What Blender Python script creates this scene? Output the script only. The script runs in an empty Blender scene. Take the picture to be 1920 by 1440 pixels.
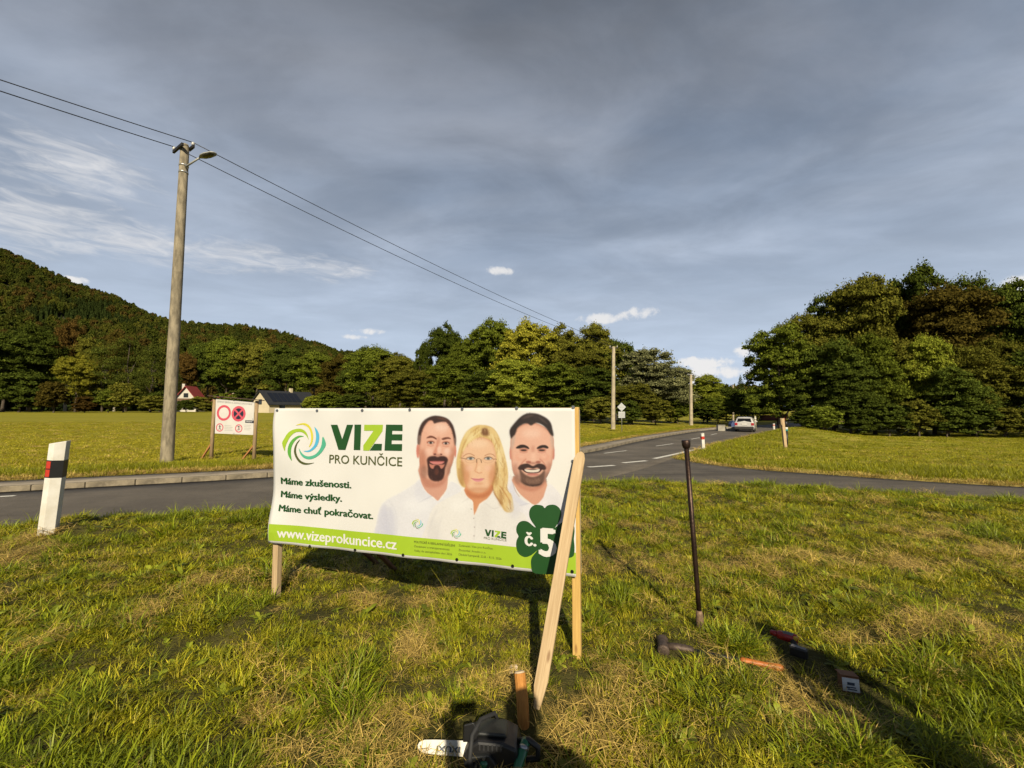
import bpy, bmesh, math, random
import numpy as np
from mathutils import Vector, Matrix, Euler

R = math.radians
scene = bpy.context.scene
COL = scene.collection

# ------------------------------------------------------------------ camera
F = 805.0                       # focal length in photo pixels (1920 wide)
CAMZ = 1.75
PITCH = math.atan(48 / F)
cam_d = bpy.data.cameras.new('camera')
cam = bpy.data.objects.new('camera', cam_d)
COL.objects.link(cam)
cam.location = (0, 0, CAMZ)
cam.rotation_euler = (math.pi / 2 + PITCH, 0, 0)
cam_d.sensor_width = 36.0
cam_d.lens = 36.0 * F / 1920
cam_d.clip_start = 0.05
cam_d.clip_end = 8000
scene.camera = cam

# ------------------------------------------------------------------ light
SUN_EL, SUN_AZ = 33.0, -7.0     # elevation; azimuth the shadows fall towards (0 = straight ahead, + = right)
sun_d = bpy.data.lights.new('sun', 'SUN')
sun_d.energy = 5.0
sun_d.angle = R(0.55)
sun_d.color = (1.0, 0.88, 0.66)
sun = bpy.data.objects.new('sun', sun_d)
COL.objects.link(sun)
sdir = Vector((math.sin(R(SUN_AZ)) * math.cos(R(SUN_EL)), math.cos(R(SUN_AZ)) * math.cos(R(SUN_EL)), -math.sin(R(SUN_EL))))
sun.rotation_euler = sdir.to_track_quat('-Z', 'Y').to_euler()
sun.location = (0, -20, 30)

scene.view_settings.view_transform = 'Standard'
scene.view_settings.look = 'None'
scene.view_settings.exposure = 0.8
scene.view_settings.gamma = 1.0
scene.cycles.use_adaptive_sampling = True
scene.cycles.adaptive_threshold = 0.02
scene.cycles.max_bounces = 4
scene.cycles.diffuse_bounces = 2
scene.cycles.glossy_bounces = 2
scene.cycles.transmission_bounces = 2
scene.cycles.transparent_max_bounces = 4

world = bpy.data.worlds.new('World')
scene.world = world
world.use_nodes = True
WT = world.node_tree
WT.nodes.clear()


class NT:
    """small helper to wire shader nodes"""
    def __init__(s, tree): s.t = tree
    def n(s, typ, **kw):
        nd = s.t.nodes.new(typ)
        for k, v in kw.items(): setattr(nd, k, v)
        return nd
    def set(s, sock, v):
        if hasattr(v, 'is_linked') or hasattr(v, 'links'): s.t.links.new(v, sock)
        else: sock.default_value = v
    def m(s, op, a, b=None, c=None, clamp=False):
        nd = s.n('ShaderNodeMath', operation=op, use_clamp=clamp)
        s.set(nd.inputs[0], a)
        if b is not None: s.set(nd.inputs[1], b)
        if c is not None: s.set(nd.inputs[2], c)
        return nd.outputs[0]
    def ss(s, v, lo, hi):
        nd = s.n('ShaderNodeMapRange', interpolation_type='SMOOTHSTEP')
        s.set(nd.inputs[0], v); s.set(nd.inputs[1], lo); s.set(nd.inputs[2], hi)
        return nd.outputs[0]
    def mix(s, f, a, b, blend='MIX'):
        nd = s.n('ShaderNodeMix', data_type='RGBA', blend_type=blend)
        s.set(nd.inputs[0], f)
        s.set(nd.inputs[6], a if hasattr(a, 'links') else (*a, 1)[:4])
        s.set(nd.inputs[7], b if hasattr(b, 'links') else (*b, 1)[:4])
        return nd.outputs[2]
    def noise(s, vec, scale, detail=4, rough=0.55, dist=0.0):
        nd = s.n('ShaderNodeTexNoise')
        if vec is not None: s.t.links.new(vec, nd.inputs['Vector'])
        nd.inputs['Scale'].default_value = scale
        nd.inputs['Detail'].default_value = detail
        nd.inputs['Roughness'].default_value = rough
        nd.inputs['Distortion'].default_value = dist
        return nd.outputs[0]
    def mapping(s, vec, scale=(1, 1, 1), rot=(0, 0, 0), loc=(0, 0, 0)):
        nd = s.n('ShaderNodeMapping')
        s.t.links.new(vec, nd.inputs['Vector'])
        nd.inputs['Scale'].default_value = scale
        nd.inputs['Rotation'].default_value = rot
        nd.inputs['Location'].default_value = loc
        return nd.outputs[0]
    def ramp(s, f, stops, interp='LINEAR'):
        nd = s.n('ShaderNodeValToRGB')
        nd.color_ramp.interpolation = interp
        el = nd.color_ramp.elements
        while len(el) < len(stops): el.new(0.5)
        for e, (p, c) in zip(el, stops):
            e.position = p; e.color = (*c, 1)[:4]
        s.set(nd.inputs[0], f)
        return nd.outputs[0]


def build_sky():
    w = NT(WT)
    out = w.n('ShaderNodeOutputWorld')
    bg = w.n('ShaderNodeBackground')
    WT.links.new(bg.outputs[0], out.inputs[0])
    sky = w.n('ShaderNodeTexSky', sky_type='NISHITA')
    sky.sun_disc = False
    sky.sun_elevation = R(SUN_EL)
    sky.sun_rotation = R(180 + SUN_AZ)
    sky.air_density = 1.0; sky.dust_density = 1.2; sky.ozone_density = 1.2
    bg.inputs[1].default_value = 0.10
    tc = w.n('ShaderNodeTexCoord')
    d = tc.outputs['Generated']
    sep = w.n('ShaderNodeSeparateXYZ'); WT.links.new(d, sep.inputs[0])
    x, y, z = sep.outputs
    el = w.m('ARCSINE', z)
    az = w.m('ARCTAN2', x, y)
    # the cloud deck: a plane overhead, so streaks shorten towards the horizon
    zz = w.m('MAXIMUM', w.m('ADD', z, 0.10), 0.03)
    comb = w.n('ShaderNodeCombineXYZ')
    WT.links.new(w.m('DIVIDE', x, zz), comb.inputs[0]); WT.links.new(w.m('DIVIDE', y, zz), comb.inputs[1])
    deck = comb.outputs[0]
    n1 = w.noise(w.mapping(deck, (0.42, 0.95, 1), (0, 0, R(-22))), 0.8, 5, 0.5, 0.5)
    n2 = w.noise(w.mapping(deck, (0.75, 1.2, 1), (0, 0, R(-24)), (3, 1, 0)), 1.0, 6, 0.55, 0.7)
    n3 = w.noise(w.mapping(deck, (0.35, 0.6, 1), (0, 0, R(30)), (7, 2, 0)), 1.0, 3, 0.5)
    # sheet colour by height: paler towards the horizon, slate overhead (x10: the Background strength is 0.1)
    base = w.ramp(w.m('DIVIDE', el, 1.2), [(0.0, (0.66, 0.76, 0.91)), (0.10, (0.56, 0.655, 0.80)), (0.26, (0.44, 0.505, 0.615)),
                                           (0.48, (0.275, 0.303, 0.360)), (0.66, (0.150, 0.157, 0.175)), (1.0, (0.10, 0.106, 0.12))])
    blue = w.mix(0.50, (0.17, 0.25, 0.37), base)
    wisp = w.m('ADD', w.m('MULTIPLY', n1, 0.65), w.m('MULTIPLY', n2, 0.35))
    low = w.ss(el, 0.06, 0.55)
    cov = w.m('ADD', w.m('MULTIPLY', w.ss(wisp, 0.34, 0.64), low), w.m('MULTIPLY', w.m('SUBTRACT', 1.0, low), 0.8))
    sheet = w.mix(cov, blue, base)
    lite = w.m('MULTIPLY', w.ss(w.m('ADD', w.m('MULTIPLY', n2, 0.6), w.m('MULTIPLY', n3, 0.4)), 0.44, 0.72), w.m('ADD', 0.10, w.m('MULTIPLY', low, 0.32)))
    lift = w.n('ShaderNodeVectorMath', operation='SCALE'); WT.links.new(base, lift.inputs[0]); lift.inputs[3].default_value = 1.45
    sheet = w.mix(lite, sheet, lift.outputs[0])
    n4 = w.noise(w.mapping(deck, (0.9, 1.25, 1), (0, 0, R(-35)), (1, 5, 0)), 2.0, 8, 0.58, 0.35)
    mot = w.n('ShaderNodeVectorMath', operation='SCALE'); WT.links.new(sheet, mot.inputs[0]); WT.links.new(w.m('ADD', 1.0, w.m('MULTIPLY', w.m('SUBTRACT', w.ss(n4, 0.30, 0.72), 0.45), w.m('ADD', 0.05, w.m('MULTIPLY', low, 0.28)))), mot.inputs[3])
    sheet = mot.outputs[0]
    # true sky through the thin parts
    thin = w.m('MULTIPLY', w.m('SUBTRACT', 1.0, cov), 0.30)
    nish = w.n('ShaderNodeVectorMath', operation='SCALE')
    WT.links.new(sky.outputs[0], nish.inputs[0]); nish.inputs[3].default_value = 0.055
    sheet = w.mix(thin, sheet, nish.outputs[0])
    # low cumulus and cirrus patches, each in its own direction
    fine = w.noise(d, 26.0, 6, 0.62, 0.3)
    fine2 = w.noise(w.mapping(d, (9, 9, 42)), 1.6, 6, 0.62, 0.8)
    def patch(px, py, rx, ry, soft, amp, col, tex):
        a0 = math.atan2(px - 960, F); e0 = math.atan2((768 - py) * math.cos(a0), F)
        ra, re = rx / F * math.cos(a0) ** 2, ry / F * math.cos(a0)
        da = w.m('DIVIDE', w.m('SUBTRACT', az, a0), ra); de = w.m('DIVIDE', w.m('SUBTRACT', el, e0), re)
        r2 = w.m('ADD', w.m('MULTIPLY', da, da), w.m('MULTIPLY', de, de))
        v = w.m('ADD', w.m('SUBTRACT', 1.0, r2), w.m('MULTIPLY', w.m('SUBTRACT', tex, 0.5), amp))
        return w.ss(v, 0.0, soft)
    white = (0.86, 0.84, 0.82)
    pale = (0.80, 0.79, 0.79)
    groups = [
        (fine2, pale, 0.9, 2.3, 3.4, [(30, 405, 220, 70), (290, 455, 250, 40), (480, 480, 160, 30), (110, 300, 220, 60), (610, 500, 100, 26)]),
        (fine, white, 0.8, 1.3, 5.0, [(1128, 597, 46, 11), (1200, 586, 42, 13), (935, 503, 36, 8), (690, 620, 30, 7), (665, 631, 26, 5)]),
        (fine, white, 0.88, 1.1, 5.2, [(1322, 680, 62, 13), (1415, 657, 52, 15), (1370, 697, 80, 12), (1935, 535, 70, 22), (1300, 705, 60, 20), (2060, 560, 120, 40),
                                       (128, 522, 26, 8), (-160, 470, 140, 30)]),
    ]
    c = sheet
    for tex, col, op, soft, amp, ps in groups:
        mk = None
        for (px, py, rx, ry) in ps:
            p = patch(px, py, rx, ry, soft, amp, col, tex)
            mk = p if mk is None else w.m('MAXIMUM', mk, p)
        c = w.mix(w.m('MULTIPLY', mk, op), c, col)
    sc = w.n('ShaderNodeVectorMath', operation='SCALE')
    WT.links.new(c, sc.inputs[0]); sc.inputs[3].default_value = 5.9
    WT.links.new(sc.outputs[0], bg.inputs[0])


build_sky()


# ------------------------------------------------------------------ helpers
def ray(px, py):
    u, v = (px - 960) / F, (720 - py) / F
    cp, sp = math.cos(PITCH), math.sin(PITCH)
    return Vector((u, cp - v * sp, sp + v * cp))


def at(px, py, Y):
    """the point Y metres ahead that the photo shows at this pixel"""
    r = ray(px, py)
    return Vector((r.x / r.y * Y, Y, CAMZ + r.z / r.y * Y))


def tag(o, label=None, cat=None, group=None, kind=None):
    if label: o['label'] = label
    if cat: o['category'] = cat
    if group: o['group'] = group
    if kind: o['kind'] = kind
    return o


def empty(name, loc=(0, 0, 0), rz=0.0, label=None, cat=None, group=None):
    o = bpy.data.objects.new(name, None)
    o.empty_display_size = 0.2
    COL.objects.link(o)
    o.location = loc
    o.rotation_euler = (0, 0, rz)
    return tag(o, label, cat, group)


class MB:
    """collects shapes; build() links them as one mesh object"""
    def __init__(s): s.v = []; s.f = []; s.mi = []; s.cur = 0
    def add(s, vs, fs, M=None):
        b = len(s.v)
        for p in vs:
            p = Vector(p)
            s.v.append(tuple(M @ p) if M is not None else tuple(p))
        for f in fs:
            s.f.append(tuple(b + i for i in f)); s.mi.append(s.cur)
        return s
    def box(s, c, d, M=None, taper=1.0):
        x, y, z = c; a, b, h = d[0] / 2, d[1] / 2, d[2] / 2
        t = taper
        vs = [(x - a, y - b, z - h), (x + a, y - b, z - h), (x + a, y + b, z - h), (x - a, y + b, z - h),
              (x - a * t, y - b * t, z + h), (x + a * t, y - b * t, z + h), (x + a * t, y + b * t, z + h), (x - a * t, y + b * t, z + h)]
        return s.add(vs, [(3, 2, 1, 0), (4, 5, 6, 7), (0, 1, 5, 4), (1, 2, 6, 5), (2, 3, 7, 6), (3, 0, 4, 7)], M)
    def tube(s, pts, radii, n=10, cap=True, M=None, squash=1.0):
        pts = [Vector(p) for p in pts]
        if not hasattr(radii, '__len__'): radii = [radii] * len(pts)
        vs, fs = [], []
        up = None
        for i, p in enumerate(pts):
            t = (pts[min(i + 1, len(pts) - 1)] - pts[max(i - 1, 0)]).normalized()
            if up is None: up = Vector((0, 0, 1)) if abs(t.z) < 0.9 else Vector((1, 0, 0))
            a = (up - t * up.dot(t)).normalized(); b = t.cross(a); up = a
            for k in range(n):
                an = 2 * math.pi * k / n
                vs.append(p + (a * math.cos(an) * squash + b * math.sin(an)) * radii[i])
        for i in range(len(pts) - 1):
            for k in range(n):
                k2 = (k + 1) % n
                fs.append((i * n + k, i * n + k2, (i + 1) * n + k2, (i + 1) * n + k))
        if cap:
            fs.append(tuple(range(n - 1, -1, -1)))
            fs.append(tuple((len(pts) - 1) * n + k for k in range(n)))
        return s.add(vs, fs, M)
    def prism(s, poly, M0, M1=None, M=None):
        """poly: 2-D outline (x, z); extruded from y=M0 to y=M1"""
        n = len(poly)
        vs = [(x, M0, z) for x, z in poly] + [(x, M1, z) for x, z in poly]
        fs = [tuple(range(n)), tuple(range(2 * n - 1, n - 1, -1))]
        fs += [(i, i + n, (i + 1) % n + n, (i + 1) % n) for i in range(n)]
        return s.add(vs, fs, M)
    def ball(s, c, r, n=12, m=8, M=None):
        if not hasattr(r, '__len__'): r = (r, r, r)
        vs = [(c[0], c[1], c[2] + r[2])]
        for i in range(1, m):
            th = math.pi * i / m
            for k in range(n):
                ph = 2 * math.pi * k / n
                vs.append((c[0] + r[0] * math.sin(th) * math.cos(ph), c[1] + r[1] * math.sin(th) * math.sin(ph), c[2] + r[2] * math.cos(th)))
        vs.append((c[0], c[1], c[2] - r[2]))
        fs = [(0, 1 + k, 1 + (k + 1) % n) for k in range(n)]
        for i in range(m - 2):
            for k in range(n):
                a, b = 1 + i * n + k, 1 + i * n + (k + 1) % n
                fs.append((a, a + n, b + n, b))
        L = len(vs) - 1
        fs += [(L, 1 + (m - 2) * n + (k + 1) % n, 1 + (m - 2) * n + k) for k in range(n)]
        return s.add(vs, fs, M)
    def build(s, name, mat, parent=None, smooth=False, bevel=0.0, fix=True):
        me = bpy.data.meshes.new(name)
        me.from_pydata(s.v, [], s.f)
        mats = mat if isinstance(mat, (list, tuple)) else [mat]
        for m_ in mats: me.materials.append(m_)
        if len(mats) > 1: me.polygons.foreach_set('material_index', s.mi)
        if fix:
            bm = bmesh.new(); bm.from_mesh(me)
            bmesh.ops.recalc_face_normals(bm, faces=bm.faces)
            bm.to_mesh(me); bm.free()
        if smooth: me.polygons.foreach_set('use_smooth', [True] * len(me.polygons))
        me.update()
        o = bpy.data.objects.new(name, me)
        COL.objects.link(o)
        if parent is not None: o.parent = parent
        if bevel:
            b = o.modifiers.new('bevel', 'BEVEL'); b.width = bevel; b.segments = 2; b.limit_method = 'ANGLE'; b.angle_limit = R(40)
        return o


def raw_mesh(name, v, f, mat, parent=None, smooth=False, link=True):
    """numpy verts and quads / tris of one size"""
    v = np.asarray(v, np.float32); f = np.asarray(f, np.int32)
    me = bpy.data.meshes.new(name)
    me.vertices.add(len(v)); me.vertices.foreach_set('co', v.ravel())
    k = f.shape[1]
    me.loops.add(f.size); me.loops.foreach_set('vertex_index', f.ravel())
    me.polygons.add(len(f)); me.polygons.foreach_set('loop_start', np.arange(len(f), dtype=np.int32) * k)
    try: me.polygons.foreach_set('loop_total', np.full(len(f), k, np.int32))
    except Exception: pass
    if smooth: me.polygons.foreach_set('use_smooth', np.ones(len(f), bool))
    me.materials.append(mat)
    me.update(calc_edges=True)
    if not link: return me
    o = bpy.data.objects.new(name, me)
    COL.objects.link(o)
    if parent is not None: o.parent = parent
    return o


MATS = {}
ALB = 0.60


def mat(name, col=(0.5, 0.5, 0.5), rough=0.6, metal=0.0, var=0.0, scale=8.0, bump=0.0, bscale=60.0, spec=0.4, col2=None, stretch=(1, 1, 1), coat=0.0, trans=0.0):
    """Principled with colour variation from noise in object space, and fine relief"""
    if name in MATS: return MATS[name]
    col = tuple(c * ALB for c in col)
    if col2 is not None: col2 = tuple(c * ALB for c in col2)
    m = bpy.data.materials.new(name); m.use_nodes = True
    t = NT(m.node_tree)
    p = m.node_tree.nodes['Principled BSDF']
    p.inputs['Roughness'].default_value = rough
    p.inputs['Metallic'].default_value = metal
    p.inputs['Specular IOR Level'].default_value = spec
    p.inputs['Coat Weight'].default_value = coat
    tc = t.n('ShaderNodeTexCoord')
    vec = t.mapping(tc.outputs['Object'], stretch)
    if col2 is None: col2 = tuple(c * (1 - var) for c in col); hi = tuple(min(1, c * (1 + var * 0.7)) for c in col)
    else: hi = col
    f = t.ss(t.noise(vec, scale, 6, 0.6, 0.2), 0.3, 0.7)
    c = t.mix(f, col2, hi)
    m.node_tree.links.new(c, p.inputs['Base Color'])
    if bump:
        b = t.n('ShaderNodeBump'); b.inputs['Strength'].default_value = bump; b.inputs['Distance'].default_value = 0.01
        m.node_tree.links.new(t.noise(vec, bscale, 4, 0.6), b.inputs['Height'])
        m.node_tree.links.new(b.outputs[0], p.inputs['Normal'])
    MATS[name] = m
    return m


def leaf_mat(name, a, b, trans=0.30, dark=0.55, objvar=0.25, sheen=False):
    """foliage: colour differs from leaf to leaf and from plant to plant; light passes through"""
    if name in MATS: return MATS[name]
    m = bpy.data.materials.new(name); m.use_nodes = True
    T = m.node_tree; t = NT(T)
    T.nodes.remove(T.nodes['Principled BSDF'])
    a = tuple(c * ALB for c in a); b = tuple(c * ALB for c in b)
    geo = t.n('ShaderNodeNewGeometry'); oi = t.n('ShaderNodeObjectInfo')
    c = t.mix(geo.outputs['Random Per Island'], a, b)
    k = t.m('ADD', 1 - objvar, t.m('MULTIPLY', oi.outputs['Random'], 2 * objvar))
    k2 = t.m('MULTIPLY', k, t.m('ADD', dark, t.m('MULTIPLY', t.m('FRACT', t.m('MULTIPLY', geo.outputs['Random Per Island'], 17.31)), 2 * (1 - dark))))
    sc = t.n('ShaderNodeVectorMath', operation='SCALE'); T.links.new(c, sc.inputs[0]); T.links.new(k2, sc.inputs[3])
    if sheen:
        df = t.n('ShaderNodeBsdfPrincipled'); df.inputs['Roughness'].default_value = 0.5; df.inputs['Specular IOR Level'].default_value = 0.25
    else: df = t.n('ShaderNodeBsdfDiffuse')
    tr = t.n('ShaderNodeBsdfTranslucent')
    T.links.new(sc.outputs[0], df.inputs[0]); T.links.new(sc.outputs[0], tr.inputs['Color'])
    mx = t.n('ShaderNodeMixShader'); mx.inputs[0].default_value = trans
    T.links.new(df.outputs[0], mx.inputs[1]); T.links.new(tr.outputs[0], mx.inputs[2])
    T.links.new(mx.outputs[0], T.nodes['Material Output'].inputs['Surface'])
    MATS[name] = m
    return m


def smooth(lo, hi, v):
    t = np.clip((np.asarray(v, float) - lo) / (hi - lo), 0, 1)
    return t * t * (3 - 2 * t)


def vnoise(x, y, seed=0):
    """smooth value noise in [-1, 1]"""
    x = np.asarray(x, float); y = np.asarray(y, float)
    xi = np.floor(x).astype(np.int64); yi = np.floor(y).astype(np.int64)
    fx = x - xi; fy = y - yi
    fx = fx * fx * (3 - 2 * fx); fy = fy * fy * (3 - 2 * fy)
    def h(a, b):
        n = (a * 374761393 + b * 668265263 + seed * 974711) & 0x7fffffff
        n = ((n ^ (n >> 13)) * 1274126177) & 0x7fffffff
        return ((n ^ (n >> 16)) & 0xffff) / 32767.5 - 1
    return (h(xi, yi) * (1 - fx) + h(xi + 1, yi) * fx) * (1 - fy) + (h(xi, yi + 1) * (1 - fx) + h(xi + 1, yi + 1) * fx) * fy


def wood(name, a, b, knot):
    """sawn timber: grain along z, darker knots, dirt specks"""
    if name in MATS: return MATS[name]
    a = tuple(c * ALB for c in a); b = tuple(c * ALB for c in b); knot = tuple(c * ALB for c in knot)
    m = bpy.data.materials.new(name); m.use_nodes = True
    T = m.node_tree; t = NT(T); p = T.nodes['Principled BSDF']
    p.inputs['Roughness'].default_value = 0.75; p.inputs['Specular IOR Level'].default_value = 0.25
    g = t.n('ShaderNodeTexCoord').outputs['Object']
    gr = t.noise(t.mapping(g, (26, 26, 1.1)), 2.2, 6, 0.65, 0.5)
    big = t.noise(t.mapping(g, (2, 2, 1.2)), 1.5, 3, 0.5)
    c = t.mix(t.ss(gr, 0.32, 0.68), b, a)
    c = t.mix(t.m('MULTIPLY', t.ss(big, 0.5, 0.75), 0.35), c, b)
    vo = t.n('ShaderNodeTexVoronoi'); vo.inputs['Scale'].default_value = 1.0
    T.links.new(t.mapping(g, (14, 14, 4.2)), vo.inputs['Vector'])
    k = t.m('SUBTRACT', 1.0, t.ss(vo.outputs['Distance'], 0.06, 0.20))
    c = t.mix(t.m('MULTIPLY', k, 0.75), c, knot)
    T.links.new(c, p.inputs['Base Color'])
    bu = t.n('ShaderNodeBump'); bu.inputs['Strength'].default_value = 0.35; bu.inputs['Distance'].default_value = 0.004
    T.links.new(gr, bu.inputs['Height']); T.links.new(bu.outputs[0], p.inputs['Normal'])
    MATS[name] = m
    return m


# ------------------------------------------------------------------ terrain and roads
def spline(pts, per=8, closed=False):
    P = [Vector((*p, 0)) if len(p) == 2 else Vector(p) for p in pts]
    n = len(P); out = []
    rng = range(n if closed else n - 1)
    for i in rng:
        if closed: p0, p1, p2, p3 = P[(i - 1) % n], P[i], P[(i + 1) % n], P[(i + 2) % n]
        else: p0, p1, p2, p3 = P[max(i - 1, 0)], P[i], P[i + 1], P[min(i + 2, n - 1)]
        for k in range(per):
            t = k / per
            out.append(0.5 * ((2 * p1) + (p2 - p0) * t + (2 * p0 - 5 * p1 + 4 * p2 - p3) * t * t + (3 * p1 - p0 - 3 * p2 + p3) * t ** 3))
    if not closed: out.append(P[-1])
    return out


ROAD_L = [(-40, -2), (-25, 4.6), (-12.2, 10.26), (-7.02, 12.56), (-1.6, 16), (3.54, 21.1), (9.3, 31.2), (17.0, 42), (24.5, 51), (38, 66), (60, 85), (90, 96)]
ROAD_R = [(-36, -8), (-22, -0.5), (-10, 5.2), (-4.8, 7.5), (1.9, 11.6), (6.9, 18.4), (13, 28), (21, 38), (29.5, 47.7), (43, 62), (64, 80), (91, 90)]
SIDE_N = [(1.9, 11.6), (3.2, 11.5), (4.8, 11.25), (6.8, 10.8), (10, 9.7), (15, 7.9), (30, 1.2)]
SIDE_F = [(6.9, 18.4), (7.15, 16.4), (7.9, 14.6), (9.7, 12.9), (12.4, 11.2), (17, 9.4), (31, 3.2)]
LS = np.array([(p.x, p.y) for p in spline(ROAD_L, 10)])
RS = np.array([(p.x, p.y) for p in spline(ROAD_R, 10)])
SN = np.array([(p.x, p.y) for p in spline(SIDE_N, 10)])
SF = np.array([(p.x, p.y) for p in spline(SIDE_F, 10)])
ri = int(np.argmin(np.hypot(RS[:, 0] - 1.9, RS[:, 1] - 11.6)))
EDGE = np.vstack([RS[:ri], SN])             # where the near verge ends


def pip(x, y, poly):
    x = np.asarray(x, float); y = np.asarray(y, float)
    ins = np.zeros(x.shape, bool)
    n = len(poly)
    for i in range(n):
        x0, y0 = poly[i]; x1, y1 = poly[(i + 1) % n]
        if y0 == y1: continue
        c = ((y0 > y) != (y1 > y)) & (x < (x1 - x0) * (y - y0) / (y1 - y0) + x0)
        ins ^= c
    return ins


MAIN_POLY = np.vstack([LS, RS[::-1]])
SIDE_POLY = np.vstack([SN, SF[::-1]])
BANK_C = (26, 40)


def H0(x, y):
    """the ground without its small bumps: also what the roads lie on"""
    x = np.asarray(x, float); y = np.asarray(y, float)
    Y = np.maximum(y, 0)
    z = np.interp(Y, [0, 13, 20, 31, 45, 62, 90, 400], [-0.2, -0.2, -0.35, -0.52, -0.52, -0.6, -0.7, -0.9])
    return z


def dist_poly(x, y, L):
    x = np.asarray(x, float); y = np.asarray(y, float)
    best = np.full(x.shape, 1e9)
    for i in range(len(L) - 1):
        ax, ay = L[i]; bx, by = L[i + 1]
        dx, dy = bx - ax, by - ay
        t = np.clip(((x - ax) * dx + (y - ay) * dy) / (dx * dx + dy * dy + 1e-9), 0, 1)
        best = np.minimum(best, (x - ax - t * dx) ** 2 + (y - ay - t * dy) ** 2)
    return np.sqrt(best)


def zones(x, y):
    x = np.asarray(x, float); y = np.asarray(y, float)
    ye = np.interp(x, EDGE[:, 0], EDGE[:, 1], left=-60, right=0.5)
    yl = np.interp(x, LS[:, 0], LS[:, 1], left=-60, right=96)
    road = pip(x, y, MAIN_POLY) | pip(x, y, SIDE_POLY)
    verge = (y < ye) & ~road
    left = (y > yl) & ~road
    return road, verge, left, (ye - y) * 0.88


def H(x, y, detail=True):
    x = np.asarray(x, float); y = np.asarray(y, float)
    z = H0(x, y)
    road, verge, left, dv = zones(x, y)
    # near verge: stands a little above the road and rises to the left
    tgt = 0.0 + np.clip(-(x - 0.45) * 0.052, 0, 0.30) - np.clip((x - 4) * 0.012, 0, 0.1)
    bl = smooth(0.0, 1.3, dv)
    zv = z * (1 - bl) + tgt * bl
    if detail:
        zv = zv + bl * (0.045 * vnoise(x * 0.9 + 3, y * 0.9, 1) + 0.034 * vnoise(x * 2.3, y * 2.3, 2) + 0.022 * vnoise(x * 5.5, y * 5.5, 3))
    z = np.where(verge, zv, z)
    # meadow left of the road: rises to the wood
    dl = dist_poly(x, y, LS[::3])
    rise = 0.125 + 1.75 * smooth(12, 140, np.maximum(y, 0) - np.maximum(x, 0) * 1.6) - 0.05 * smooth(0, 10, x)
    zl = z + rise * smooth(1.12, 1.28, dl)
    if detail: zl = zl + 0.03 * vnoise(x * 0.5, y * 0.5, 5) * smooth(1.5, 3, dl)
    z = np.where(left, zl, z)
    # field right of the road: bank by the road, then falling away gently
    rf = ~(road | verge | left)
    dr = np.minimum(dist_poly(x, y, RS[::3]), dist_poly(x, y, SF[::3]))
    t = x / np.maximum(y, 1)
    bank = 0.50 * np.exp(-(((x - BANK_C[0]) / 8.5) ** 2 + ((y - BANK_C[1]) / 9) ** 2))
    fall = -0.62 * smooth(0.62, 0.85, t) * smooth(13, 42, y)
    zr = z + (bank + fall) * smooth(0.0, 3.0, dr) + 0.06 * smooth(0, 0.8, dr)
    if detail: zr = zr + 0.035 * vnoise(x * 0.6, y * 0.6, 6) * smooth(0.3, 2, dr)
    z = np.where(rf, zr, z)
    return z


def Hs(x, y): return float(H(np.array([x]), np.array([y]))[0])


def on_ground(px, py):
    """where the pixel's ray meets the ground"""
    r = ray(px, py)
    ts = np.geomspace(1.2, 400, 700)
    zz = CAMZ + r.z / r.y * ts
    g = H(r.x / r.y * ts, ts)
    k = int(np.argmax(zz <= g))
    if zz[k] > g[k]: k = len(ts) - 1
    a, b = ts[max(k - 1, 0)], ts[k]
    for _ in range(18):
        m_ = (a + b) / 2
        if CAMZ + r.z / r.y * m_ <= Hs(r.x / r.y * m_, m_): b = m_
        else: a = m_
    return Vector((r.x / r.y * b, b, Hs(r.x / r.y * b, b)))


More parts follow.
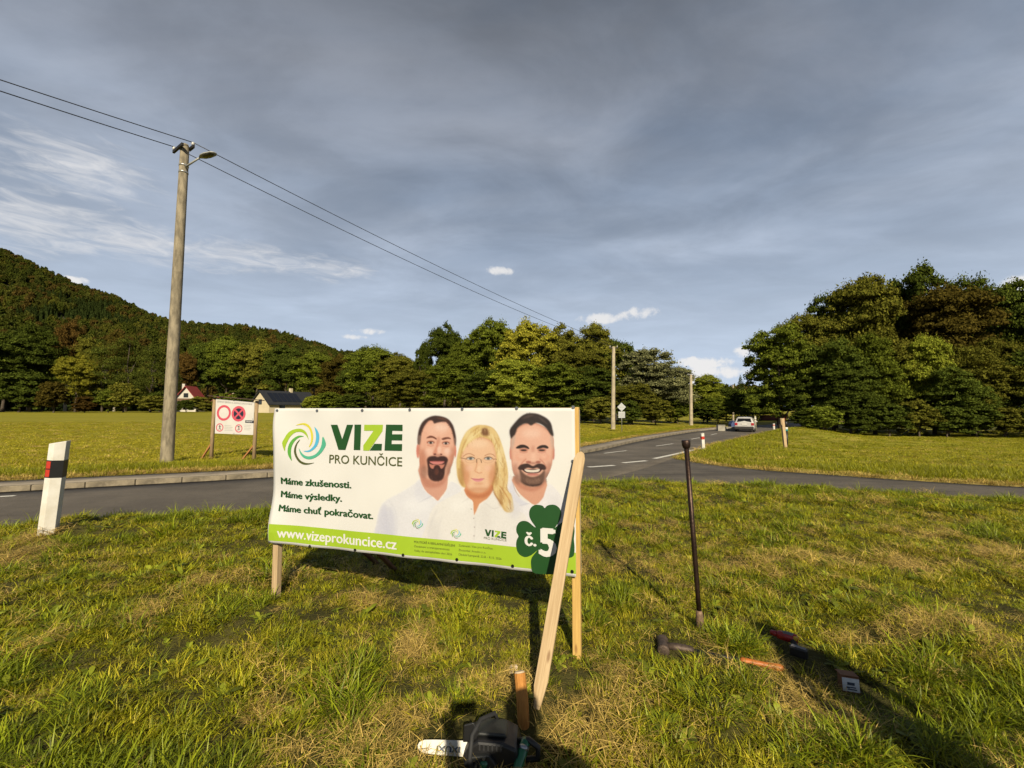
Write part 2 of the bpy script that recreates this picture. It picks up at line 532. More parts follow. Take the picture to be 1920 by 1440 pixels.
def ground_material():
    m = bpy.data.materials.new('ground_grass'); m.use_nodes = True
    T = m.node_tree; t = NT(T); p = T.nodes['Principled BSDF']
    p.inputs['Roughness'].default_value = 0.9; p.inputs['Specular IOR Level'].default_value = 0.1
    tc = t.n('ShaderNodeTexCoord'); g = tc.outputs['Object']
    att = t.n('ShaderNodeAttribute'); att.attribute_name = 'zone'
    sep = t.n('ShaderNodeSeparateColor'); T.links.new(att.outputs['Color'], sep.inputs[0])
    verge, left, right = sep.outputs
    a1 = t.noise(g, 0.35, 5, 0.6); a2 = t.noise(g, 3.0, 6, 0.65); a3 = t.noise(t.mapping(g, (0.05, 0.9, 1), (0, 0, R(8))), 1.0, 4, 0.6)
    a4 = t.noise(g, 22.0, 4, 0.7)
    soil = t.mix(t.ss(a2, 0.35, 0.65), (0.045, 0.042, 0.012), (0.085, 0.075, 0.022))
    mead = t.mix(t.ss(a3, 0.35, 0.65), (0.225, 0.210, 0.014), (0.315, 0.270, 0.028))
    mead = t.mix(t.m('MULTIPLY', t.ss(a2, 0.45, 0.7), 0.5), mead, (0.165, 0.180, 0.014))
    rgt = t.mix(t.ss(a1, 0.36, 0.62), (0.250, 0.265, 0.022), (0.380, 0.325, 0.055))
    st = t.noise(t.mapping(g, (0.9, 0.10, 1), (0, 0, R(-30))), 1.0, 4, 0.6)
    rgt = t.mix(t.m('MULTIPLY', t.ss(st, 0.42, 0.66), 0.6), rgt, (0.235, 0.205, 0.030))
    c = t.mix(left, soil, mead); c = t.mix(right, c, rgt)
    c = t.mix(t.m('MULTIPLY', t.ss(a4, 0.40, 0.75), 0.35), c, (0.08, 0.085, 0.010))
    dry = att.outputs['Alpha']
    c = t.mix(t.m('MULTIPLY', dry, t.ss(a2, 0.25, 0.6)), c, (0.34, 0.25, 0.09))
    gs = t.n('ShaderNodeVectorMath', operation='SCALE'); T.links.new(c, gs.inputs[0]); gs.inputs[3].default_value = ALB * 1.15
    T.links.new(gs.outputs[0], p.inputs['Base Color'])
    b = t.n('ShaderNodeBump'); b.inputs['Strength'].default_value = 0.8; b.inputs['Distance'].default_value = 0.05
    T.links.new(t.m('ADD', a4, a2), b.inputs['Height']); T.links.new(b.outputs[0], p.inputs['Normal'])
    return m


def build_ground():
    front = np.radians(np.linspace(-62, 62, 311))
    back = np.radians(np.linspace(62, 298, 60))[1:-1]
    ang = np.concatenate([front, back])
    r = np.concatenate([[0.0], np.geomspace(0.35, 320, 400), np.geomspace(340, 6000, 26)])
    A, RR = np.meshgrid(ang, r)
    x = (RR * np.sin(A)).ravel(); y = (RR * np.cos(A)).ravel()
    road, verge, left, dv = zones(x, y)
    z = H(x, y)
    dl = dist_poly(x, y, LS[::2])
    pave = left & (dl < 1.16)
    z = np.where(road | pave, z - 0.09, z)
    na, nr = len(ang), len(r)
    i, j = np.meshgrid(np.arange(nr - 1), np.arange(na), indexing='ij')
    a = (i * na + j).ravel(); b = (i * na + (j + 1) % na).ravel()
    f = np.stack([a, b, b + na, a + na], 1)
    o = raw_mesh('ground', np.stack([x, y, z], 1), f, ground_material(), smooth=True)
    rf = ~(road | verge | left)
    col = np.zeros((len(x), 4), np.float32)
    col[:, 0] = verge; col[:, 1] = left; col[:, 2] = rf
    dsf = np.minimum(dist_poly(x, y, SF[::2]), 99)
    dry = np.where(left, np.exp(-((dl - 1.75) / 0.45) ** 2), 0) + np.where(rf, np.exp(-((dsf - 0.1) / 0.35) ** 2), 0)
    col[:, 3] = np.clip(dry, 0, 1)
    at_ = o.data.attributes.new('zone', 'FLOAT_COLOR', 'POINT')
    at_.data.foreach_set('color', col.ravel())
    tag(o, kind='structure')


build_ground()


def asphalt(name, base, patchy):
    m = bpy.data.materials.new(name); m.use_nodes = True
    T = m.node_tree; t = NT(T); p = T.nodes['Principled BSDF']
    p.inputs['Roughness'].default_value = 0.82; p.inputs['Specular IOR Level'].default_value = 0.3
    base = tuple(c * ALB * 1.15 for c in base)
    g = t.n('ShaderNodeTexCoord').outputs['Object']
    n1 = t.noise(g, 0.5, 5, 0.6); n2 = t.noise(g, 90.0, 3, 0.7)
    n3 = t.noise(t.mapping(g, (0.25, 2.6, 1), (0, 0, R(28 if not patchy else -12))), 0.8, 5, 0.6, 0.5)
    n5 = t.noise(t.mapping(g, (0.35, 5.5, 1), (0, 0, R(-17 if patchy else 33))), 1.0, 6, 0.65, 0.8)
    lo = tuple(c * 0.72 for c in base); hi = tuple(c * 1.25 for c in base)
    c = t.mix(t.ss(n1, 0.3, 0.7), lo, hi)
    c = t.mix(t.m('MULTIPLY', t.ss(n3, 0.5, 0.7), 0.65 if patchy else 0.3), c, tuple(v * (0.5 if patchy else 0.75) for v in base))
    c = t.mix(t.m('MULTIPLY', t.ss(n2, 0.55, 0.8), 0.5), c, tuple(v * 1.9 for v in base))
    c = t.mix(t.m('MULTIPLY', t.ss(n5, 0.52, 0.66), 0.75 if patchy else 0.25), c, tuple(v * 0.42 for v in base))
    c = t.mix(t.m('MULTIPLY', t.ss(n5, 0.44, 0.30), 0.45 if patchy else 0.2), c, tuple(v * 1.5 for v in base))
    vo = t.n('ShaderNodeTexVoronoi'); vo.inputs['Scale'].default_value = 0.22; T.links.new(t.mapping(g, (1, 1, 1), (0, 0, R(33))), vo.inputs['Vector'])
    pt = t.n('ShaderNodeSeparateColor'); T.links.new(vo.outputs['Color'], pt.inputs[0])
    c = t.mix(t.m('MULTIPLY', t.m('GREATER_THAN', pt.outputs[0], 0.72), 0.22), c, tuple(v * 0.6 for v in base))
    if True:
        crack = t.noise(t.mapping(g, (1, 1, 1)), 1.3, 7, 0.7, 2.0)
        k = t.m('SUBTRACT', 1.0, t.ss(t.m('ABSOLUTE', t.m('SUBTRACT', crack, 0.5)), 0.0, 0.012))
        c = t.mix(t.m('MULTIPLY', k, 0.8 if patchy else 0.45), c, (0.012, 0.012, 0.012))
    T.links.new(c, p.inputs['Base Color'])
    b = t.n('ShaderNodeBump'); b.inputs['Strength'].default_value = 0.5; b.inputs['Distance'].default_value = 0.006
    T.links.new(n2, b.inputs['Height']); T.links.new(b.outputs[0], p.inputs['Normal'])
    return m


def strip(name, A, B, mt, dz=0.0, parent=None, cross=6, thick=0.07):
    """a sheet between two edge lines, draped on the ground, with a skirt"""
    n = len(A); vs, fs = [], []
    for k in range(cross + 1):
        s = k / cross
        q = A * (1 - s) + B * s
        z = H0(q[:, 0], q[:, 1]) + dz
        vs.append(np.column_stack([q, z]))
    lo0 = vs[0].copy(); lo0[:, 2] -= thick; lo1 = vs[-1].copy(); lo1[:, 2] -= thick
    rows = [lo0] + vs + [lo1]
    V = np.vstack(rows)
    for k in range(len(rows) - 1):
        for i in range(n - 1):
            fs.append((k * n + i, k * n + i + 1, (k + 1) * n + i + 1, (k + 1) * n + i))
    o = raw_mesh(name, V, fs, mt, parent)
    bm = bmesh.new(); bm.from_mesh(o.data); bmesh.ops.recalc_face_normals(bm, faces=bm.faces)
    if sum(f.normal.z for f in bm.faces) < 0: bmesh.ops.reverse_faces(bm, faces=bm.faces)
    bm.to_mesh(o.data); bm.free()
    return o


M_road = asphalt('asphalt_main', (0.120, 0.102, 0.082), False)
M_side = asphalt('asphalt_side', (0.108, 0.092, 0.074), True)
road_o = tag(strip('road', LS, RS, M_road), kind='structure')
side_o = tag(strip('side_road', SN, SF, M_side, dz=-0.002), kind='structure')


def offset_line(L, d):
    t = np.gradient(L, axis=0); t /= np.linalg.norm(t, axis=1)[:, None]
    return L + np.column_stack([-t[:, 1], t[:, 0]]) * d


def arc_resample(L, step):
    s = np.concatenate([[0], np.cumsum(np.hypot(*np.diff(L, axis=0).T))])
    q = np.arange(0, s[-1], step)
    return np.column_stack([np.interp(q, s, L[:, 0]), np.interp(q, s, L[:, 1])])


# pavement and its kerb stones
M_pave = mat('pavement_concrete', (0.27, 0.23, 0.18), 0.9, var=0.3, scale=1.5, bump=0.3, bscale=40)
K = arc_resample(LS, 0.25)
K = K[K[:, 0] < 26]
pv = strip('pavement', offset_line(K, 0.16), offset_line(K, 1.25), M_pave, dz=0.115, cross=2, thick=0.22)
tag(pv, kind='structure')
M_kerb = mat('kerb_concrete', (0.235, 0.195, 0.135), 0.9, var=0.4, scale=5, bump=0.3, bscale=50)
kerb_o = empty('kerb'); tag(kerb_o, kind='structure')
KS = arc_resample(LS, 1.0)
KS = KS[(KS[:, 0] > -17) & (KS[:, 0] < 20)]
kb = None
for i in range(len(KS) - 1):
    a, b = KS[i], KS[i + 1]
    if kb is None:
        kb = MB().box((0, 0, -0.06), (0.985, 0.15, 0.38)).build('kerb_stone', M_kerb, kerb_o, bevel=0.015)
        o = kb
    else:
        o = kb.copy(); COL.objects.link(o)
    c = (a + b) / 2; an = math.atan2(b[1] - a[1], b[0] - a[0])
    nx, ny = -math.sin(an), math.cos(an)
    o.location = (c[0] + nx * 0.078, c[1] + ny * 0.078, float(H0(c[0], c[1])) + 0.004 * math.sin(i * 2.3))
    o.rotation_euler = (0, 0, an + 0.006 * math.sin(i * 5.1))

# painted lines
M_paint = mat('road_paint', (0.72, 0.70, 0.64), 0.7, var=0.25, scale=9)
mark_o = empty('road_marking'); tag(mark_o, kind='structure')


def line_mark(pix, width, parent=mark_o):
    pts = [on_ground(*p) for p in pix]
    if len(pts) == 2: pts = [pts[0].lerp(pts[1], k / 4) for k in range(5)]
    else: pts = spline([tuple(p) for p in pts], 5)
    vs = []
    for i, p in enumerate(pts):
        t = (pts[min(i + 1, len(pts) - 1)] - pts[max(i - 1, 0)]); t.z = 0; t.normalize()
        n_ = Vector((-t.y, t.x, 0)) * width / 2
        for s in (1, -1):
            q = p + n_ * s
            vs.append((q.x, q.y, float(H0(q.x, q.y)) + 0.006))
    fs = [(2 * i, 2 * i + 1, 2 * i + 3, 2 * i + 2) for i in range(len(pts) - 1)]
    mb = MB(); mb.add(vs, fs)
    o = mb.build('painted_line', M_paint, parent, fix=False)
    return o


for pix, w_ in [([(1133, 850), (1175, 845)], .13), ([(1230, 836.5), (1262, 832)], .13), ([(1296, 823.5), (1312, 820.7)], .13), ([(1333, 815.4), (1344, 813.2)], .13),
                ([(1103, 876), (1152, 872.7)], .24), ([(1168, 868), (1212, 864)], .24),
                ([(1227, 860), (1262, 852.5), (1300, 844), (1353, 832)], .22), ([(1353, 832), (1400, 820), (1440, 809.5)], .12),
                ([(-60, 934), (28, 930)], .13)]:
    line_mark(pix, w_)


# ------------------------------------------------------------------ wooded hill far left
RIDGE = [(-900, 330), (-500, 340), (-200, 390), (0, 470), (60, 497), (130, 532), (200, 553), (260, 582), (300, 600), (400, 613), (470, 616), (560, 634), (640, 664), (760, 690), (1000, 735), (1500, 765)]


def hill_grid():
    px = np.linspace(-900, 1450, 150)
    e = np.interp(px, [p[0] for p in RIDGE], [p[1] for p in RIDGE])
    s = np.linspace(0, 1.25, 46)
    PX, S = np.meshgrid(px, s, indexing='ij')
    E = np.repeat(e[:, None], len(s), 1)
    D1 = np.interp(PX, [-900, 0, 300, 640, 1000, 1500], [620, 600, 470, 400, 330, 330])
    D0 = np.interp(PX, [-900, 0, 640, 1500], [150, 150, 190, 220])
    Y = D0 + (D1 - D0) * S
    top = CAMZ + (768 - E) / F * D1 - 9.5
    prof = np.where(S <= 1, 0.5 * np.clip(S, 0, 1) ** 1.5 + 0.5 * smooth(0, 1, S), np.cos((S - 1) * 1.6))
    X = (PX - 960) / F * Y
    Z = 0.9 + (top - 0.9) * prof + 3.0 * vnoise(X / 45, Y / 45, 8) * np.clip(S * 3, 0, 1) * (S < 0.97)
    return X, Y, Z


HX, HY, HZ = hill_grid()
n0, n1 = HX.shape
ii, jj = np.meshgrid(np.arange(n0 - 1), np.arange(n1 - 1), indexing='ij')
aa = (ii * n1 + jj).ravel()
M_hill = mat('hill_floor', (0.055, 0.05, 0.018), 0.95, var=0.4, scale=0.05)
hill = raw_mesh('hill', np.stack([HX.ravel(), HY.ravel(), HZ.ravel()], 1), np.stack([aa, aa + n1, aa + n1 + 1, aa + 1], 1), M_hill, smooth=True)
tag(hill, kind='structure')


# ------------------------------------------------------------------ lettering helper
TEXT_JOBS = []


def text_job(name, s, bold, mt, parent, u0, u1, vb, cap, mapper, off, flip=False):
    TEXT_JOBS.append((name, s, bold, mt, parent, u0, u1, vb, cap, mapper, off, flip))


def flush_text():
    objs = []
    hc = bpy.data.curves.new('h', 'FONT'); hc.body = 'H'
    ho = bpy.data.objects.new('h', hc); COL.objects.link(ho)
    for j in TEXT_JOBS:
        c = bpy.data.curves.new('t', 'FONT'); c.body = j[1]; c.offset = j[2] if j[2] < 0.009 else 0.0; c.resolution_u = 3
        o = bpy.data.objects.new('t', c); COL.objects.link(o); objs.append(o)
    dg = bpy.context.evaluated_depsgraph_get()
    hm = bpy.data.meshes.new_from_object(ho.evaluated_get(dg))
    caph = max(v.co.y for v in hm.vertices)
    for o, (name, s, bold, mt, parent, u0, u1, vb, cap, mapper, off, flip) in zip(objs, TEXT_JOBS):
        me = bpy.data.meshes.new_from_object(o.evaluated_get(dg))
        me.name = name
        x0 = min(v.co.x for v in me.vertices); x1 = max(v.co.x for v in me.vertices)
        if bold > 0.009:
            # heavier strokes: the outline again, a hair to the left and right
            bm = bmesh.new()
            for q, (dx, dy) in enumerate(((-1.6, 0), (1.6, 0), (0, 0.8), (0, -0.8), (-0.8, 0.3), (0.8, -0.3))):
                tmp = me.copy()
                for v in tmp.vertices: v.co.x += dx * bold; v.co.y += dy * bold; v.co.z = q * 0.0001
                bm.from_mesh(tmp); bpy.data.meshes.remove(tmp)
            bm.to_mesh(me); bm.free()
            x0 -= 1.6 * bold; x1 += 1.6 * bold
        for v in me.vertices:
            zo = v.co.z
            s_ = (v.co.x - x0) / (x1 - x0)
            vv = v.co.y / caph
            if flip: s_, vv = 1 - s_, 1 - vv
            v.co = mapper(u0 + s_ * (u1 - u0), vb + vv * cap, off + zo)
        me.materials.clear(); me.materials.append(mt)
        n = bpy.data.objects.new(name, me); COL.objects.link(n); n.parent = parent
        if ' ' in s: n['kind'] = 'stuff'
    for o in objs + [ho]:
        c = o.data; bpy.data.objects.remove(o); bpy.data.curves.remove(c)
    TEXT_JOBS.clear()


def srgb(r, g, b, k=1.0):
    f = lambda c: ((c / 255 + 0.055) / 1.055) ** 2.4 if c > 10 else c / 255 / 12.92
    return (f(r) * k, f(g) * k, f(b) * k)


# ------------------------------------------------------------------ the big banner
wood_pale = wood('wood_pale', (0.62, 0.46, 0.27), (0.46, 0.32, 0.17), (0.24, 0.13, 0.06))
wood_yellow = wood('wood_yellow', (0.76, 0.50, 0.16), (0.58, 0.36, 0.11), (0.30, 0.15, 0.05))
wood_brown = wood('wood_brown', (0.17, 0.085, 0.04), (0.11, 0.055, 0.025), (0.05, 0.025, 0.012))
vinyl = mat('banner_vinyl', (0.70, 0.695, 0.68), 0.5, var=0.02, scale=3, spec=0.35)
vinyl_back = mat('banner_back_vinyl', (0.74, 0.74, 0.73), 0.6, var=0.04, scale=3)
p_dark = mat('print_dark_green', (0.010, 0.070, 0.012), 0.5, var=0.04)
p_lime = mat('print_lime', (0.335, 0.50, 0.025), 0.5, var=0.03)
p_olive = mat('print_olive', (0.075, 0.088, 0.02), 0.5, var=0.04)
p_white = mat('print_white', (0.70, 0.695, 0.68), 0.5, var=0.02)
p_yellow = mat('print_yellow', (0.66, 0.60, 0.045), 0.5, var=0.03)
p_green = mat('print_green', (0.10, 0.36, 0.05), 0.5, var=0.03)
p_teal = mat('print_teal', (0.08, 0.42, 0.27), 0.5, var=0.03)
p_blue = mat('print_blue', (0.085, 0.44, 0.68), 0.5, var=0.03)
steel = mat('steel', (0.42, 0.44, 0.47), 0.35, 0.9, var=0.1)
grommet_dark = mat('grommet_dark', (0.03, 0.03, 0.03), 0.4, 0.6, var=0.2)

BL_ = at(515, 800, 3.86); BR_ = at(1078, 800, 3.08)
BO = Vector((BL_.x, BL_.y, 0)); BEND = Vector((BR_.x, BR_.y, 0))
BU = (BEND - BO); BW = BU.length; BU.normalize()
BN = Vector((BU.y, -BU.x, 0))               # towards the viewer


def buv(px, py):
    r = ray(px, py); o = Vector((0, 0, CAMZ))
    t = (BO - o).dot(BN) / r.dot(BN)
    q = o + r * t - BO
    return q.dot(BU), q.z


V_TOP = (buv(519, 768)[1] + buv(1078, 762)[1]) / 2
V_BOT = (buv(511, 1020)[1] + buv(1075, 1077)[1]) / 2


def wave(u, v):
    t = (v - V_BOT) / (V_TOP - V_BOT)
    w_ = 0.016 * math.exp(-u / 0.25) * math.sin(t * 9.0 + u * 7 + 0.6) + 0.006 * math.exp(-u / 0.6) * math.sin(t * 15 - u * 9)
    w_ += 0.0035 * math.sin(u * 5.2 + 0.7 + t * 1.3) * (1 - t) + 0.0025 * math.sin(u * 9.3 - t * 4.0) * math.sin(math.pi * t)
    w_ += 0.0045 * math.cos(u * 2 * math.pi / (BW / 6)) * (math.exp(-t * 9) + math.exp(-(1 - t) * 9))
    return w_


def bpt(u, v, off=0.0):
    """point on the banner, relative to its root"""
    return BU * u + BN * (wave(u, v) + off) + Vector((0, 0, v))


bill = empty('election_banner', BO, 0, 'white and lime green election banner on a wooden frame in the grass', 'banner')
nu, nv = 110, 48
vs = []
for j in range(nv + 1):
    v = V_BOT + (V_TOP - V_BOT) * j / nv
    for i in range(nu + 1):
        u = BW * i / nu
        vs.append(bpt(u - (0.012 * (1 - j / nv) if i == 0 else 0), v))
fs = [(j * (nu + 1) + i, j * (nu + 1) + i + 1, (j + 1) * (nu + 1) + i + 1, (j + 1) * (nu + 1) + i) for j in range(nv) for i in range(nu)]
sheet = raw_mesh('sheet', [tuple(p) for p in vs], fs, vinyl, bill, smooth=True)
sd = sheet.modifiers.new('thickness', 'SOLIDIFY'); sd.thickness = 0.0015; sd.offset = -1


def print_poly(name, pix, mt, off, parent=sheet, sm=0, uvs=None, sub=True):
    P = uvs if uvs is not None else [buv(*p) for p in pix]
    if sm: P = [(q.x, q.y) for q in spline(P, sm, closed=True)]
    bm = bmesh.new()
    f = bm.faces.new([bm.verts.new((u, v, 0)) for u, v in P])
    bmesh.ops.triangulate(bm, faces=[f])
    if sub:
        for _ in range(3):
            es = [e for e in bm.edges if e.calc_length() > 0.09]
            if not es: break
            bmesh.ops.subdivide_edges(bm, edges=es, cuts=1)
            bmesh.ops.triangulate(bm, faces=bm.faces)
    bmesh.ops.recalc_face_normals(bm, faces=bm.faces)
    for v in bm.verts: v.co = bpt(v.co.x, v.co.y, off)
    me = bpy.data.meshes.new(name); bm.to_mesh(me); bm.free()
    me.materials.append(mt)
    o = bpy.data.objects.new(name, me); COL.objects.link(o); o.parent = parent
    return o


c1 = lambda x, y: (490 + x / 6, 740 + y / 6)
c2 = lambda x, y: (490 + x / 6, 900 + y / 6)
c3 = lambda x, y: (690 + x / 4.571, 750 + y / 4.571)
c5 = lambda x, y: (760 + x / 9, 750 + y / 9)
c6 = lambda x, y: (830 + x / 6.547, 780 + y / 6.547)
c7 = lambda x, y: (930 + x / 7.2, 760 + y / 7.2)

# lime band along the foot with a white hem below it
v_band = buv(511.7, 983.8)[1] * 0.5 + buv(*c3(1240, 1240))[1] * 0.5
v_hem = V_BOT + 0.022
N = 40
print_poly('lime_band', None, p_lime, 0.0034, uvs=[(BW * i / N + (-.004 if i == 0 else 0), v_hem) for i in range(N + 1)] + [(BW * i / N, v_band) for i in range(N, -1, -1)])
print('banner', BW, V_TOP, V_BOT, v_band, BO, BEND)

SWIRL = [
    (p_yellow, [(380, 345), (430, 325), (480, 320), (530, 340), (565, 385), (583, 440), (585, 500), (570, 555), (540, 590), (560, 530), (563, 470), (550, 410), (520, 365), (470, 340), (430, 340)]),
    (p_lime, [(275, 635), (243, 550), (260, 500), (300, 430), (350, 395), (420, 382), (470, 395), (505, 425), (525, 465), (535, 505), (510, 465), (470, 430), (420, 418), (370, 430), (325, 475), (295, 540), (280, 590)]),
    (p_green, [(355, 742), (320, 690), (307, 630), (318, 560), (350, 505), (400, 468), (440, 460), (480, 470), (430, 480), (385, 515), (355, 570), (345, 630), (348, 690)]),
    (p_olive, [(598, 765), (540, 785), (480, 785), (430, 755), (395, 700), (378, 640), (385, 580), (410, 530), (440, 503), (410, 560), (400, 620), (412, 680), (445, 735), (490, 762), (540, 770)]),
    (p_teal, [(695, 470), (728, 550), (705, 610), (660, 670), (600, 712), (540, 727), (490, 712), (450, 670), (430, 600), (460, 650), (500, 685), (550, 692), (610, 670), (655, 620), (680, 560)]),
    (p_blue, [(600, 362), (635, 400), (655, 455), (650, 520), (625, 580), (580, 625), (530, 645), (480, 632), (540, 625), (590, 580), (612, 530), (620, 470), (612, 410)]),
]
for mt, pts in SWIRL: print_poly('swirl_blade', [c1(*p) for p in pts], mt, 0.003, sm=3)
# the same emblem, small, on two shirts
for cx, cy, k in ((783.5, 982, 0.26), (855, 1000.5, 0.25)):
    for mt, pts in SWIRL:
        print_poly('swirl_blade', [(cx + (x - 485) / 6 * k, cy + (y - 553) / 6 * k * 0.92 + (x - 485) / 6 * k * 0.08) for x, y in pts], mt, 0.004, sub=False)

VIZE = [(p_dark, [(785, 338), (860, 338), (910, 500), (965, 338), (1035, 338), (945, 622), (865, 620)]),
        (p_dark, [(1050, 336), (1125, 336), (1115, 623), (1040, 622)]),
        (p_lime, [(1160, 338), (1370, 338), (1365, 410), (1215, 630), (1150, 628), (1150, 570), (1265, 405), (1158, 405)]),
        (p_dark, [(1275, 552), (1362, 552), (1357, 628), (1222, 628)]),
        (p_dark, [(1405, 336), (1593, 338), (1593, 408), (1478, 405), (1475, 445), (1590, 445), (1588, 515), (1472, 513), (1470, 555), (1588, 555), (1585, 632), (1390, 628)])]
for mt, pts in VIZE: print_poly('letter', [c1(*p) for p in pts], mt, 0.003)
# small copy of the wordmark on the shirt
def small(x, y):
    s_, t_ = (x - 785) / 808, (y - 336) / 292
    X = 1000 + s_ * 188; Yt = 1107 + s_ * 23
    return c3(X, Yt + t_ * 58)
for mt, pts in VIZE: print_poly('letter', [small(*p) for p in pts], mt, 0.004, sub=False)


def ptext(name, s, bl, br, captop, mt, bold=0.0, off=0.005):
    u0, vb0 = buv(*bl); u1, vb1 = buv(*br); _, vt = buv(bl[0], captop)
    text_job(name, s, bold, mt, sheet, u0, u1, (vb0 + vb1) / 2, vt - vb0, bpt, off)


ptext('lettering', 'PRO KUNČICE', (617.3, 869.3), (754.7, 872.6), 853.8, p_olive, 0.008)
ptext('lettering', 'Máme zkušenosti.', (525.3, 908), (659, 914.3), 896.3, p_dark, 0.026)
ptext('lettering', 'Máme výsledky.', (524.7, 933), (641.3, 939.2), 921.7, p_dark, 0.026)
ptext('lettering', 'Máme chuť pokračovat.', (523, 959), (700.8, 971.2), 947.5, p_dark, 0.026)
ptext('lettering', 'www.vizeprokuncice.cz', (522.5, 1007.5), (745, 1028.3), 990.2, p_white, 0.016)
ptext('lettering', 'PRO KUNČICE', c3(993, 1190), c3(1190, 1212), 750 + 1170 / 4.571, p_olive, 0.0)
ptext('lettering', 'POLITICKÉ A REKLAMNÍ SDĚLENÍ', c3(400, 1226), c3(748, 1251), 750 + 1208 / 4.571, p_olive, 0.012)
ptext('lettering', 'Oznámení o transparentnosti', c3(400, 1263), c3(700, 1284), 750 + 1245 / 4.571, p_olive, 0.004)
ptext('lettering', 'Volby do zastupitelstev obcí 2026', c3(400, 1300), c3(722, 1325), 750 + 1282 / 4.571, p_olive, 0.004)
ptext('lettering', 'Zadavatel: Vize pro Kunčice', c3(778, 1255), c3(1068, 1280), 750 + 1237 / 4.571, p_olive, 0.004)
ptext('lettering', 'Zhotovitel: Amedis s.r.o.', c3(778, 1295), c3(1010, 1314), 750 + 1277 / 4.571, p_olive, 0.004)
ptext('lettering', 'Období kampaně: 22.8. - 8.10. 2026', c3(778, 1333), c3(1145, 1366), 750 + 1315 / 4.571, p_olive, 0.004)

# four-leaf clover with the list number
clover = [
    [(1500, 1190), (1440, 1088), (1395, 1020), (1383, 970), (1395, 925), (1430, 898), (1470, 897), (1500, 905), (1516, 924), (1535, 905), (1570, 895), (1610, 900), (1645, 930), (1658, 975), (1645, 1030), (1607, 1088), (1540, 1190)],
    [(1520, 1200), (1470, 1110), (1425, 1083), (1380, 1045), (1340, 1033), (1300, 1045), (1275, 1085), (1275, 1130), (1292, 1165), (1276, 1200), (1272, 1250), (1290, 1310), (1340, 1343), (1390, 1333), (1440, 1296), (1520, 1215)],
    [(1520, 1200), (1440, 1302), (1405, 1350), (1398, 1400), (1412, 1470), (1470, 1490), (1560, 1492), (1650, 1482), (1684, 1420), (1672, 1370), (1640, 1320), (1540, 1200)],
    [(1520, 1200), (1560, 1140), (1612, 1086), (1680, 1038), (1730, 1036), (1762, 1056), (1772, 1120), (1766, 1190), (1772, 1260), (1762, 1335), (1700, 1348), (1640, 1312), (1540, 1210)],
]
for n_, lf in enumerate(clover): print_poly('clover_leaf', [c3(*p) for p in lf], p_dark, 0.0042 + 0.0003 * n_, sm=3)
ptext('lettering', '5', c3(1465, 1325), c3(1620, 1338), 750 + 1100 / 4.571, p_white, 0.035, off=0.0068)
ptext('lettering', 'č.', c3(1345, 1240), c3(1447, 1250), 750 + 1140 / 4.571, p_white, 0.03, off=0.0068)


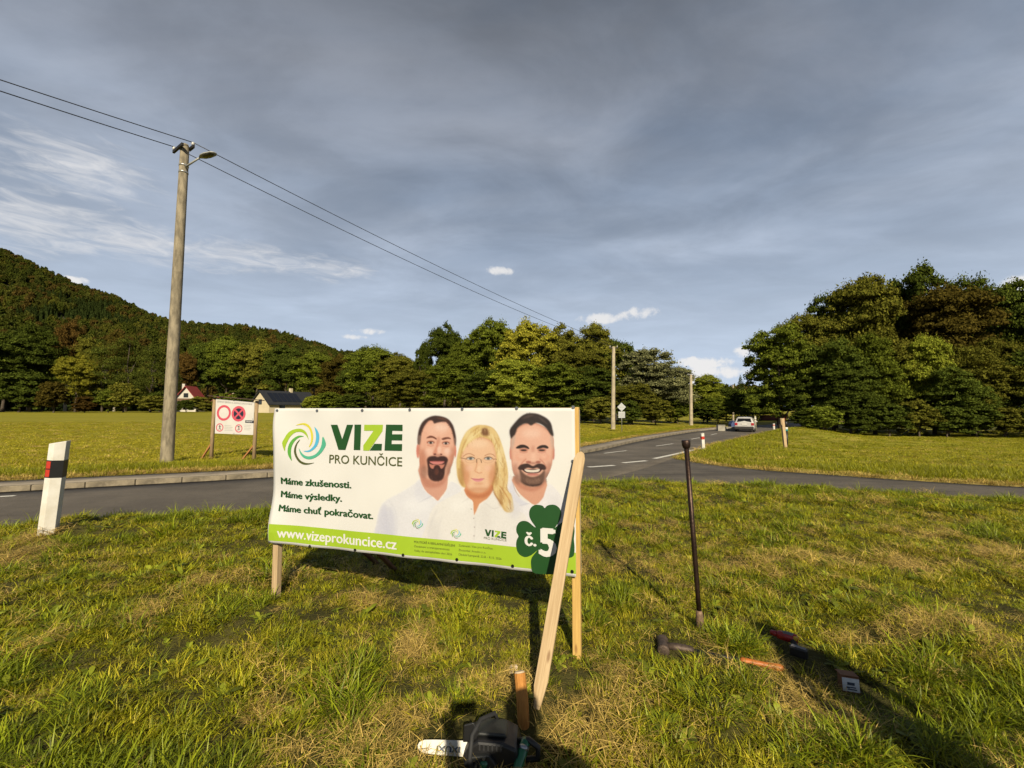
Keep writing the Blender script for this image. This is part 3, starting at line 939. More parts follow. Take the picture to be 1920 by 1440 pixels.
# --- the three printed portraits: one fine grid of coloured points each
class Canvas:
    def __init__(s, x0, y0, x1, y1, S=3):
        s.x0, s.y0, s.S = x0, y0, S
        s.w, s.h = int((x1 - x0) * S), int((y1 - y0) * S)
        s.rgb = np.ones((s.h, s.w, 3)) * np.array([250, 246, 240]) / 255
        s.a = np.zeros((s.h, s.w)); s.id = np.zeros((s.h, s.w), int)
    def _blur(s, m_, sig):
        if sig <= 0: return m_
        r = max(1, int(sig * 2.5)); k = np.exp(-0.5 * (np.arange(-r, r + 1) / sig) ** 2); k /= k.sum()
        p = np.pad(m_, r); o = np.zeros_like(p)
        for i, kk in enumerate(k): o += kk * np.roll(p, i - r, 0)
        p = o; o = np.zeros_like(p)
        for i, kk in enumerate(k): o += kk * np.roll(p, i - r, 1)
        return o[r:-r, r:-r]
    def _put(s, m_, bx, by, col, op, ident):
        h, w = m_.shape
        m_ = m_ * op
        sub = (slice(by, by + h), slice(bx, bx + w))
        c = np.array(col) / 255
        s.rgb[sub] = s.rgb[sub] * (1 - m_[..., None]) + c * m_[..., None]
        if ident:
            s.a[sub] = np.maximum(s.a[sub], m_)
            s.id[sub] = np.where(m_ > 0.5, ident, np.where((s.id[sub] == 0) & (m_ > 0.02), ident, s.id[sub]))
    def poly(s, pts, col, soft=0.5, op=1.0, ident=0, sm=4, closed=True):
        if sm: pts = [(q.x, q.y) for q in spline(pts, sm, closed=True)]
        P = [((x - s.x0) * s.S, (y - s.y0) * s.S) for x, y in pts]
        pad = int(soft * s.S * 3) + 2
        xs = [p[0] for p in P]; ys = [p[1] for p in P]
        bx, by = max(0, int(min(xs)) - pad), max(0, int(min(ys)) - pad)
        ex, ey = min(s.w, int(max(xs)) + pad), min(s.h, int(max(ys)) + pad)
        if ex <= bx or ey <= by: return
        X, Y = np.meshgrid(np.arange(bx, ex) + 0.5, np.arange(by, ey) + 0.5)
        m_ = pip(X, Y, P).astype(float)
        s._put(s._blur(m_, soft * s.S), bx, by, col, op, ident)
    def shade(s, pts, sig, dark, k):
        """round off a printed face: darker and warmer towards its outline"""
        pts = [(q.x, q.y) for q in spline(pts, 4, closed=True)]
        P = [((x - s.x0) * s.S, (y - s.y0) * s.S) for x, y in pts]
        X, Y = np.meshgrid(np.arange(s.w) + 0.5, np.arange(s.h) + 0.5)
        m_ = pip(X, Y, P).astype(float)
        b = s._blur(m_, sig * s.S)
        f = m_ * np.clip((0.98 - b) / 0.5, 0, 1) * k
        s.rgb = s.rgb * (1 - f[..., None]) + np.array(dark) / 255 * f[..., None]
    def oval(s, cx, cy, rx, ry, col, soft=0.5, op=1.0, ident=0, rot=0.0):
        pts = [(cx + rx * math.cos(a) * math.cos(rot) - ry * math.sin(a) * math.sin(rot), cy + rx * math.cos(a) * math.sin(rot) + ry * math.sin(a) * math.cos(rot)) for a in np.linspace(0, 2 * math.pi, 28)[:-1]]
        s.poly(pts, col, soft, op, ident, sm=0)
    def line(s, pts, wd, col, soft=0.3, op=1.0):
        q = [(p.x, p.y) for p in spline(pts, 4)]
        L, Rr = [], []
        for i, p in enumerate(q):
            a, b = q[max(i - 1, 0)], q[min(i + 1, len(q) - 1)]
            dx, dy = b[0] - a[0], b[1] - a[1]; n_ = math.hypot(dx, dy) or 1
            L.append((p[0] - dy / n_ * wd / 2, p[1] + dx / n_ * wd / 2)); Rr.append((p[0] + dy / n_ * wd / 2, p[1] - dx / n_ * wd / 2))
        s.poly(L + Rr[::-1], col, soft, op, 0, sm=0)


def portraits():
    C = Canvas(700, 768, 1076, 1040)
    M = lambda f, pts: [f(*p) for p in pts]
    def ov(f, k, cx, cy, rx, ry, col, soft=0.5, op=1.0, ident=0, rot=0.0):
        x, y = f(cx, cy); C.oval(x, y, rx / k, ry / k, col, soft, op, ident, rot)
    # ---- man with a goatee, left (1)
    C.poly(M(c3, [(60, 1190), (75, 1060), (105, 930), (160, 860), (290, 790), (400, 720), (445, 680), (470, 760), (530, 820), (600, 862), (650, 820), (690, 740), (720, 700), (800, 760), (760, 900), (620, 1250), (300, 1250)]), (238, 236, 240), 0.6, 1, 1)
    C.poly(M(c3, [(66, 1180), (80, 1060), (110, 940), (150, 890), (170, 960), (190, 1080), (215, 1200)]), (218, 217, 234), 2.5, 0.75)
    C.poly(M(c3, [(180, 930), (215, 960), (235, 1180), (205, 1180)]), (222, 222, 236), 2.0, 0.6)
    C.line(M(c3, [(170, 850), (240, 960), (250, 1150)]), 1.2, (222, 222, 232), 1.0, 0.8)
    C.poly(M(c3, [(440, 690), (400, 760), (430, 880), (560, 820), (500, 790)]), (230, 229, 238), 1.2, 0.8)
    C.line(M(c3, [(430, 882), (490, 850), (560, 818)]), 1.2, (200, 200, 214), 0.6, 0.9)
    C.poly(M(c5, [(245, 1100), (250, 1300), (290, 1440), (370, 1560), (480, 1640), (549, 1700), (600, 1640), (700, 1500), (722, 1300), (735, 1100)]), (228, 164, 136), 0.6, 1, 1, sm=2)
    C.poly(M(c5, [(260, 1200), (300, 1420), (420, 1480), (620, 1440), (720, 1280), (730, 1180), (520, 1400)]), (190, 112, 84), 2.0, 0.55)
    ov(c5, 9, 212, 860, 28, 118, (232, 142, 118), 0.5, 1, 1); ov(c5, 9, 845, 860, 18, 105, (226, 132, 108), 0.5, 1, 1)
    ov(c5, 9, 215, 850, 12, 70, (196, 104, 86), 0.7, 0.6)
    C.poly(M(c5, [(240, 560), (228, 760), (238, 960), (248, 1130), (280, 1260), (360, 1340), (520, 1385), (640, 1340), (720, 1240), (775, 1120), (822, 950), (846, 780), (840, 600), (790, 450), (680, 340), (540, 310), (400, 330), (300, 420)]), (242, 180, 150), 0.5, 1, 1)
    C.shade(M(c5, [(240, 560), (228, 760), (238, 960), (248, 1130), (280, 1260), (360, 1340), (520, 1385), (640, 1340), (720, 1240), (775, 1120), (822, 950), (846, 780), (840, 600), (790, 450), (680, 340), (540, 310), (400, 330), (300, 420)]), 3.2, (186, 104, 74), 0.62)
    C.poly(M(c5, [(240, 860), (260, 1100), (330, 1300), (360, 1180), (330, 1000), (300, 860)]), (230, 155, 118), 2.2, 0.6)
    C.poly(M(c5, [(840, 760), (800, 960), (740, 1140), (690, 1240), (700, 1080), (760, 900)]), (234, 160, 126), 2.2, 0.6)
    ov(c5, 9, 400, 880, 90, 60, (250, 200, 174), 2.0, 0.75); ov(c5, 9, 730, 880, 70, 60, (252, 206, 184), 2.0, 0.75)
    ov(c5, 9, 540, 500, 190, 110, (248, 194, 166), 3.0, 0.75)
    C.poly(M(c5, [(208, 735), (212, 600), (240, 470), (300, 360), (400, 290), (500, 265), (620, 280), (720, 320), (790, 400), (830, 500), (857, 640), (852, 765), (836, 740), (818, 640), (786, 510), (740, 430), (680, 368), (560, 378), (485, 396), (462, 352), (400, 348), (332, 425), (282, 530), (256, 640), (244, 740)]), (66, 42, 36), 0.95, 1, 1, sm=3)
    C.poly(M(c5, [(520, 300), (640, 300), (720, 350), (760, 420), (690, 350), (600, 330)]), (118, 72, 54), 1.0, 0.7)
    C.poly(M(c5, [(212, 740), (216, 610), (262, 600), (250, 740)]), (150, 120, 106), 1.0, 0.75); C.poly(M(c5, [(822, 650), (856, 650), (850, 770), (834, 750)]), (150, 118, 104), 1.0, 0.7)
    for pts in ([(352, 645), (400, 608), (460, 608), (525, 645), (520, 668), (460, 640), (400, 642)], [(612, 655), (660, 632), (735, 628), (775, 660), (720, 656), (640, 674)]): C.poly(M(c5, pts), (118, 62, 44), 0.5, 0.95)
    for ex, ey in ((428, 722), (686, 732)):
        ov(c5, 9, ex, ey - 6, 72, 34, (196, 112, 82), 0.8, 0.75); ov(c5, 9, ex, ey, 48, 19, (214, 192, 182), 0.35); ov(c5, 9, ex, ey, 23, 20, (60, 52, 48), 0.3)
        C.line(M(c5, [(ex - 58, ey - 4), (ex - 20, ey - 22), (ex + 25, ey - 22), (ex + 58, ey - 2)]), 1.0, (96, 50, 38), 0.35)
        C.line(M(c5, [(ex - 60, ey + 40), (ex, ey + 56), (ex + 55, ey + 44)]), 0.9, (196, 108, 80), 0.6, 0.8)
    C.poly(M(c5, [(540, 680), (510, 800), (460, 900), (500, 920), (550, 860), (560, 740)]), (212, 124, 92), 1.2, 0.6)
    ov(c5, 9, 570, 840, 34, 60, (252, 204, 182), 1.2, 0.85); ov(c5, 9, 498, 914, 24, 12, (92, 40, 34), 0.5); ov(c5, 9, 606, 916, 20, 11, (92, 40, 34), 0.5)
    C.poly(M(c5, [(365, 1000), (410, 955), (500, 944), (545, 962), (600, 944), (680, 955), (722, 1005), (704, 1070), (672, 1160), (662, 1260), (620, 1345), (520, 1372), (430, 1342), (388, 1270), (380, 1150), (370, 1070)]), (66, 36, 32), 1.0, 1)
    C.poly(M(c5, [(405, 1072), (460, 1092), (640, 1088), (672, 1066), (648, 1130), (606, 1160), (570, 1110), (500, 1110), (470, 1160), (425, 1140)]), (212, 128, 102), 0.6)
    ov(c5, 9, 535, 1125, 38, 26, (72, 38, 32), 0.6); ov(c5, 9, 530, 1210, 34, 60, (112, 58, 42), 1.2, 0.7)
    C.poly(M(c5, [(412, 1036), (540, 1026), (660, 1036), (620, 1078), (540, 1088), (460, 1078)]), (222, 128, 118), 0.45); C.line(M(c5, [(405, 1032), (540, 1032), (665, 1032)]), 1.2, (122, 44, 42), 0.35)
    # ---- man with a short beard, right (3)
    C.poly(M(c3, [(1195, 640), (1240, 690), (1262, 770), (1320, 850), (1422, 897), (1480, 850), (1524, 770), (1556, 720), (1640, 800), (1692, 900), (1716, 1010), (1720, 1290), (1200, 1290), (1190, 900)]), (243, 239, 241), 0.6, 1, 3)
    C.poly(M(c3, [(1235, 690), (1210, 800), (1310, 900), (1370, 885), (1290, 830), (1255, 760)]), (226, 225, 238), 1.4, 0.9)
    C.line(M(c3, [(1300, 905), (1350, 890), (1385, 885)]), 1.2, (204, 203, 216), 0.6); C.line(M(c3, [(1238, 690), (1262, 770), (1300, 830)]), 1.0, (150, 110, 100), 0.6, 0.7)
    C.poly(M(c7, [(240, 960), (250, 1080), (330, 1200), (440, 1290), (530, 1345), (620, 1270), (660, 1180), (668, 980)]), (230, 164, 130), 0.6, 1, 3, sm=2)
    C.poly(M(c7, [(260, 1020), (340, 1120), (500, 1160), (640, 1090), (664, 1000), (500, 1110)]), (196, 118, 88), 1.8, 0.6)
    ov(c7, 7.2, 200, 640, 17, 92, (218, 134, 112), 0.5, 1, 3); ov(c7, 7.2, 778, 640, 15, 95, (212, 124, 104), 0.5, 1, 3)
    C.poly(M(c7, [(205, 420), (195, 560), (207, 740), (232, 880), (285, 985), (350, 1060), (430, 1088), (500, 1096), (590, 1082), (660, 1000), (722, 880), (765, 740), (782, 560), (772, 420), (690, 320), (540, 240), (370, 252), (262, 330)]), (242, 182, 152), 0.5, 1, 3)
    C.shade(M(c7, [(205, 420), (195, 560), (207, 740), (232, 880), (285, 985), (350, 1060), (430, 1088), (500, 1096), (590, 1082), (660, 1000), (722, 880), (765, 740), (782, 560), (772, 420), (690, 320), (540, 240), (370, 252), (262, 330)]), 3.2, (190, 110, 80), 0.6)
    C.poly(M(c7, [(210, 420), (204, 600), (240, 540), (262, 400)]), (206, 176, 158), 1.5, 0.8); C.poly(M(c7, [(770, 420), (778, 600), (750, 540), (735, 420)]), (208, 176, 156), 1.5, 0.8)
    C.poly(M(c7, [(215, 760), (240, 900), (300, 1000), (330, 900), (290, 760)]), (240, 186, 160), 2.0, 0.7); C.poly(M(c7, [(760, 760), (720, 890), (670, 980), (660, 860), (700, 740)]), (238, 180, 152), 2.0, 0.6)
    ov(c7, 7.2, 330, 700, 70, 46, (240, 168, 136), 2.0, 0.7); ov(c7, 7.2, 660, 700, 70, 46, (236, 162, 130), 2.0, 0.7)
    C.poly(M(c7, [(186, 335), (202, 445), (222, 430), (262, 385), (292, 305), (370, 252), (430, 246), (475, 272), (540, 237), (620, 262), (690, 322), (738, 395), (778, 410), (762, 320), (740, 240), (690, 180), (600, 130), (520, 108), (420, 110), (340, 150), (260, 230)]), (50, 37, 34), 1.0, 1, 3, sm=3)
    for pts in ([(340, 180), (430, 130), (520, 130), (440, 170)], [(560, 150), (640, 190), (700, 260), (620, 210)]): C.poly(M(c7, pts), (92, 72, 66), 1.0, 0.6)
    for pts in ([(268, 575), (310, 540), (370, 530), (432, 556), (448, 590), (380, 572), (310, 584)], [(550, 582), (590, 545), (660, 535), (708, 562), (696, 584), (640, 572), (592, 588)]): C.poly(M(c7, pts), (48, 31, 27), 0.5)
    for ex in (375, 620):
        ov(c7, 7.2, ex, 603, 60, 26, (186, 108, 82), 0.9, 0.75); ov(c7, 7.2, ex, 606, 40, 11, (58, 38, 34), 0.4)
        C.line(M(c7, [(ex - 55, 632), (ex, 642), (ex + 55, 630)]), 0.9, (196, 116, 90), 0.6, 0.8)
    ov(c7, 7.2, 505, 690, 34, 80, (250, 196, 166), 1.6, 0.8); ov(c7, 7.2, 440, 765, 36, 16, (172, 92, 72), 0.8, 0.9); ov(c7, 7.2, 572, 765, 34, 16, (166, 88, 70), 0.8, 0.9)
    C.line(M(c7, [(410, 720), (350, 780), (310, 850)]), 1.6, (196, 112, 84), 0.9, 0.8); C.line(M(c7, [(590, 720), (650, 780), (690, 850)]), 1.6, (190, 108, 82), 0.9, 0.8)
    C.poly(M(c7, [(318, 860), (330, 960), (336, 1030), (400, 1078), (500, 1096), (600, 1080), (650, 1010), (662, 870), (600, 930), (500, 965), (400, 935)]), (112, 78, 62), 1.3)
    C.poly(M(c7, [(400, 990), (500, 1000), (600, 985), (580, 1040), (500, 1055), (420, 1040)]), (142, 104, 84), 1.4, 0.8)
    C.poly(M(c7, [(340, 1010), (400, 1066), (500, 1090), (600, 1070), (645, 1010), (600, 1050), (500, 1070), (400, 1050)]), (70, 46, 40), 0.8, 0.9)
    C.poly(M(c7, [(296, 850), (340, 800), (430, 786), (500, 818), (570, 786), (650, 800), (680, 855), (640, 872), (560, 842), (500, 854), (430, 842), (340, 874)]), (66, 42, 36), 0.7)
    C.poly(M(c7, [(350, 856), (430, 862), (570, 858), (626, 846), (592, 902), (500, 918), (408, 908)]), (62, 26, 26), 0.5); C.poly(M(c7, [(388, 864), (500, 872), (592, 860), (572, 896), (500, 904), (420, 898)]), (242, 228, 208), 0.35)
    ov(c7, 7.2, 500, 932, 84, 17, (206, 124, 108), 0.6)
    # ---- woman with long fair hair and glasses (2), in front
    C.poly(M(c3, [(470, 1260), (505, 1080), (555, 930), (640, 862), (760, 805), (842, 765), (880, 850), (905, 930), (912, 990), (930, 940), (1000, 862), (1062, 790), (1130, 850), (1180, 930), (1250, 945), (1330, 965), (1372, 1050), (1385, 1290), (900, 1290)]), (243, 238, 232), 0.6, 1, 2, sm=3)
    C.line(M(c3, [(520, 1150), (555, 1020), (600, 930)]), 3.0, (226, 222, 222), 1.6, 0.8); C.line(M(c3, [(590, 1200), (610, 1080), (640, 990)]), 2.0, (228, 224, 222), 1.4, 0.7)
    C.line(M(c3, [(800, 880), (850, 850), (880, 830)]), 1.4, (214, 210, 208), 0.8, 0.8); C.line(M(c3, [(1000, 880), (1070, 930), (1120, 920)]), 1.4, (218, 212, 208), 0.8, 0.8); C.line(M(c3, [(915, 1000), (918, 1100), (905, 1200)]), 1.2, (222, 216, 212), 0.8, 0.9)
    for bx, by in ((885, 935), (905, 1015), (912, 1090), (908, 1165)): ov(c3, 4.571, bx, by, 5, 5, (150, 140, 136), 0.4, 0.8)
    C.line(M(c3, [(1240, 1100), (1300, 1060), (1350, 1020)]), 2.0, (226, 220, 216), 1.2, 0.7)
    C.poly(M(c6, [(450, 112), (380, 130), (300, 190), (240, 290), (205, 400), (180, 500), (172, 600), (185, 750), (220, 840), (300, 885), (620, 880), (640, 960), (700, 1060), (760, 1165), (830, 1182), (872, 1150), (860, 1040), (838, 955), (790, 905), (800, 780), (795, 640), (760, 480), (720, 340), (680, 230), (620, 150), (540, 115)]), (224, 184, 104), 1.0, 1, 2, sm=3)
    C.poly(M(c6, [(285, 860), (288, 965), (340, 1020), (375, 1060), (386, 1220), (450, 1080), (540, 1020), (604, 930), (604, 840)]), (228, 148, 92), 0.6, 1, 2, sm=2)
    C.poly(M(c6, [(288, 900), (360, 950), (450, 965), (560, 920), (600, 850), (604, 930), (520, 1000), (400, 1010), (310, 980)]), (198, 110, 58), 1.6, 0.7)
    C.poly(M(c6, [(250, 330), (225, 480), (240, 640), (265, 780), (300, 880), (370, 930), (450, 945), (530, 920), (590, 840), (640, 730), (662, 600), (658, 450), (620, 330), (530, 270), (420, 260), (320, 290)]), (246, 196, 152), 0.6, 1, 2)
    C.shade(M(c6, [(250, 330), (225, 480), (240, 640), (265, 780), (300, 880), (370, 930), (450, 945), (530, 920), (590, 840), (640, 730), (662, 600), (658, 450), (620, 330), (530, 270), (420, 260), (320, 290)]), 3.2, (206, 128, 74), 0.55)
    C.poly(M(c6, [(235, 560), (250, 700), (290, 850), (330, 760), (300, 620)]), (236, 166, 112), 2.4, 0.6); C.poly(M(c6, [(655, 560), (635, 720), (580, 850), (560, 740), (610, 620)]), (238, 170, 116), 2.4, 0.6)
    ov(c6, 6.547, 450, 390, 120, 70, (246, 196, 152), 3, 0.8); ov(c6, 6.547, 310, 640, 55, 50, (246, 196, 152), 2.2, 0.7); ov(c6, 6.547, 575, 640, 50, 50, (246, 196, 150), 2.2, 0.7)
    C.poly(M(c6, [(450, 112), (330, 170), (240, 300), (200, 450), (176, 580), (190, 760), (215, 640), (230, 490), (290, 375), (380, 295), (480, 245), (545, 200), (560, 150)]), (234, 200, 120), 0.8, 1)
    C.poly(M(c6, [(555, 150), (540, 230), (600, 300), (640, 400), (662, 520), (645, 640), (665, 760), (620, 900), (720, 1060), (800, 1165), (862, 1150), (850, 1000), (790, 900), (800, 700), (760, 480), (700, 280), (620, 150)]), (236, 202, 128), 0.8, 1)
    C.poly(M(c6, [(480, 160), (540, 150), (565, 200), (560, 240), (520, 240), (480, 230)]), (118, 68, 34), 1.6, 0.85)
    for pts, cc in (([(440, 140), (330, 230), (260, 360), (215, 520)], (196, 146, 66)), ([(480, 180), (380, 250), (300, 330), (250, 430)], (250, 226, 160)), ([(600, 220), (660, 360), (700, 540), (690, 760)], (250, 228, 168)),
                    ([(640, 260), (720, 460), (760, 700), (740, 900)], (204, 160, 84)), ([(640, 740), (610, 860), (640, 960), (720, 1080)], (168, 104, 44)), ([(670, 780), (650, 880), (700, 980), (780, 1120)], (246, 210, 140)),
                    ([(700, 860), (760, 940), (820, 1040), (840, 1140)], (196, 132, 56)), ([(200, 640), (205, 760), (250, 850)], (196, 146, 70)), ([(650, 560), (668, 660), (655, 720)], (120, 72, 34))):
        C.line(M(c6, pts), 2.2, cc, 0.9, 0.75)
    C.line(M(c6, [(250, 500), (290, 470), (340, 462), (395, 490)]), 1.1, (168, 108, 66), 0.5, 0.9); C.line(M(c6, [(515, 490), (560, 468), (610, 470), (645, 500)]), 1.1, (168, 108, 66), 0.5, 0.9)
    for ex in (345, 560):
        ov(c6, 6.547, ex, 522, 62, 26, (214, 160, 118), 0.9, 0.8); ov(c6, 6.547, ex, 523, 46, 16, (206, 198, 190), 0.4); ov(c6, 6.547, ex, 522, 19, 16, (92, 98, 100), 0.35)
        C.line(M(c6, [(ex - 52, 520), (ex - 15, 504), (ex + 20, 504), (ex + 52, 522)]), 1.0, (84, 66, 54), 0.35)
        C.line(M(c6, [(ex - 75, 530), (ex - 50, 565), (ex, 576), (ex + 52, 560), (ex + 72, 530)]), 0.7, (196, 146, 108), 0.4, 0.8)
    C.line(M(c6, [(418, 530), (420, 550), (416, 575)]), 1.2, (96, 66, 40), 0.35); C.line(M(c6, [(470, 535), (474, 555), (478, 575)]), 1.2, (96, 66, 40), 0.35); C.line(M(c6, [(418, 530), (445, 522), (470, 535)]), 0.7, (140, 100, 66), 0.4)
    C.line(M(c6, [(225, 515), (265, 520), (295, 530)]), 0.9, (110, 76, 48), 0.4); C.line(M(c6, [(618, 530), (650, 528), (664, 535)]), 0.9, (110, 76, 48), 0.4)
    C.line(M(c6, [(425, 560), (410, 640), (395, 670), (420, 690)]), 1.6, (214, 142, 92), 0.9, 0.8); C.line(M(c6, [(420, 690), (450, 702), (485, 688)]), 1.2, (204, 130, 84), 0.6, 0.8); ov(c6, 6.547, 448, 650, 18, 36, (250, 206, 166), 1.0, 0.8)
    C.poly(M(c6, [(360, 770), (410, 765), (440, 770), (470, 764), (508, 772), (470, 800), (430, 806), (390, 796)]), (232, 142, 150), 0.5); C.line(M(c6, [(345, 762), (390, 776), (440, 780), (515, 768)]), 0.8, (176, 92, 84), 0.4)
    # ---- modelling of the faces: sockets, cheeks, jaw stubble, side light
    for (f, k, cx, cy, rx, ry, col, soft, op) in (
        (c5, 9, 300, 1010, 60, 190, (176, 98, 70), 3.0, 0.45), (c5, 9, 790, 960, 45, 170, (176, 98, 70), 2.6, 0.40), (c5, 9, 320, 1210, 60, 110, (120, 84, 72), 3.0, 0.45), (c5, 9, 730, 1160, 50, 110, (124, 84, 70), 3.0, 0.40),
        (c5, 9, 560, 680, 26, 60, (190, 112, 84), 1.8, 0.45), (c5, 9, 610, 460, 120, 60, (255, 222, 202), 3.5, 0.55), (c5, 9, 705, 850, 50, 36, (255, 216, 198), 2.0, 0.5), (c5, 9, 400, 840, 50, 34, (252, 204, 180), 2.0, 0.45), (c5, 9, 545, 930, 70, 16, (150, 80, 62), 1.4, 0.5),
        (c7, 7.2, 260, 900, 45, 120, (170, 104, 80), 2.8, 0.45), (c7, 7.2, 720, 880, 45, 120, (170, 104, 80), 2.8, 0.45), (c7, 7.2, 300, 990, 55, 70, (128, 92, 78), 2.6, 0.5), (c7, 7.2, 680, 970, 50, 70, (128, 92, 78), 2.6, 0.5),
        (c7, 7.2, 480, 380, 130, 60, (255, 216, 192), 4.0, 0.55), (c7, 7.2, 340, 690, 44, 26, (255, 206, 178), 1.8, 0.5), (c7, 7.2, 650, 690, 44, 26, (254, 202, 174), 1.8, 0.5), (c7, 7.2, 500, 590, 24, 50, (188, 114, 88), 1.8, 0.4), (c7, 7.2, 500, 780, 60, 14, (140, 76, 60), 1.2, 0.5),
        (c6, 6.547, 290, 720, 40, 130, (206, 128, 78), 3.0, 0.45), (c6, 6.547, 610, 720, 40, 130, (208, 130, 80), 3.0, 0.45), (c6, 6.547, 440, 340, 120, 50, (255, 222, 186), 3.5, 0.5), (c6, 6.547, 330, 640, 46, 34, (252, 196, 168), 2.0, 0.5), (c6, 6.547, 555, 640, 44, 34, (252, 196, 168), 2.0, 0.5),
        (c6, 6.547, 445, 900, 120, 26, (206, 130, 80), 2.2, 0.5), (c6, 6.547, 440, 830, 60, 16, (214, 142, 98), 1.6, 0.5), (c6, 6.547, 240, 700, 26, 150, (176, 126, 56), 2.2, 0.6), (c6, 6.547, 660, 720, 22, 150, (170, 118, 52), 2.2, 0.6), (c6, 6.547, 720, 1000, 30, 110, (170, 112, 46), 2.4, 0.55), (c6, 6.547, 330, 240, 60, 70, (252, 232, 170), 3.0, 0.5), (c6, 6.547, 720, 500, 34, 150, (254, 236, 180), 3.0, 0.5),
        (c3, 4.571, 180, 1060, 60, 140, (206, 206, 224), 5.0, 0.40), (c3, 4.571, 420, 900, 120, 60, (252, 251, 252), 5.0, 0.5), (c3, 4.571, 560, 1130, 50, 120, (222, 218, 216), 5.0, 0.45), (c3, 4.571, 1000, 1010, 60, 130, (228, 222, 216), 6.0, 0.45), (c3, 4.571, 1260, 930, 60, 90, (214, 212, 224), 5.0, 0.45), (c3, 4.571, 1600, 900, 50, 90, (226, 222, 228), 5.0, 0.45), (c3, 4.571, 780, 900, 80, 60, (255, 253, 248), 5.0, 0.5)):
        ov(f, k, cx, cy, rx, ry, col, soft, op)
    # ---- strands, stubble and skin grain
    rg = random.Random(3)
    def strands(f, box, n, ang, ln, wd, cols, op, jit=0.35, inside=None):
        for _ in range(n):
            x, y = rg.uniform(box[0], box[2]), rg.uniform(box[1], box[3])
            if inside and not pip(np.array([x]), np.array([y]), inside)[0]: continue
            a = ang(x, y) + rg.gauss(0, jit); l_ = ln * rg.uniform(0.5, 1.3)
            C.line([f(x, y), f(x + l_ * 0.5 * math.cos(a), y + l_ * 0.5 * math.sin(a)), f(x + l_ * math.cos(a + 0.15), y + l_ * math.sin(a + 0.15))], wd, rg.choice(cols), 0.25, op)
    strands(c5, (215, 275, 850, 700), 150, lambda x, y: math.atan2(y - 620, x - 530) + math.pi, 20, 0.5, [(40, 24, 22), (104, 68, 54), (84, 52, 42)], 0.6,
            inside=[(208, 735), (212, 600), (240, 470), (300, 360), (400, 290), (500, 265), (620, 280), (720, 320), (790, 400), (830, 500), (857, 640), (852, 765), (818, 640), (786, 510), (740, 430), (680, 368), (560, 378), (485, 396), (462, 352), (400, 348), (332, 425), (282, 530), (256, 640), (244, 740)])
    strands(c5, (375, 950, 715, 1370), 150, lambda x, y: 1.5, 34, 0.45, [(40, 20, 20), (128, 84, 66), (96, 58, 46)], 0.5, inside=[(380, 1150), (400, 1180), (660, 1180), (662, 1260), (620, 1345), (520, 1372), (430, 1342), (388, 1270)])
    strands(c7, (190, 110, 775, 400), 170, lambda x, y: -0.6 if x < 480 else 0.7, 24, 0.5, [(30, 22, 20), (96, 76, 68), (72, 54, 48)], 0.6,
            inside=[(186, 335), (202, 445), (262, 385), (292, 305), (370, 252), (430, 246), (475, 272), (540, 237), (620, 262), (690, 322), (738, 395), (778, 410), (762, 320), (740, 240), (690, 180), (600, 130), (520, 108), (420, 110), (340, 150), (260, 230)])
    strands(c7, (310, 860, 670, 1095), 170, lambda x, y: 1.5, 22, 0.4, [(60, 40, 34), (186, 150, 130), (150, 112, 92)], 0.55, inside=[(318, 960), (336, 1030), (400, 1078), (500, 1096), (600, 1080), (650, 1010), (655, 950), (500, 975), (400, 960)])
    strands(c6, (175, 120, 560, 860), 200, lambda x, y: math.atan2(520 - y + 200, -(x - 480)) if x < 480 else 1.7, 36, 0.6, [(252, 232, 172), (176, 126, 54), (240, 204, 128), (150, 100, 42)], 0.6, 0.2, inside=[(450, 112), (330, 170), (240, 300), (200, 450), (176, 580), (190, 760), (215, 640), (230, 490), (290, 375), (380, 295), (480, 245), (545, 200), (560, 150)])
    strands(c6, (560, 150, 865, 1170), 300, lambda x, y: 1.45 if y < 850 else 1.0, 60, 0.6, [(254, 236, 180), (186, 132, 58), (240, 200, 124), (150, 98, 40)], 0.6, 0.2, inside=[(555, 150), (600, 300), (640, 400), (662, 520), (645, 640), (665, 760), (620, 900), (720, 1060), (800, 1165), (862, 1150), (850, 1000), (790, 900), (800, 700), (760, 480), (700, 280), (620, 150)])
    C.rgb = np.clip(C.rgb * (1 + (C._blur(np.random.default_rng(4).normal(size=C.a.shape), 1.6) * 0.10)[..., None] * (C.a > 0)[..., None] * 0.5), 0, 1)
    # ---- to meshes
    S = C.S
    rgb = C.rgb.reshape(C.h // S, S, C.w // S, S, 3).mean((1, 3)); al = C.a.reshape(C.h // S, S, C.w // S, S).max((1, 3)); idm = C.id[S // 2::S, S // 2::S]
    lin = np.where(rgb <= 0.04045, rgb / 12.92, ((rgb + 0.055) / 1.055) ** 2.4)
    lin = lin * 0.86 + lin.mean(2, keepdims=True) * 0.14
    white = np.array([0.955, 0.93, 0.88])
    lin = np.clip(lin / white * 0.42, 0, 0.45)
    pm = bpy.data.materials.new('portrait_print'); pm.use_nodes = True
    T = pm.node_tree; p = T.nodes['Principled BSDF']; p.inputs['Roughness'].default_value = 0.5; p.inputs['Specular IOR Level'].default_value = 0.35
    a_ = T.nodes.new('ShaderNodeAttribute'); a_.attribute_name = 'ink'; T.links.new(a_.outputs['Color'], p.inputs['Base Color'])
    hh, ww = idm.shape
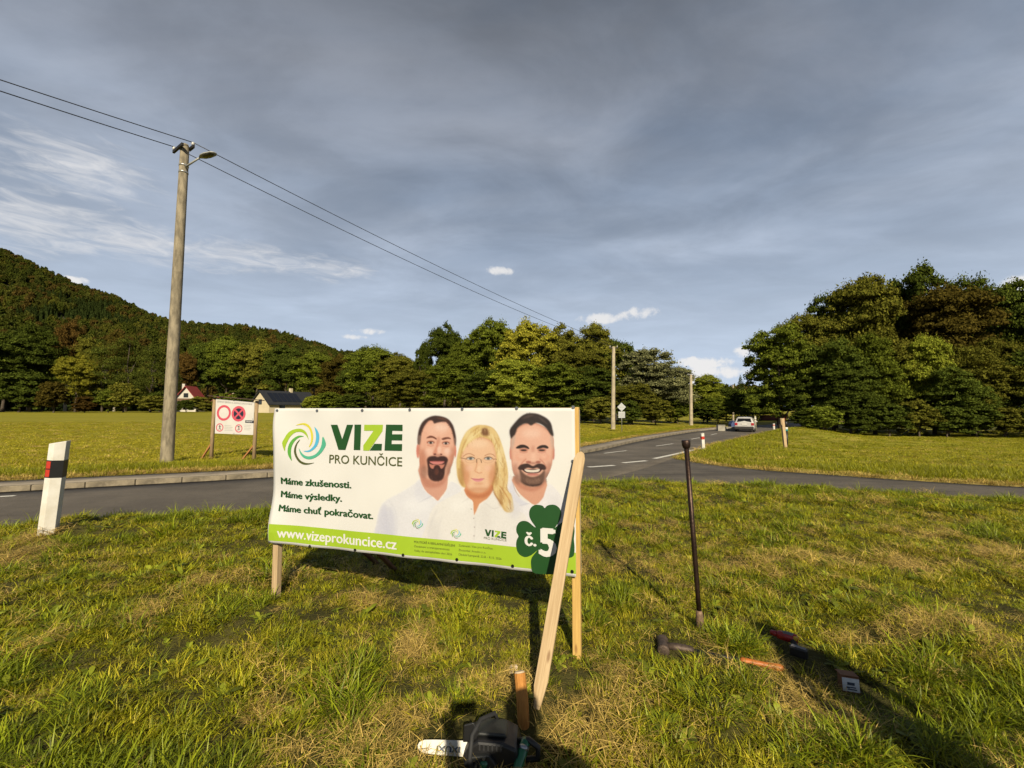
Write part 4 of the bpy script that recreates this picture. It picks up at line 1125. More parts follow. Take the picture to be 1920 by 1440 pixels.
    for ident, nm, lb, off in ((1, 'portrait', 'man with dark goatee in white polo shirt', 0.0018), (3, 'portrait', 'smiling man with short dark beard and white shirt', 0.0018), (2, 'portrait', 'woman with long fair hair, glasses and white shirt', 0.0026)):
        ok = (idm == ident) & (al > 0.02)
        cell = ok[:-1, :-1] | ok[1:, :-1] | ok[:-1, 1:] | ok[1:, 1:]
        # the band hides what lies below it
        jj_, ii_ = np.nonzero(cell)
        vid = -np.ones((hh, ww), int); need = np.zeros((hh, ww), bool)
        for dj in (0, 1):
            for di in (0, 1): need[jj_ + dj, ii_ + di] = True
        J, I = np.nonzero(need); vid[J, I] = np.arange(len(J))
        vs = []
        for j, i in zip(J, I):
            u, v = buv(C.x0 + i + 0.5, C.y0 + j + 0.5)
            vs.append(tuple(bpt(min(u, BW - 0.001), max(v, v_band - 0.01), off)))
        f = np.stack([vid[jj_, ii_], vid[jj_ + 1, ii_], vid[jj_ + 1, ii_ + 1], vid[jj_, ii_ + 1]], 1)
        o = raw_mesh(nm, vs, f, pm, sheet, smooth=True)
        o['label'] = lb
        at_ = o.data.attributes.new('ink', 'FLOAT_COLOR', 'POINT')
        cc = np.ones((len(J), 4), np.float32); cc[:, :3] = lin[J, I]
        at_.data.foreach_set('color', cc.ravel())


portraits()

# grommets: steel along the top, dark along the foot
def grommet(u, v, mt, r=0.013):
    mb = MB(); n = 14
    c = bpt(u, v, 0.0045)
    ring = []
    for k in range(n):
        a = 2 * math.pi * k / n
        d_ = BU * math.cos(a) + Vector((0, 0, math.sin(a)))
        for rr, h in ((r, -0.002), (r * 0.8, 0.003), (r * 0.45, 0.003), (r * 0.4, -0.001)): ring.append(c + d_ * rr + BN * h)
    fs = [(k * 4 + q, ((k + 1) % n) * 4 + q, ((k + 1) % n) * 4 + q + 1, k * 4 + q + 1) for k in range(n) for q in range(3)]
    mb.add(ring, fs); mb.add([c + BN * 0.0035 + (BU * math.cos(a) + Vector((0, 0, math.sin(a)))) * r * 0.42 for a in [2 * math.pi * k / 8 for k in range(8)]], [tuple(range(8))])
    return mb.build('grommet', mt, bill)
for px, py in ((595, 770), (680, 769.5), (769, 768.5), (867, 767), (969, 765.5), (1075, 763.5)): grommet(*buv(px, py), steel)
for px, py in ((582, 1024), (666, 1031), (757, 1040), (857, 1049), (961.5, 1061), (1073, 1071)): grommet(*buv(px, py), grommet_dark)
grommet(*buv(1074, 865), steel); grommet(buv(521, 770)[0], V_TOP - 0.02, steel)

# frame: posts, rails, back sheet, braces
gl = lambda u, o_: Hs(*(BO + BU * u + BN * o_).xy)
def bar(p0, p1, w_, d_, name, mt, side=None, bevel=0.004, parent=bill):
    """a squared timber from p0 to p1 (relative to the root)"""
    p0, p1 = Vector(p0), Vector(p1); t = (p1 - p0); L = t.length; t.normalize()
    x = (side if side is not None else BU).copy(); x = (x - t * x.dot(t)).normalized(); y = t.cross(x)
    M = Matrix((x, y, t)).transposed().to_4x4(); M.translation = (p0 + p1) / 2
    o = MB().box((0, 0, 0), (w_, d_, L)).build(name, mt, parent, bevel=bevel)
    o.matrix_local = M
    return o
PB = -0.054
uR = BW - 0.006
bar(BU * uR + BN * PB + Vector((0, 0, gl(uR, PB) - 0.25)), BU * uR + BN * PB + Vector((0, 0, V_TOP + 0.006)), 0.058, 0.058, 'post', wood_yellow)
bar(BU * 0.022 + BN * PB + Vector((0, 0, gl(0.02, PB) - 0.25)), BU * 0.022 + BN * PB + Vector((0, 0, V_TOP - 0.004)), 0.055, 0.055, 'post', wood_pale)
bar(BU * 0.05 + BN * (PB - .004) + Vector((0, 0, V_TOP - 0.026)), BU * (BW - 0.036) + BN * (PB - .004) + Vector((0, 0, V_TOP - 0.020)), 0.045, 0.04, 'rail', wood_pale, side=Vector((0, 0, 1)))
bar(BU * 0.05 + BN * (PB - .004) + Vector((0, 0, V_BOT + 0.05)), BU * (BW - 0.036) + BN * (PB - .004) + Vector((0, 0, V_BOT + 0.05)), 0.045, 0.04, 'rail', wood_pale, side=Vector((0, 0, 1)))
bs = MB()
b0, b1 = V_BOT - 0.01, V_TOP - 0.012
q = [BU * 0.0 - BN * 0.092 + Vector((0, 0, b0)), BU * (BW + 0.022) - BN * 0.092 + Vector((0, 0, b0)), BU * (BW + 0.022) - BN * 0.092 + Vector((0, 0, b1)), BU * 0.0 - BN * 0.092 + Vector((0, 0, b1))]
bs.add([*q, *[p - BN * 0.003 for p in q]], [(0, 1, 2, 3), (7, 6, 5, 4), (0, 4, 5, 1), (1, 5, 6, 2), (2, 6, 7, 3), (3, 7, 4, 0)])
bs.build('back_sheet', vinyl_back, bill)
# rear braces seen under the banner
for u, lean, zt in ((0.36, 1.05, 0.95), (0.62, 0.98, 0.92)):
    g = gl(u + 0.05, -0.08 - lean)
    bar(BU * (u + 0.06) - BN * (0.08 + lean) + Vector((0, 0, g - 0.1)), BU * (u - 0.05) - BN * 0.085 + Vector((0, 0, zt)), 0.05, 0.03, 'brace', wood_brown)
# plank poking out at the left edge
bar(BU * 0.30 - BN * 0.105 + Vector((0, 0, 0.9)), BU * 0.028 - BN * 0.10 + Vector((0, 0, buv(512, 855)[1] + 0.01)), 0.05, 0.02, 'brace', wood_pale)
# front brace: a pointed plank leaning on the right-hand post
foot = on_ground(1007, 1326) - BO
topu, topv = buv(1090, 846)
ptop = BU * (topu + 0.0) + BN * 0.030 + Vector((0, 0, topv))
t = (ptop - foot); L = t.length; t.normalize()
x = BU - t * BU.dot(t); x.normalize(); y = t.cross(x)
M = Matrix((x, y, t)).transposed().to_4x4(); M.translation = foot
w2 = 0.038
poly = [(-0.006, -0.06), (0.010, -0.06), (w2, 0.13), (w2, L - 0.05), (w2 * 0.7, L - 0.012), (w2 * 0.1, L), (-w2 * 0.6, L - 0.018), (-w2, L - 0.06), (-w2, 0.10)]
o = MB().prism(poly, -0.014, 0.014).build('front_brace', wood_pale, bill, bevel=0.003); o.matrix_local = M

# ------------------------------------------------------------------ stake driven in beside the brace
wood_orange = wood('wood_orange', (0.60, 0.27, 0.06), (0.42, 0.17, 0.035), (0.20, 0.07, 0.02))
wood_end = mat('wood_end', (0.70, 0.55, 0.37), 0.8, var=0.15, scale=30)
sb = on_ground(985, 1368)
st = empty('wooden_stake', sb, 0, 'short orange-brown stake driven into the ground beside the chainsaw', 'stake')
tp = at(974, 1258, sb.y + 0.10) - sb
o = MB().tube([(0, 0, -0.15), tp * 0.5, tp * 0.97], [0.031, 0.033, 0.032], 12).build('shaft', wood_orange, st, smooth=False, bevel=0.003)
o = MB().tube([tp * 0.972, tp * 1.0], [0.030, 0.024], 12).build('cut_end', wood_end, st)
cp = on_ground(960, 1262)
ch = MB().box((0, 0, 0.03), (0.06, 0.035, 0.05), taper=0.7).build('wood_block', wood_end, bevel=0.004)
ch.location = cp; ch.rotation_euler = (0.3, 0.2, 0.5)
tag(ch, 'small pale wood offcut lying behind the top of the stake', 'wood offcut')


# ------------------------------------------------------------------ tools in the grass
bar_steel = mat('bar_steel', (0.075, 0.045, 0.032), 0.42, 0.75, scale=14, col2=(0.04, 0.024, 0.018), bump=0.25, bscale=80)
bar_rust = mat('bar_rust', (0.25, 0.16, 0.10), 0.7, 0.3, var=0.4, scale=25, bump=0.3)
black_pl = mat('black_plastic', (0.014, 0.014, 0.015), 0.45, var=0.25, scale=20)
rubber = mat('rubber', (0.02, 0.02, 0.021), 0.75, var=0.25, scale=20)
red_pl = mat('red_plastic', (0.36, 0.016, 0.02), 0.35, var=0.15, scale=10)
grey_pl = mat('grey_plastic', (0.16, 0.15, 0.15), 0.5, var=0.2, scale=10)
green_pl = mat('green_plastic', (0.008, 0.14, 0.06), 0.3, var=0.15, scale=10, coat=0.3)
orange_pl = mat('orange_plastic', (0.50, 0.15, 0.025), 0.5, var=0.12, scale=10)
yellow_pl = mat('yellow_plastic', (0.62, 0.36, 0.02), 0.45, var=0.12, scale=10)

gb = on_ground(1313.5, 1181)
tb = at(1286, 826, gb.y + 0.03) - gb
rod = empty('digging_bar', gb, 0, 'dark steel digging bar standing upright in the grass', 'digging bar')
P = lambda k: tb * k
MB().tube([P(-0.06), P(0.0), P(0.05), P(0.085), P(0.10)], [0.012, 0.026, 0.030, 0.026, 0.020], 14).build('blade', bar_rust, rod, smooth=True)
MB().tube([P(0.09), P(0.2), P(0.4), P(0.965)], [0.0185, 0.0185, 0.0195, 0.0195], 14).build('shaft', bar_steel, rod, smooth=True)
MB().tube([P(0.955), P(0.962), P(0.975), P(0.998), P(1.003)], [0.018, 0.028, 0.033, 0.035, 0.030], 16).build('striking_head', bar_steel, rod, smooth=True, bevel=0.002)


def frame_at(px, py, px2, py2, lift=0.0):
    """local frame lying on the ground: x along the two pixels, z up"""
    a, b = on_ground(px, py), on_ground(px2, py2)
    x = (b - a); L = x.length; x.normalize()
    y = Vector((0, 0, 1)).cross(x).normalized(); z = x.cross(y)
    M = Matrix((x, y, z)).transposed().to_4x4(); M.translation = a + Vector((0, 0, lift))
    return M, L


# long-handled hammer
M, L = frame_at(1243, 1216, 1470, 1258, 0.022)
hm = empty('sledge_hammer', M.translation, 0, 'hammer with rusty head, black shaft and orange grip lying in the grass', 'hammer')
hm.matrix_world = M
iron = mat('old_iron', (0.12, 0.085, 0.065), 0.6, 0.5, var=0.4, scale=30, bump=0.3)
MB().tube([(0, -0.085, 0), (0, -0.075, 0), (0, -0.03, 0), (0, 0.03, 0), (0, 0.075, 0), (0, 0.085, 0)], [0.036, 0.043, 0.038, 0.038, 0.043, 0.036], 12).build('head', iron, hm, smooth=True, bevel=0.002)
MB().tube([(0.03, 0, 0), (0.10, 0, 0.004), (0.19, 0, 0.004), (0.21, 0, 0.004)], [0.026, 0.029, 0.028, 0.018], 10).build('collar', iron, hm, smooth=True)
MB().tube([(0.20, 0, 0), (0.4, 0, -0.004), (L * 0.66, 0, -0.006)], [0.017, 0.016, 0.018], 10).build('shaft', black_pl, hm, smooth=True)
MB().tube([(L * 0.655, 0, -0.005), (L * 0.68, 0, -0.005), (L * 0.85, 0, -0.006), (L * 0.97, 0, -0.006), (L, 0, -0.006)], [0.018, 0.023, 0.020, 0.025, 0.017], 10).build('grip', orange_pl, hm, smooth=True)

# cordless drill on its side
M, L = frame_at(1458, 1208, 1512, 1226, 0.075)
dr = empty('cordless_drill', M.translation, 0, 'red and grey cordless drill with black battery lying in the shadow', 'drill')
dr.matrix_world = M @ Matrix.Scale(0.86, 4)
MB().tube([(-0.055, 0, 0), (-0.05, 0, 0), (-0.005, 0, 0), (0.0, 0, 0)], [0.012, 0.020, 0.025, 0.022], 12).build('chuck', red_pl, dr, smooth=True)
MB().tube([(0, 0, 0), (0.01, 0, 0), (0.07, 0, 0.004), (0.14, 0, 0.004), (0.155, 0, 0.002)], [0.025, 0.032, 0.037, 0.037, 0.028], 14, squash=1.1).build('motor_housing', red_pl, dr, smooth=True)
MB().tube([(0.025, 0, 0.012), (0.06, 0, 0.018), (0.12, 0, 0.018), (0.13, 0, 0.015)], [0.022, 0.029, 0.029, 0.020], 14).build('grey_cover', grey_pl, dr, smooth=True)
MB().box((0.142, -0.015, 0.020), (0.03, 0.045, 0.035)).build('yellow_trim', yellow_pl, dr, bevel=0.008)
MB().tube([(0.12, -0.02, -0.01), (0.15, -0.07, -0.02), (0.175, -0.125, -0.025)], [0.022, 0.021, 0.024], 12, squash=1.25).build('handle', rubber, dr, smooth=True)
MB().box((0.19, -0.155, -0.02), (0.125, 0.055, 0.075), Matrix.Identity(4)).build('battery', black_pl, dr, bevel=0.009)
MB().box((0.19, -0.155, 0.0195), (0.10, 0.04, 0.004)).build('battery_edge', grey_pl, dr, bevel=0.001)

# carton of screws
M, L = frame_at(1581, 1297, 1606, 1301, 0.004)
bx = empty('screw_box', M.translation, 0, 'small carton with white printed label and brown lid in the shadow', 'carton')
bx.matrix_world = M @ Matrix.Rotation(R(-8), 4, 'X')
card = mat('brown_card', (0.24, 0.11, 0.05), 0.85, var=0.15)
lab = mat('white_label', (0.66, 0.70, 0.74), 0.5, var=0.1, scale=40)
lab_ink = mat('label_ink', (0.03, 0.05, 0.09), 0.5, var=0.2)
MB().box((0.045, 0.03, 0.04), (0.10, 0.06, 0.09)).build('carton', card, bx, bevel=0.003)
MB().box((0.045, -0.002, 0.043), (0.092, 0.003, 0.076)).build('label_panel', lab, bx)
for i, (a, b, c, d_) in enumerate(((0.045, 0.05, 0.04, 0.016), (0.028, 0.028, 0.02, 0.008), (0.055, 0.03, 0.03, 0.006), (0.05, 0.018, 0.05, 0.006))):
    MB().box((a, -0.0045, b), (c, 0.002, d_)).build('printed_mark', lab_ink, bx)
lid = MB().box((0.045, 0.045, 0.092), (0.102, 0.085, 0.004)).build('lid', card, bx)

# chainsaw
sb_ = on_ground(883, 1428)
saw = empty('chainsaw', sb_ + Vector((0, 0, 0.02)), R(-4), 'black and green chainsaw with white guide bar lying in the shadow', 'chainsaw')
saw.scale = (0.92, 0.92, 0.88)
bar_white = mat('guide_bar_paint', (0.66, 0.63, 0.56), 0.4, 0.2, var=0.12, scale=18)
tilt = Matrix.Rotation(R(38), 4, 'X')
outline = [(0.03, -0.037), (-0.19, -0.034), (-0.255, -0.029), (-0.282, -0.016), (-0.290, 0.0), (-0.282, 0.016), (-0.255, 0.027), (-0.19, 0.030), (0.03, 0.033)]
g = MB().prism(outline, -0.0022, 0.0022).build('guide_bar', bar_white, saw, bevel=0.0008)
g.matrix_local = Matrix.Translation((0.0, -0.01, 0.055)) @ tilt.inverted()
chain = MB()
pts = [(0.03, 0.037), (-0.05, 0.0366), (-0.12, 0.0358), (-0.19, 0.0345), (-0.255, 0.031), (-0.286, 0.019), (-0.296, 0.0), (-0.286, -0.02), (-0.255, -0.033), (-0.19, -0.0385), (-0.1, -0.04), (0.03, -0.0412)]
pp = [(p.x, p.y) for p in spline(pts, 6)]
for k in range(len(pp) - 1):
    (xa, za), (xb, zb) = pp[k], pp[k + 1]
    an = math.atan2(zb - za, xb - xa); l_ = math.hypot(xb - xa, zb - za)
    Mk = Matrix.Translation(((xa + xb) / 2, 0, (za + zb) / 2)) @ Matrix.Rotation(-an, 4, 'Y')
    chain.box((0, 0, 0), (l_ * 0.86, 0.006, 0.007), Mk)
    if k % 3 == 0: chain.box((0, 0, -0.005 if za > 0 else -0.005), (l_ * 0.45, 0.006, 0.006), Mk)
cobj = chain.build('chain', mat('chain_steel', (0.05, 0.048, 0.046), 0.45, 0.8, var=0.3, scale=60), saw)
cobj.matrix_local = g.matrix_local.copy(); cobj['kind'] = 'stuff'
gm = lambda u, v, off: Vector((u, -0.0024 - off, v))
text_job('bar_lettering', 'IXUXI', 0.035, lab_ink, g, -0.185, -0.055, -0.020, 0.024, gm, 0.0006, flip=True)
# body
MB().prism([(-0.02, 0.0), (0.24, -0.005), (0.27, 0.05), (0.25, 0.12), (0.18, 0.15), (0.05, 0.155), (0.0, 0.12), (-0.03, 0.06)], -0.09, 0.10).build('motor_body', black_pl, saw, bevel=0.014)
MB().prism([(-0.01, 0.012), (0.13, 0.010), (0.15, 0.05), (0.11, 0.105), (0.01, 0.09), (-0.02, 0.05)], -0.112, -0.089).build('sprocket_cover', mat('dark_cover', (0.02, 0.022, 0.022), 0.5, var=0.2), saw, bevel=0.006)
for q_ in range(6): MB().box((0.06 + q_ * 0.022, -0.0935, 0.128), (0.010, 0.006, 0.028)).build('vent_slot', rubber, saw, bevel=0.002)
for (sx_, sz_) in ((0.02, 0.03), (0.115, 0.035), (0.085, 0.09)): MB().tube([(sx_, -0.118, sz_), (sx_, -0.111, sz_)], 0.008, 6).build('screw', steel, saw)
for (sx_, sz_) in ((0.04, 0.05), (0.07, 0.048)): MB().tube([(sx_, -0.121, sz_), (sx_, -0.111, sz_)], 0.010, 6).build('bar_nut', steel, saw)
MB().prism([(0.03, 0.156), (0.20, 0.150), (0.19, 0.172), (0.05, 0.176)], -0.055, 0.06).build('air_filter_cover', mat('dark_cover', (0.02, 0.022, 0.022), 0.5), saw, bevel=0.008)
MB().tube([(0.03, -0.125, 0.02), (0.015, -0.13, 0.10), (0.02, -0.09, 0.185), (0.05, 0.0, 0.205), (0.12, 0.07, 0.195), (0.14, 0.10, 0.12)], 0.0115, 10).build('front_handle', rubber, saw, smooth=True)
MB().prism([(-0.035, 0.12), (0.035, 0.125), (0.05, 0.185), (0.02, 0.225), (-0.03, 0.21)], -0.055, -0.045).build('hand_guard', black_pl, saw, bevel=0.004)
MB().tube([(0.25, 0.0, 0.10), (0.31, -0.01, 0.12), (0.36, -0.02, 0.09), (0.36, -0.02, 0.03), (0.30, -0.01, 0.015), (0.24, 0, 0.02)], 0.016, 10).build('rear_handle', black_pl, saw, smooth=True)
MB().tube([(0.235, -0.135, 0.0), (0.25, -0.13, 0.03), (0.275, -0.06, 0.075), (0.292, -0.01, 0.105), (0.298, 0.005, 0.115)], [0.020, 0.025, 0.026, 0.026, 0.020], 14).build('green_housing', green_pl, saw, smooth=True)
MB().tube([(0.281, -0.045, 0.086), (0.287, -0.028, 0.096)], [0.0275, 0.0275], 14).build('band', steel, saw, smooth=True)
MB().tube([(0.085, -0.118, 0.065), (0.085, -0.110, 0.06)], [0.018, 0.020], 12).build('green_cap', green_pl, saw, smooth=True)
MB().tube([(0.085, -0.125, 0.022), (0.085, -0.11, 0.02)], [0.020, 0.022], 12).build('orange_cap', orange_pl, saw, smooth=True)

# ------------------------------------------------------------------ road-side delineator posts
white_pl = mat('white_plastic', (0.82, 0.80, 0.74), 0.5, col2=(0.66, 0.62, 0.53), scale=5)
refl_red = mat('red_reflector', (0.55, 0.05, 0.03), 0.25, var=0.1, scale=60, coat=0.5)
band_blk = mat('band_black', (0.012, 0.012, 0.013), 0.4, var=0.2)


def delineator(px, py, pyt, pxt, label, rz, w_=0.115, simple=False, group=None, cap='near'):
    b = on_ground(px, py)
    top = at(pxt, pyt, b.y)
    h = (top - b).length
    r = empty('delineator_post', b, 0, label, 'delineator post', group)
    lean = Vector((top.x - b.x, 0, top.z - b.z)).normalized()
    x = Vector((math.cos(rz), math.sin(rz), 0)); x = (x - lean * x.dot(lean)).normalized(); y = lean.cross(x)
    M = Matrix((x, y, lean)).transposed().to_4x4(); M.translation = b
    r.matrix_world = M
    d_ = w_ * 1.05
    sec = [(-w_ * .5, -d_ * .30), (-w_ * .12, -d_ * .5), (w_ * .5, -d_ * .34), (w_ * .5, d_ * .34), (-w_ * .12, d_ * .5), (-w_ * .5, d_ * .30)]
    n = len(sec)
    def shell(z0, z1, k, top_slant=0.0):
        vs = [(a * k, c * k, z0) for a, c in sec] + [(a * k, c * k, z1 - (top_slant * (0.5 - a / w_))) for a, c in sec]
        return vs, [tuple(range(n - 1, -1, -1)), tuple(range(n, 2 * n))] + [(i, (i + 1) % n, (i + 1) % n + n, i + n) for i in range(n)]
    MB().add(*shell(-0.15, h, 1.0, 0.035)).build('post', white_pl, r, bevel=0.004)
    z0, z1 = h * 0.60, h * 0.79
    if cap == 'far':
        MB().add(*shell(h * .62, h * .80, 1.012)).build('band', refl_red, r)
    else:
        MB().add(*shell(z0, z1, 1.012)).build('band', band_blk, r)
        # red reflectors on the left-hand slant face
        a, c = Vector((*sec[0], 0)) * 1.012, Vector((*sec[1], 0)) * 1.012
        nrm = Vector((c.y - a.y, -(c.x - a.x), 0)).normalized()
        for q0, q1 in ((0.06, 0.47), (0.53, 0.94)):
            za, zb = z0 + (z1 - z0) * q0, z0 + (z1 - z0) * q1
            p0, p1 = a.lerp(c, 0.10), a.lerp(c, 0.86)
            v = [p0 + Vector((0, 0, za)), p1 + Vector((0, 0, za)), p1 + Vector((0, 0, zb)), p0 + Vector((0, 0, zb))]
            vv = [q_ + nrm * 0.003 for q_ in v]
            MB().add(v + vv, [(0, 1, 2, 3), (4, 5, 6, 7), (0, 1, 5, 4), (1, 2, 6, 5), (2, 3, 7, 6), (3, 0, 4, 7)]).build('reflector', refl_red, r)
    return r


delineator(90, 998, 826, 113, 'white delineator post with black band and red reflectors at left verge', R(26), 0.15)
delineator(1318.5, 843, 812, 1316.5, 'white delineator post with red band at the road corner', 0.2, 0.16, cap='far')
delineator(1451, 805, 794, 1450.5, 'small white delineator post beyond the grass bank, beside the far bend', 0.2, 0.2, cap='far')
delineator(1481, 790, 781, 1480.5, 'tiny white delineator post right of the orange board at the far bend', 0.2, 0.25, cap='far')

# ------------------------------------------------------------------ poles, lamp and wires
concrete = mat('pole_concrete', (0.29, 0.245, 0.165), 0.9, var=0.42, scale=3, stretch=(3, 3, 0.8), bump=0.35, bscale=30)
dark_metal = mat('dark_metal', (0.035, 0.03, 0.026), 0.6, 0.5, var=0.3, scale=15)
galv = mat('galvanised', (0.60, 0.58, 0.52), 0.35, 0.7, var=0.15, scale=12)
porcelain = mat('porcelain', (0.62, 0.60, 0.55), 0.25, var=0.1)
lamp_paint = mat('lamp_paint', (0.40, 0.40, 0.36), 0.45, var=0.1)
lamp_glass = mat('lamp_lens', (0.07, 0.07, 0.055), 0.15, var=0.2)


concrete_pale = mat('pole_concrete_pale', (0.46, 0.39, 0.27), 0.9, var=0.25, scale=2, bump=0.3, bscale=20)


def pole(px, py, pxt, pyt, r0, r1, label, Y=None):
    b = at(px, py, Y) if Y else on_ground(px, py)
    if Y: b.z = Hs(b.x, b.y)
    t = at(pxt, pyt, b.y)
    rt = empty('utility_pole', b, 0, label, 'utility pole', 'concrete poles carrying the overhead wires')
    v = t - b
    MB().tube([v * -0.04, Vector((0, 0, 0)), v * 0.3, v * 0.65, v * 0.992, v], [r0, r0, r0 + (r1 - r0) * .3, r0 + (r1 - r0) * .65, r1, r1 * 0.8], 18).build('shaft', concrete if Y and Y < 20 else concrete_pale, rt, smooth=True)
    return rt, b, t


p1, b1, t1 = pole(313, 861, 347, 271, 0.200, 0.135, 'tall concrete utility pole with a street lamp near the road sign board', Y=15.2)
v = t1 - b1
wd = Vector((0.56, 0.83, 0)).normalized()      # line direction
ac = Vector((wd.y, -wd.x, 0))
mb = MB(); cx = v + Vector((0, 0, -0.18))
an = Matrix.Translation(cx) @ Matrix.Rotation(math.atan2(ac.y, ac.x), 4, 'Z')
mb.box((-0.12, -0.17, 0), (0.85, 0.07, 0.11), an); mb.box((0.10, 0.17, 0.10), (0.40, 0.07, 0.11), an)
mb.build('crossarm', dark_metal, p1, bevel=0.006)
for c_, q_, h_ in ((-0.5, -0.17, 0.10), (0.22, 0.17, 0.20)):
    MB().tube([an @ Vector((c_, q_, h_ - 0.06)), an @ Vector((c_, q_, h_)), an @ Vector((c_, q_, h_ + 0.05)), an @ Vector((c_, q_, h_ + 0.08))], [0.03, 0.055, 0.05, 0.03], 10).build('insulator', porcelain, p1, smooth=True)
for f_ in (0.927, 0.905):
    MB().tube([v * f_, v * f_ + Vector((0, 0, 0.07))], 0.152, 18).build('clamp_band', galv, p1, smooth=True)
la = v * 0.92 + Vector((0.14, -0.1, 0.02)); lb = at(374, 296, b1.y - 0.25) - b1
MB().tube([la, la.lerp(lb, 0.5), lb], [0.035, 0.032, 0.03], 10).build('lamp_arm', lamp_paint, p1, smooth=True)
lc = at(404, 287, b1.y - 0.45) - b1
ax = (lc - lb).normalized()
head = empty('lamp_head', (0, 0, 0)); head.parent = p1
# luminaire: flat shell with a slanted lens below
sidev = ax.cross(Vector((0, 0, 1))).normalized(); upv = sidev.cross(ax)
LM = Matrix((ax, sidev, upv)).transposed().to_4x4(); LM.translation = lb
bpy.data.objects.remove(head)
o = MB(); Ll = (lc - lb).length
rings = [(0.0, 0.035, 0.03), (0.05, 0.06, 0.05), (0.16, 0.13, 0.075), (0.35, 0.155, 0.085), (Ll * 0.85, 0.13, 0.065), (Ll, 0.06, 0.03)]
vs, fs = [], []
nn = 14
for (xx, hw, hh_) in rings:
    for k in range(nn):
        a = 2 * math.pi * k / nn
        vs.append((xx, hw * math.cos(a), (hh_ if math.sin(a) > 0 else hh_ * 0.35) * math.sin(a)))
for i in range(len(rings) - 1):
    for k in range(nn): fs.append((i * nn + k, i * nn + (k + 1) % nn, (i + 1) * nn + (k + 1) % nn, (i + 1) * nn + k))
fs += [tuple(range(nn)), tuple((len(rings) - 1) * nn + k for k in range(nn))]
hd = o.add(vs, fs).build('lamp_head', lamp_paint, p1, smooth=True); hd.matrix_local = LM
ln = MB().ball((Ll * 0.56, 0, -0.020), (Ll * 0.36, 0.12, 0.035), 14, 6).build('lens', lamp_glass, hd, smooth=True)

p2, b2, t2 = pole(1149.5, 807, 1150.5, 650, 0.24, 0.17, 'concrete utility pole behind the diamond road sign', Y=47)
p3, b3, t3 = pole(1296, 803, 1295.5, 702, 0.26, 0.18, 'shorter-looking concrete utility pole farther along the road by the leafy tree', Y=62)
p4, b4, t4 = pole(1375, 795, 1374.5, 722, 0.2, 0.16, 'distant thin pole in front of the dark spruces, left of the car', Y=92)
for pr, tt, bb in ((p2, t2, b2), (p3, t3, b3), (p4, t4, b4)):
    MB().box(tuple(tt - bb + Vector((0, 0, -0.12))), (0.95, 0.12, 0.14)).build('crossarm', dark_metal, pr, bevel=0.01)
    for sx in (-0.4, 0.4): MB().tube([tt - bb + Vector((sx, 0, -0.05)), tt - bb + Vector((sx, 0, 0.12))], [0.05, 0.04], 8).build('insulator', porcelain, pr, smooth=True)
MB().box((0.33, -0.28, 1.35), (0.16, 0.10, 0.7)).build('meter_box', dark_metal, p2, bevel=0.01)

wire_m = mat('wire', (0.03, 0.03, 0.033), 0.5, 0.3, var=0.1)


def wire(a, b, sag, label):
    pts = []
    for k in range(41):
        s = k / 40
        q_ = a.lerp(b, s); q_.z -= sag * 4 * s * (1 - s); pts.append(q_)
    m_ = Matrix.Translation(-pts[0])
    o = MB().tube(pts, 0.016, 6, M=m_).build('overhead_wire', wire_m, None, smooth=True)
    o.location = pts[0]
    return tag(o, label, 'wire', 'overhead wires')


wA = an @ Vector((-0.5, -0.17, 0.18)) + b1; wB = an @ Vector((0.22, 0.17, 0.27)) + b1
wire(wA, t2 + Vector((-0.4, 0, 0.10)), 0.55, 'lower overhead wire running right from the lamp pole to the next pole')
wire(wB, t2 + Vector((0.4, 0, 0.10)), 0.45, 'upper overhead wire running right from the lamp pole to the next pole')
eA = at(-260, 88, 9.0); eB = at(-260, 62, 9.0)
wire(wA, wA + (at(0, 163, 11.2) - wA) * 4.0, 0.15, 'lower overhead wire running left from the lamp pole out of view')
wire(wB, wB + (at(0, 142, 11.3) - wB) * 4.0, 0.15, 'upper overhead wire running left from the lamp pole out of view')
for (ta, tb_, l_) in ((t2, t3, 'second and third pole'), (t3, t4, 'third and farthest pole')):
    for sx, w_ in ((-0.4, 'left'), (0.4, 'right')):
        wire(ta + Vector((sx, 0, 0.10)), tb_ + Vector((sx, 0, 0.10)), 0.5, f'{w_} one of the two wires between the {l_}')

# ------------------------------------------------------------------ notice board across the road
c4 = lambda x, y: (370 + x / 9, 720 + y / 9)
YB = 16.6
bl = at(400, 858, YB); bl.z = Hs(bl.x, bl.y); br = at(480, 862, YB - 0.25); br.z = Hs(br.x, br.y)
nb = empty('notice_board', bl, 0, 'white prohibition notice board with red ring signs on wooden posts', 'notice board')
weather = mat('weathered_wood', (0.42, 0.29, 0.16), 0.85, scale=4, col2=(0.28, 0.19, 0.10), stretch=(6, 6, 0.7), bump=0.3, bscale=20)
strut_w = mat('strut_wood', (0.46, 0.20, 0.06), 0.8, scale=4, col2=(0.34, 0.14, 0.045), stretch=(6, 6, 0.7))
NU = Vector(((br - bl).x, (br - bl).y, 0)); NWd = NU.length; NU.normalize(); NN = Vector((NU.y, -NU.x, 0))


def nuv(px, py):
    r = ray(px, py); o_ = Vector((0, 0, CAMZ)); t_ = (bl - o_).dot(NN) / r.dot(NN); q_ = o_ + r * t_ - bl
    return q_.dot(NU), q_.z


def npt(u, v, off=0.0): return NU * u + NN * off + Vector((0, 0, v))


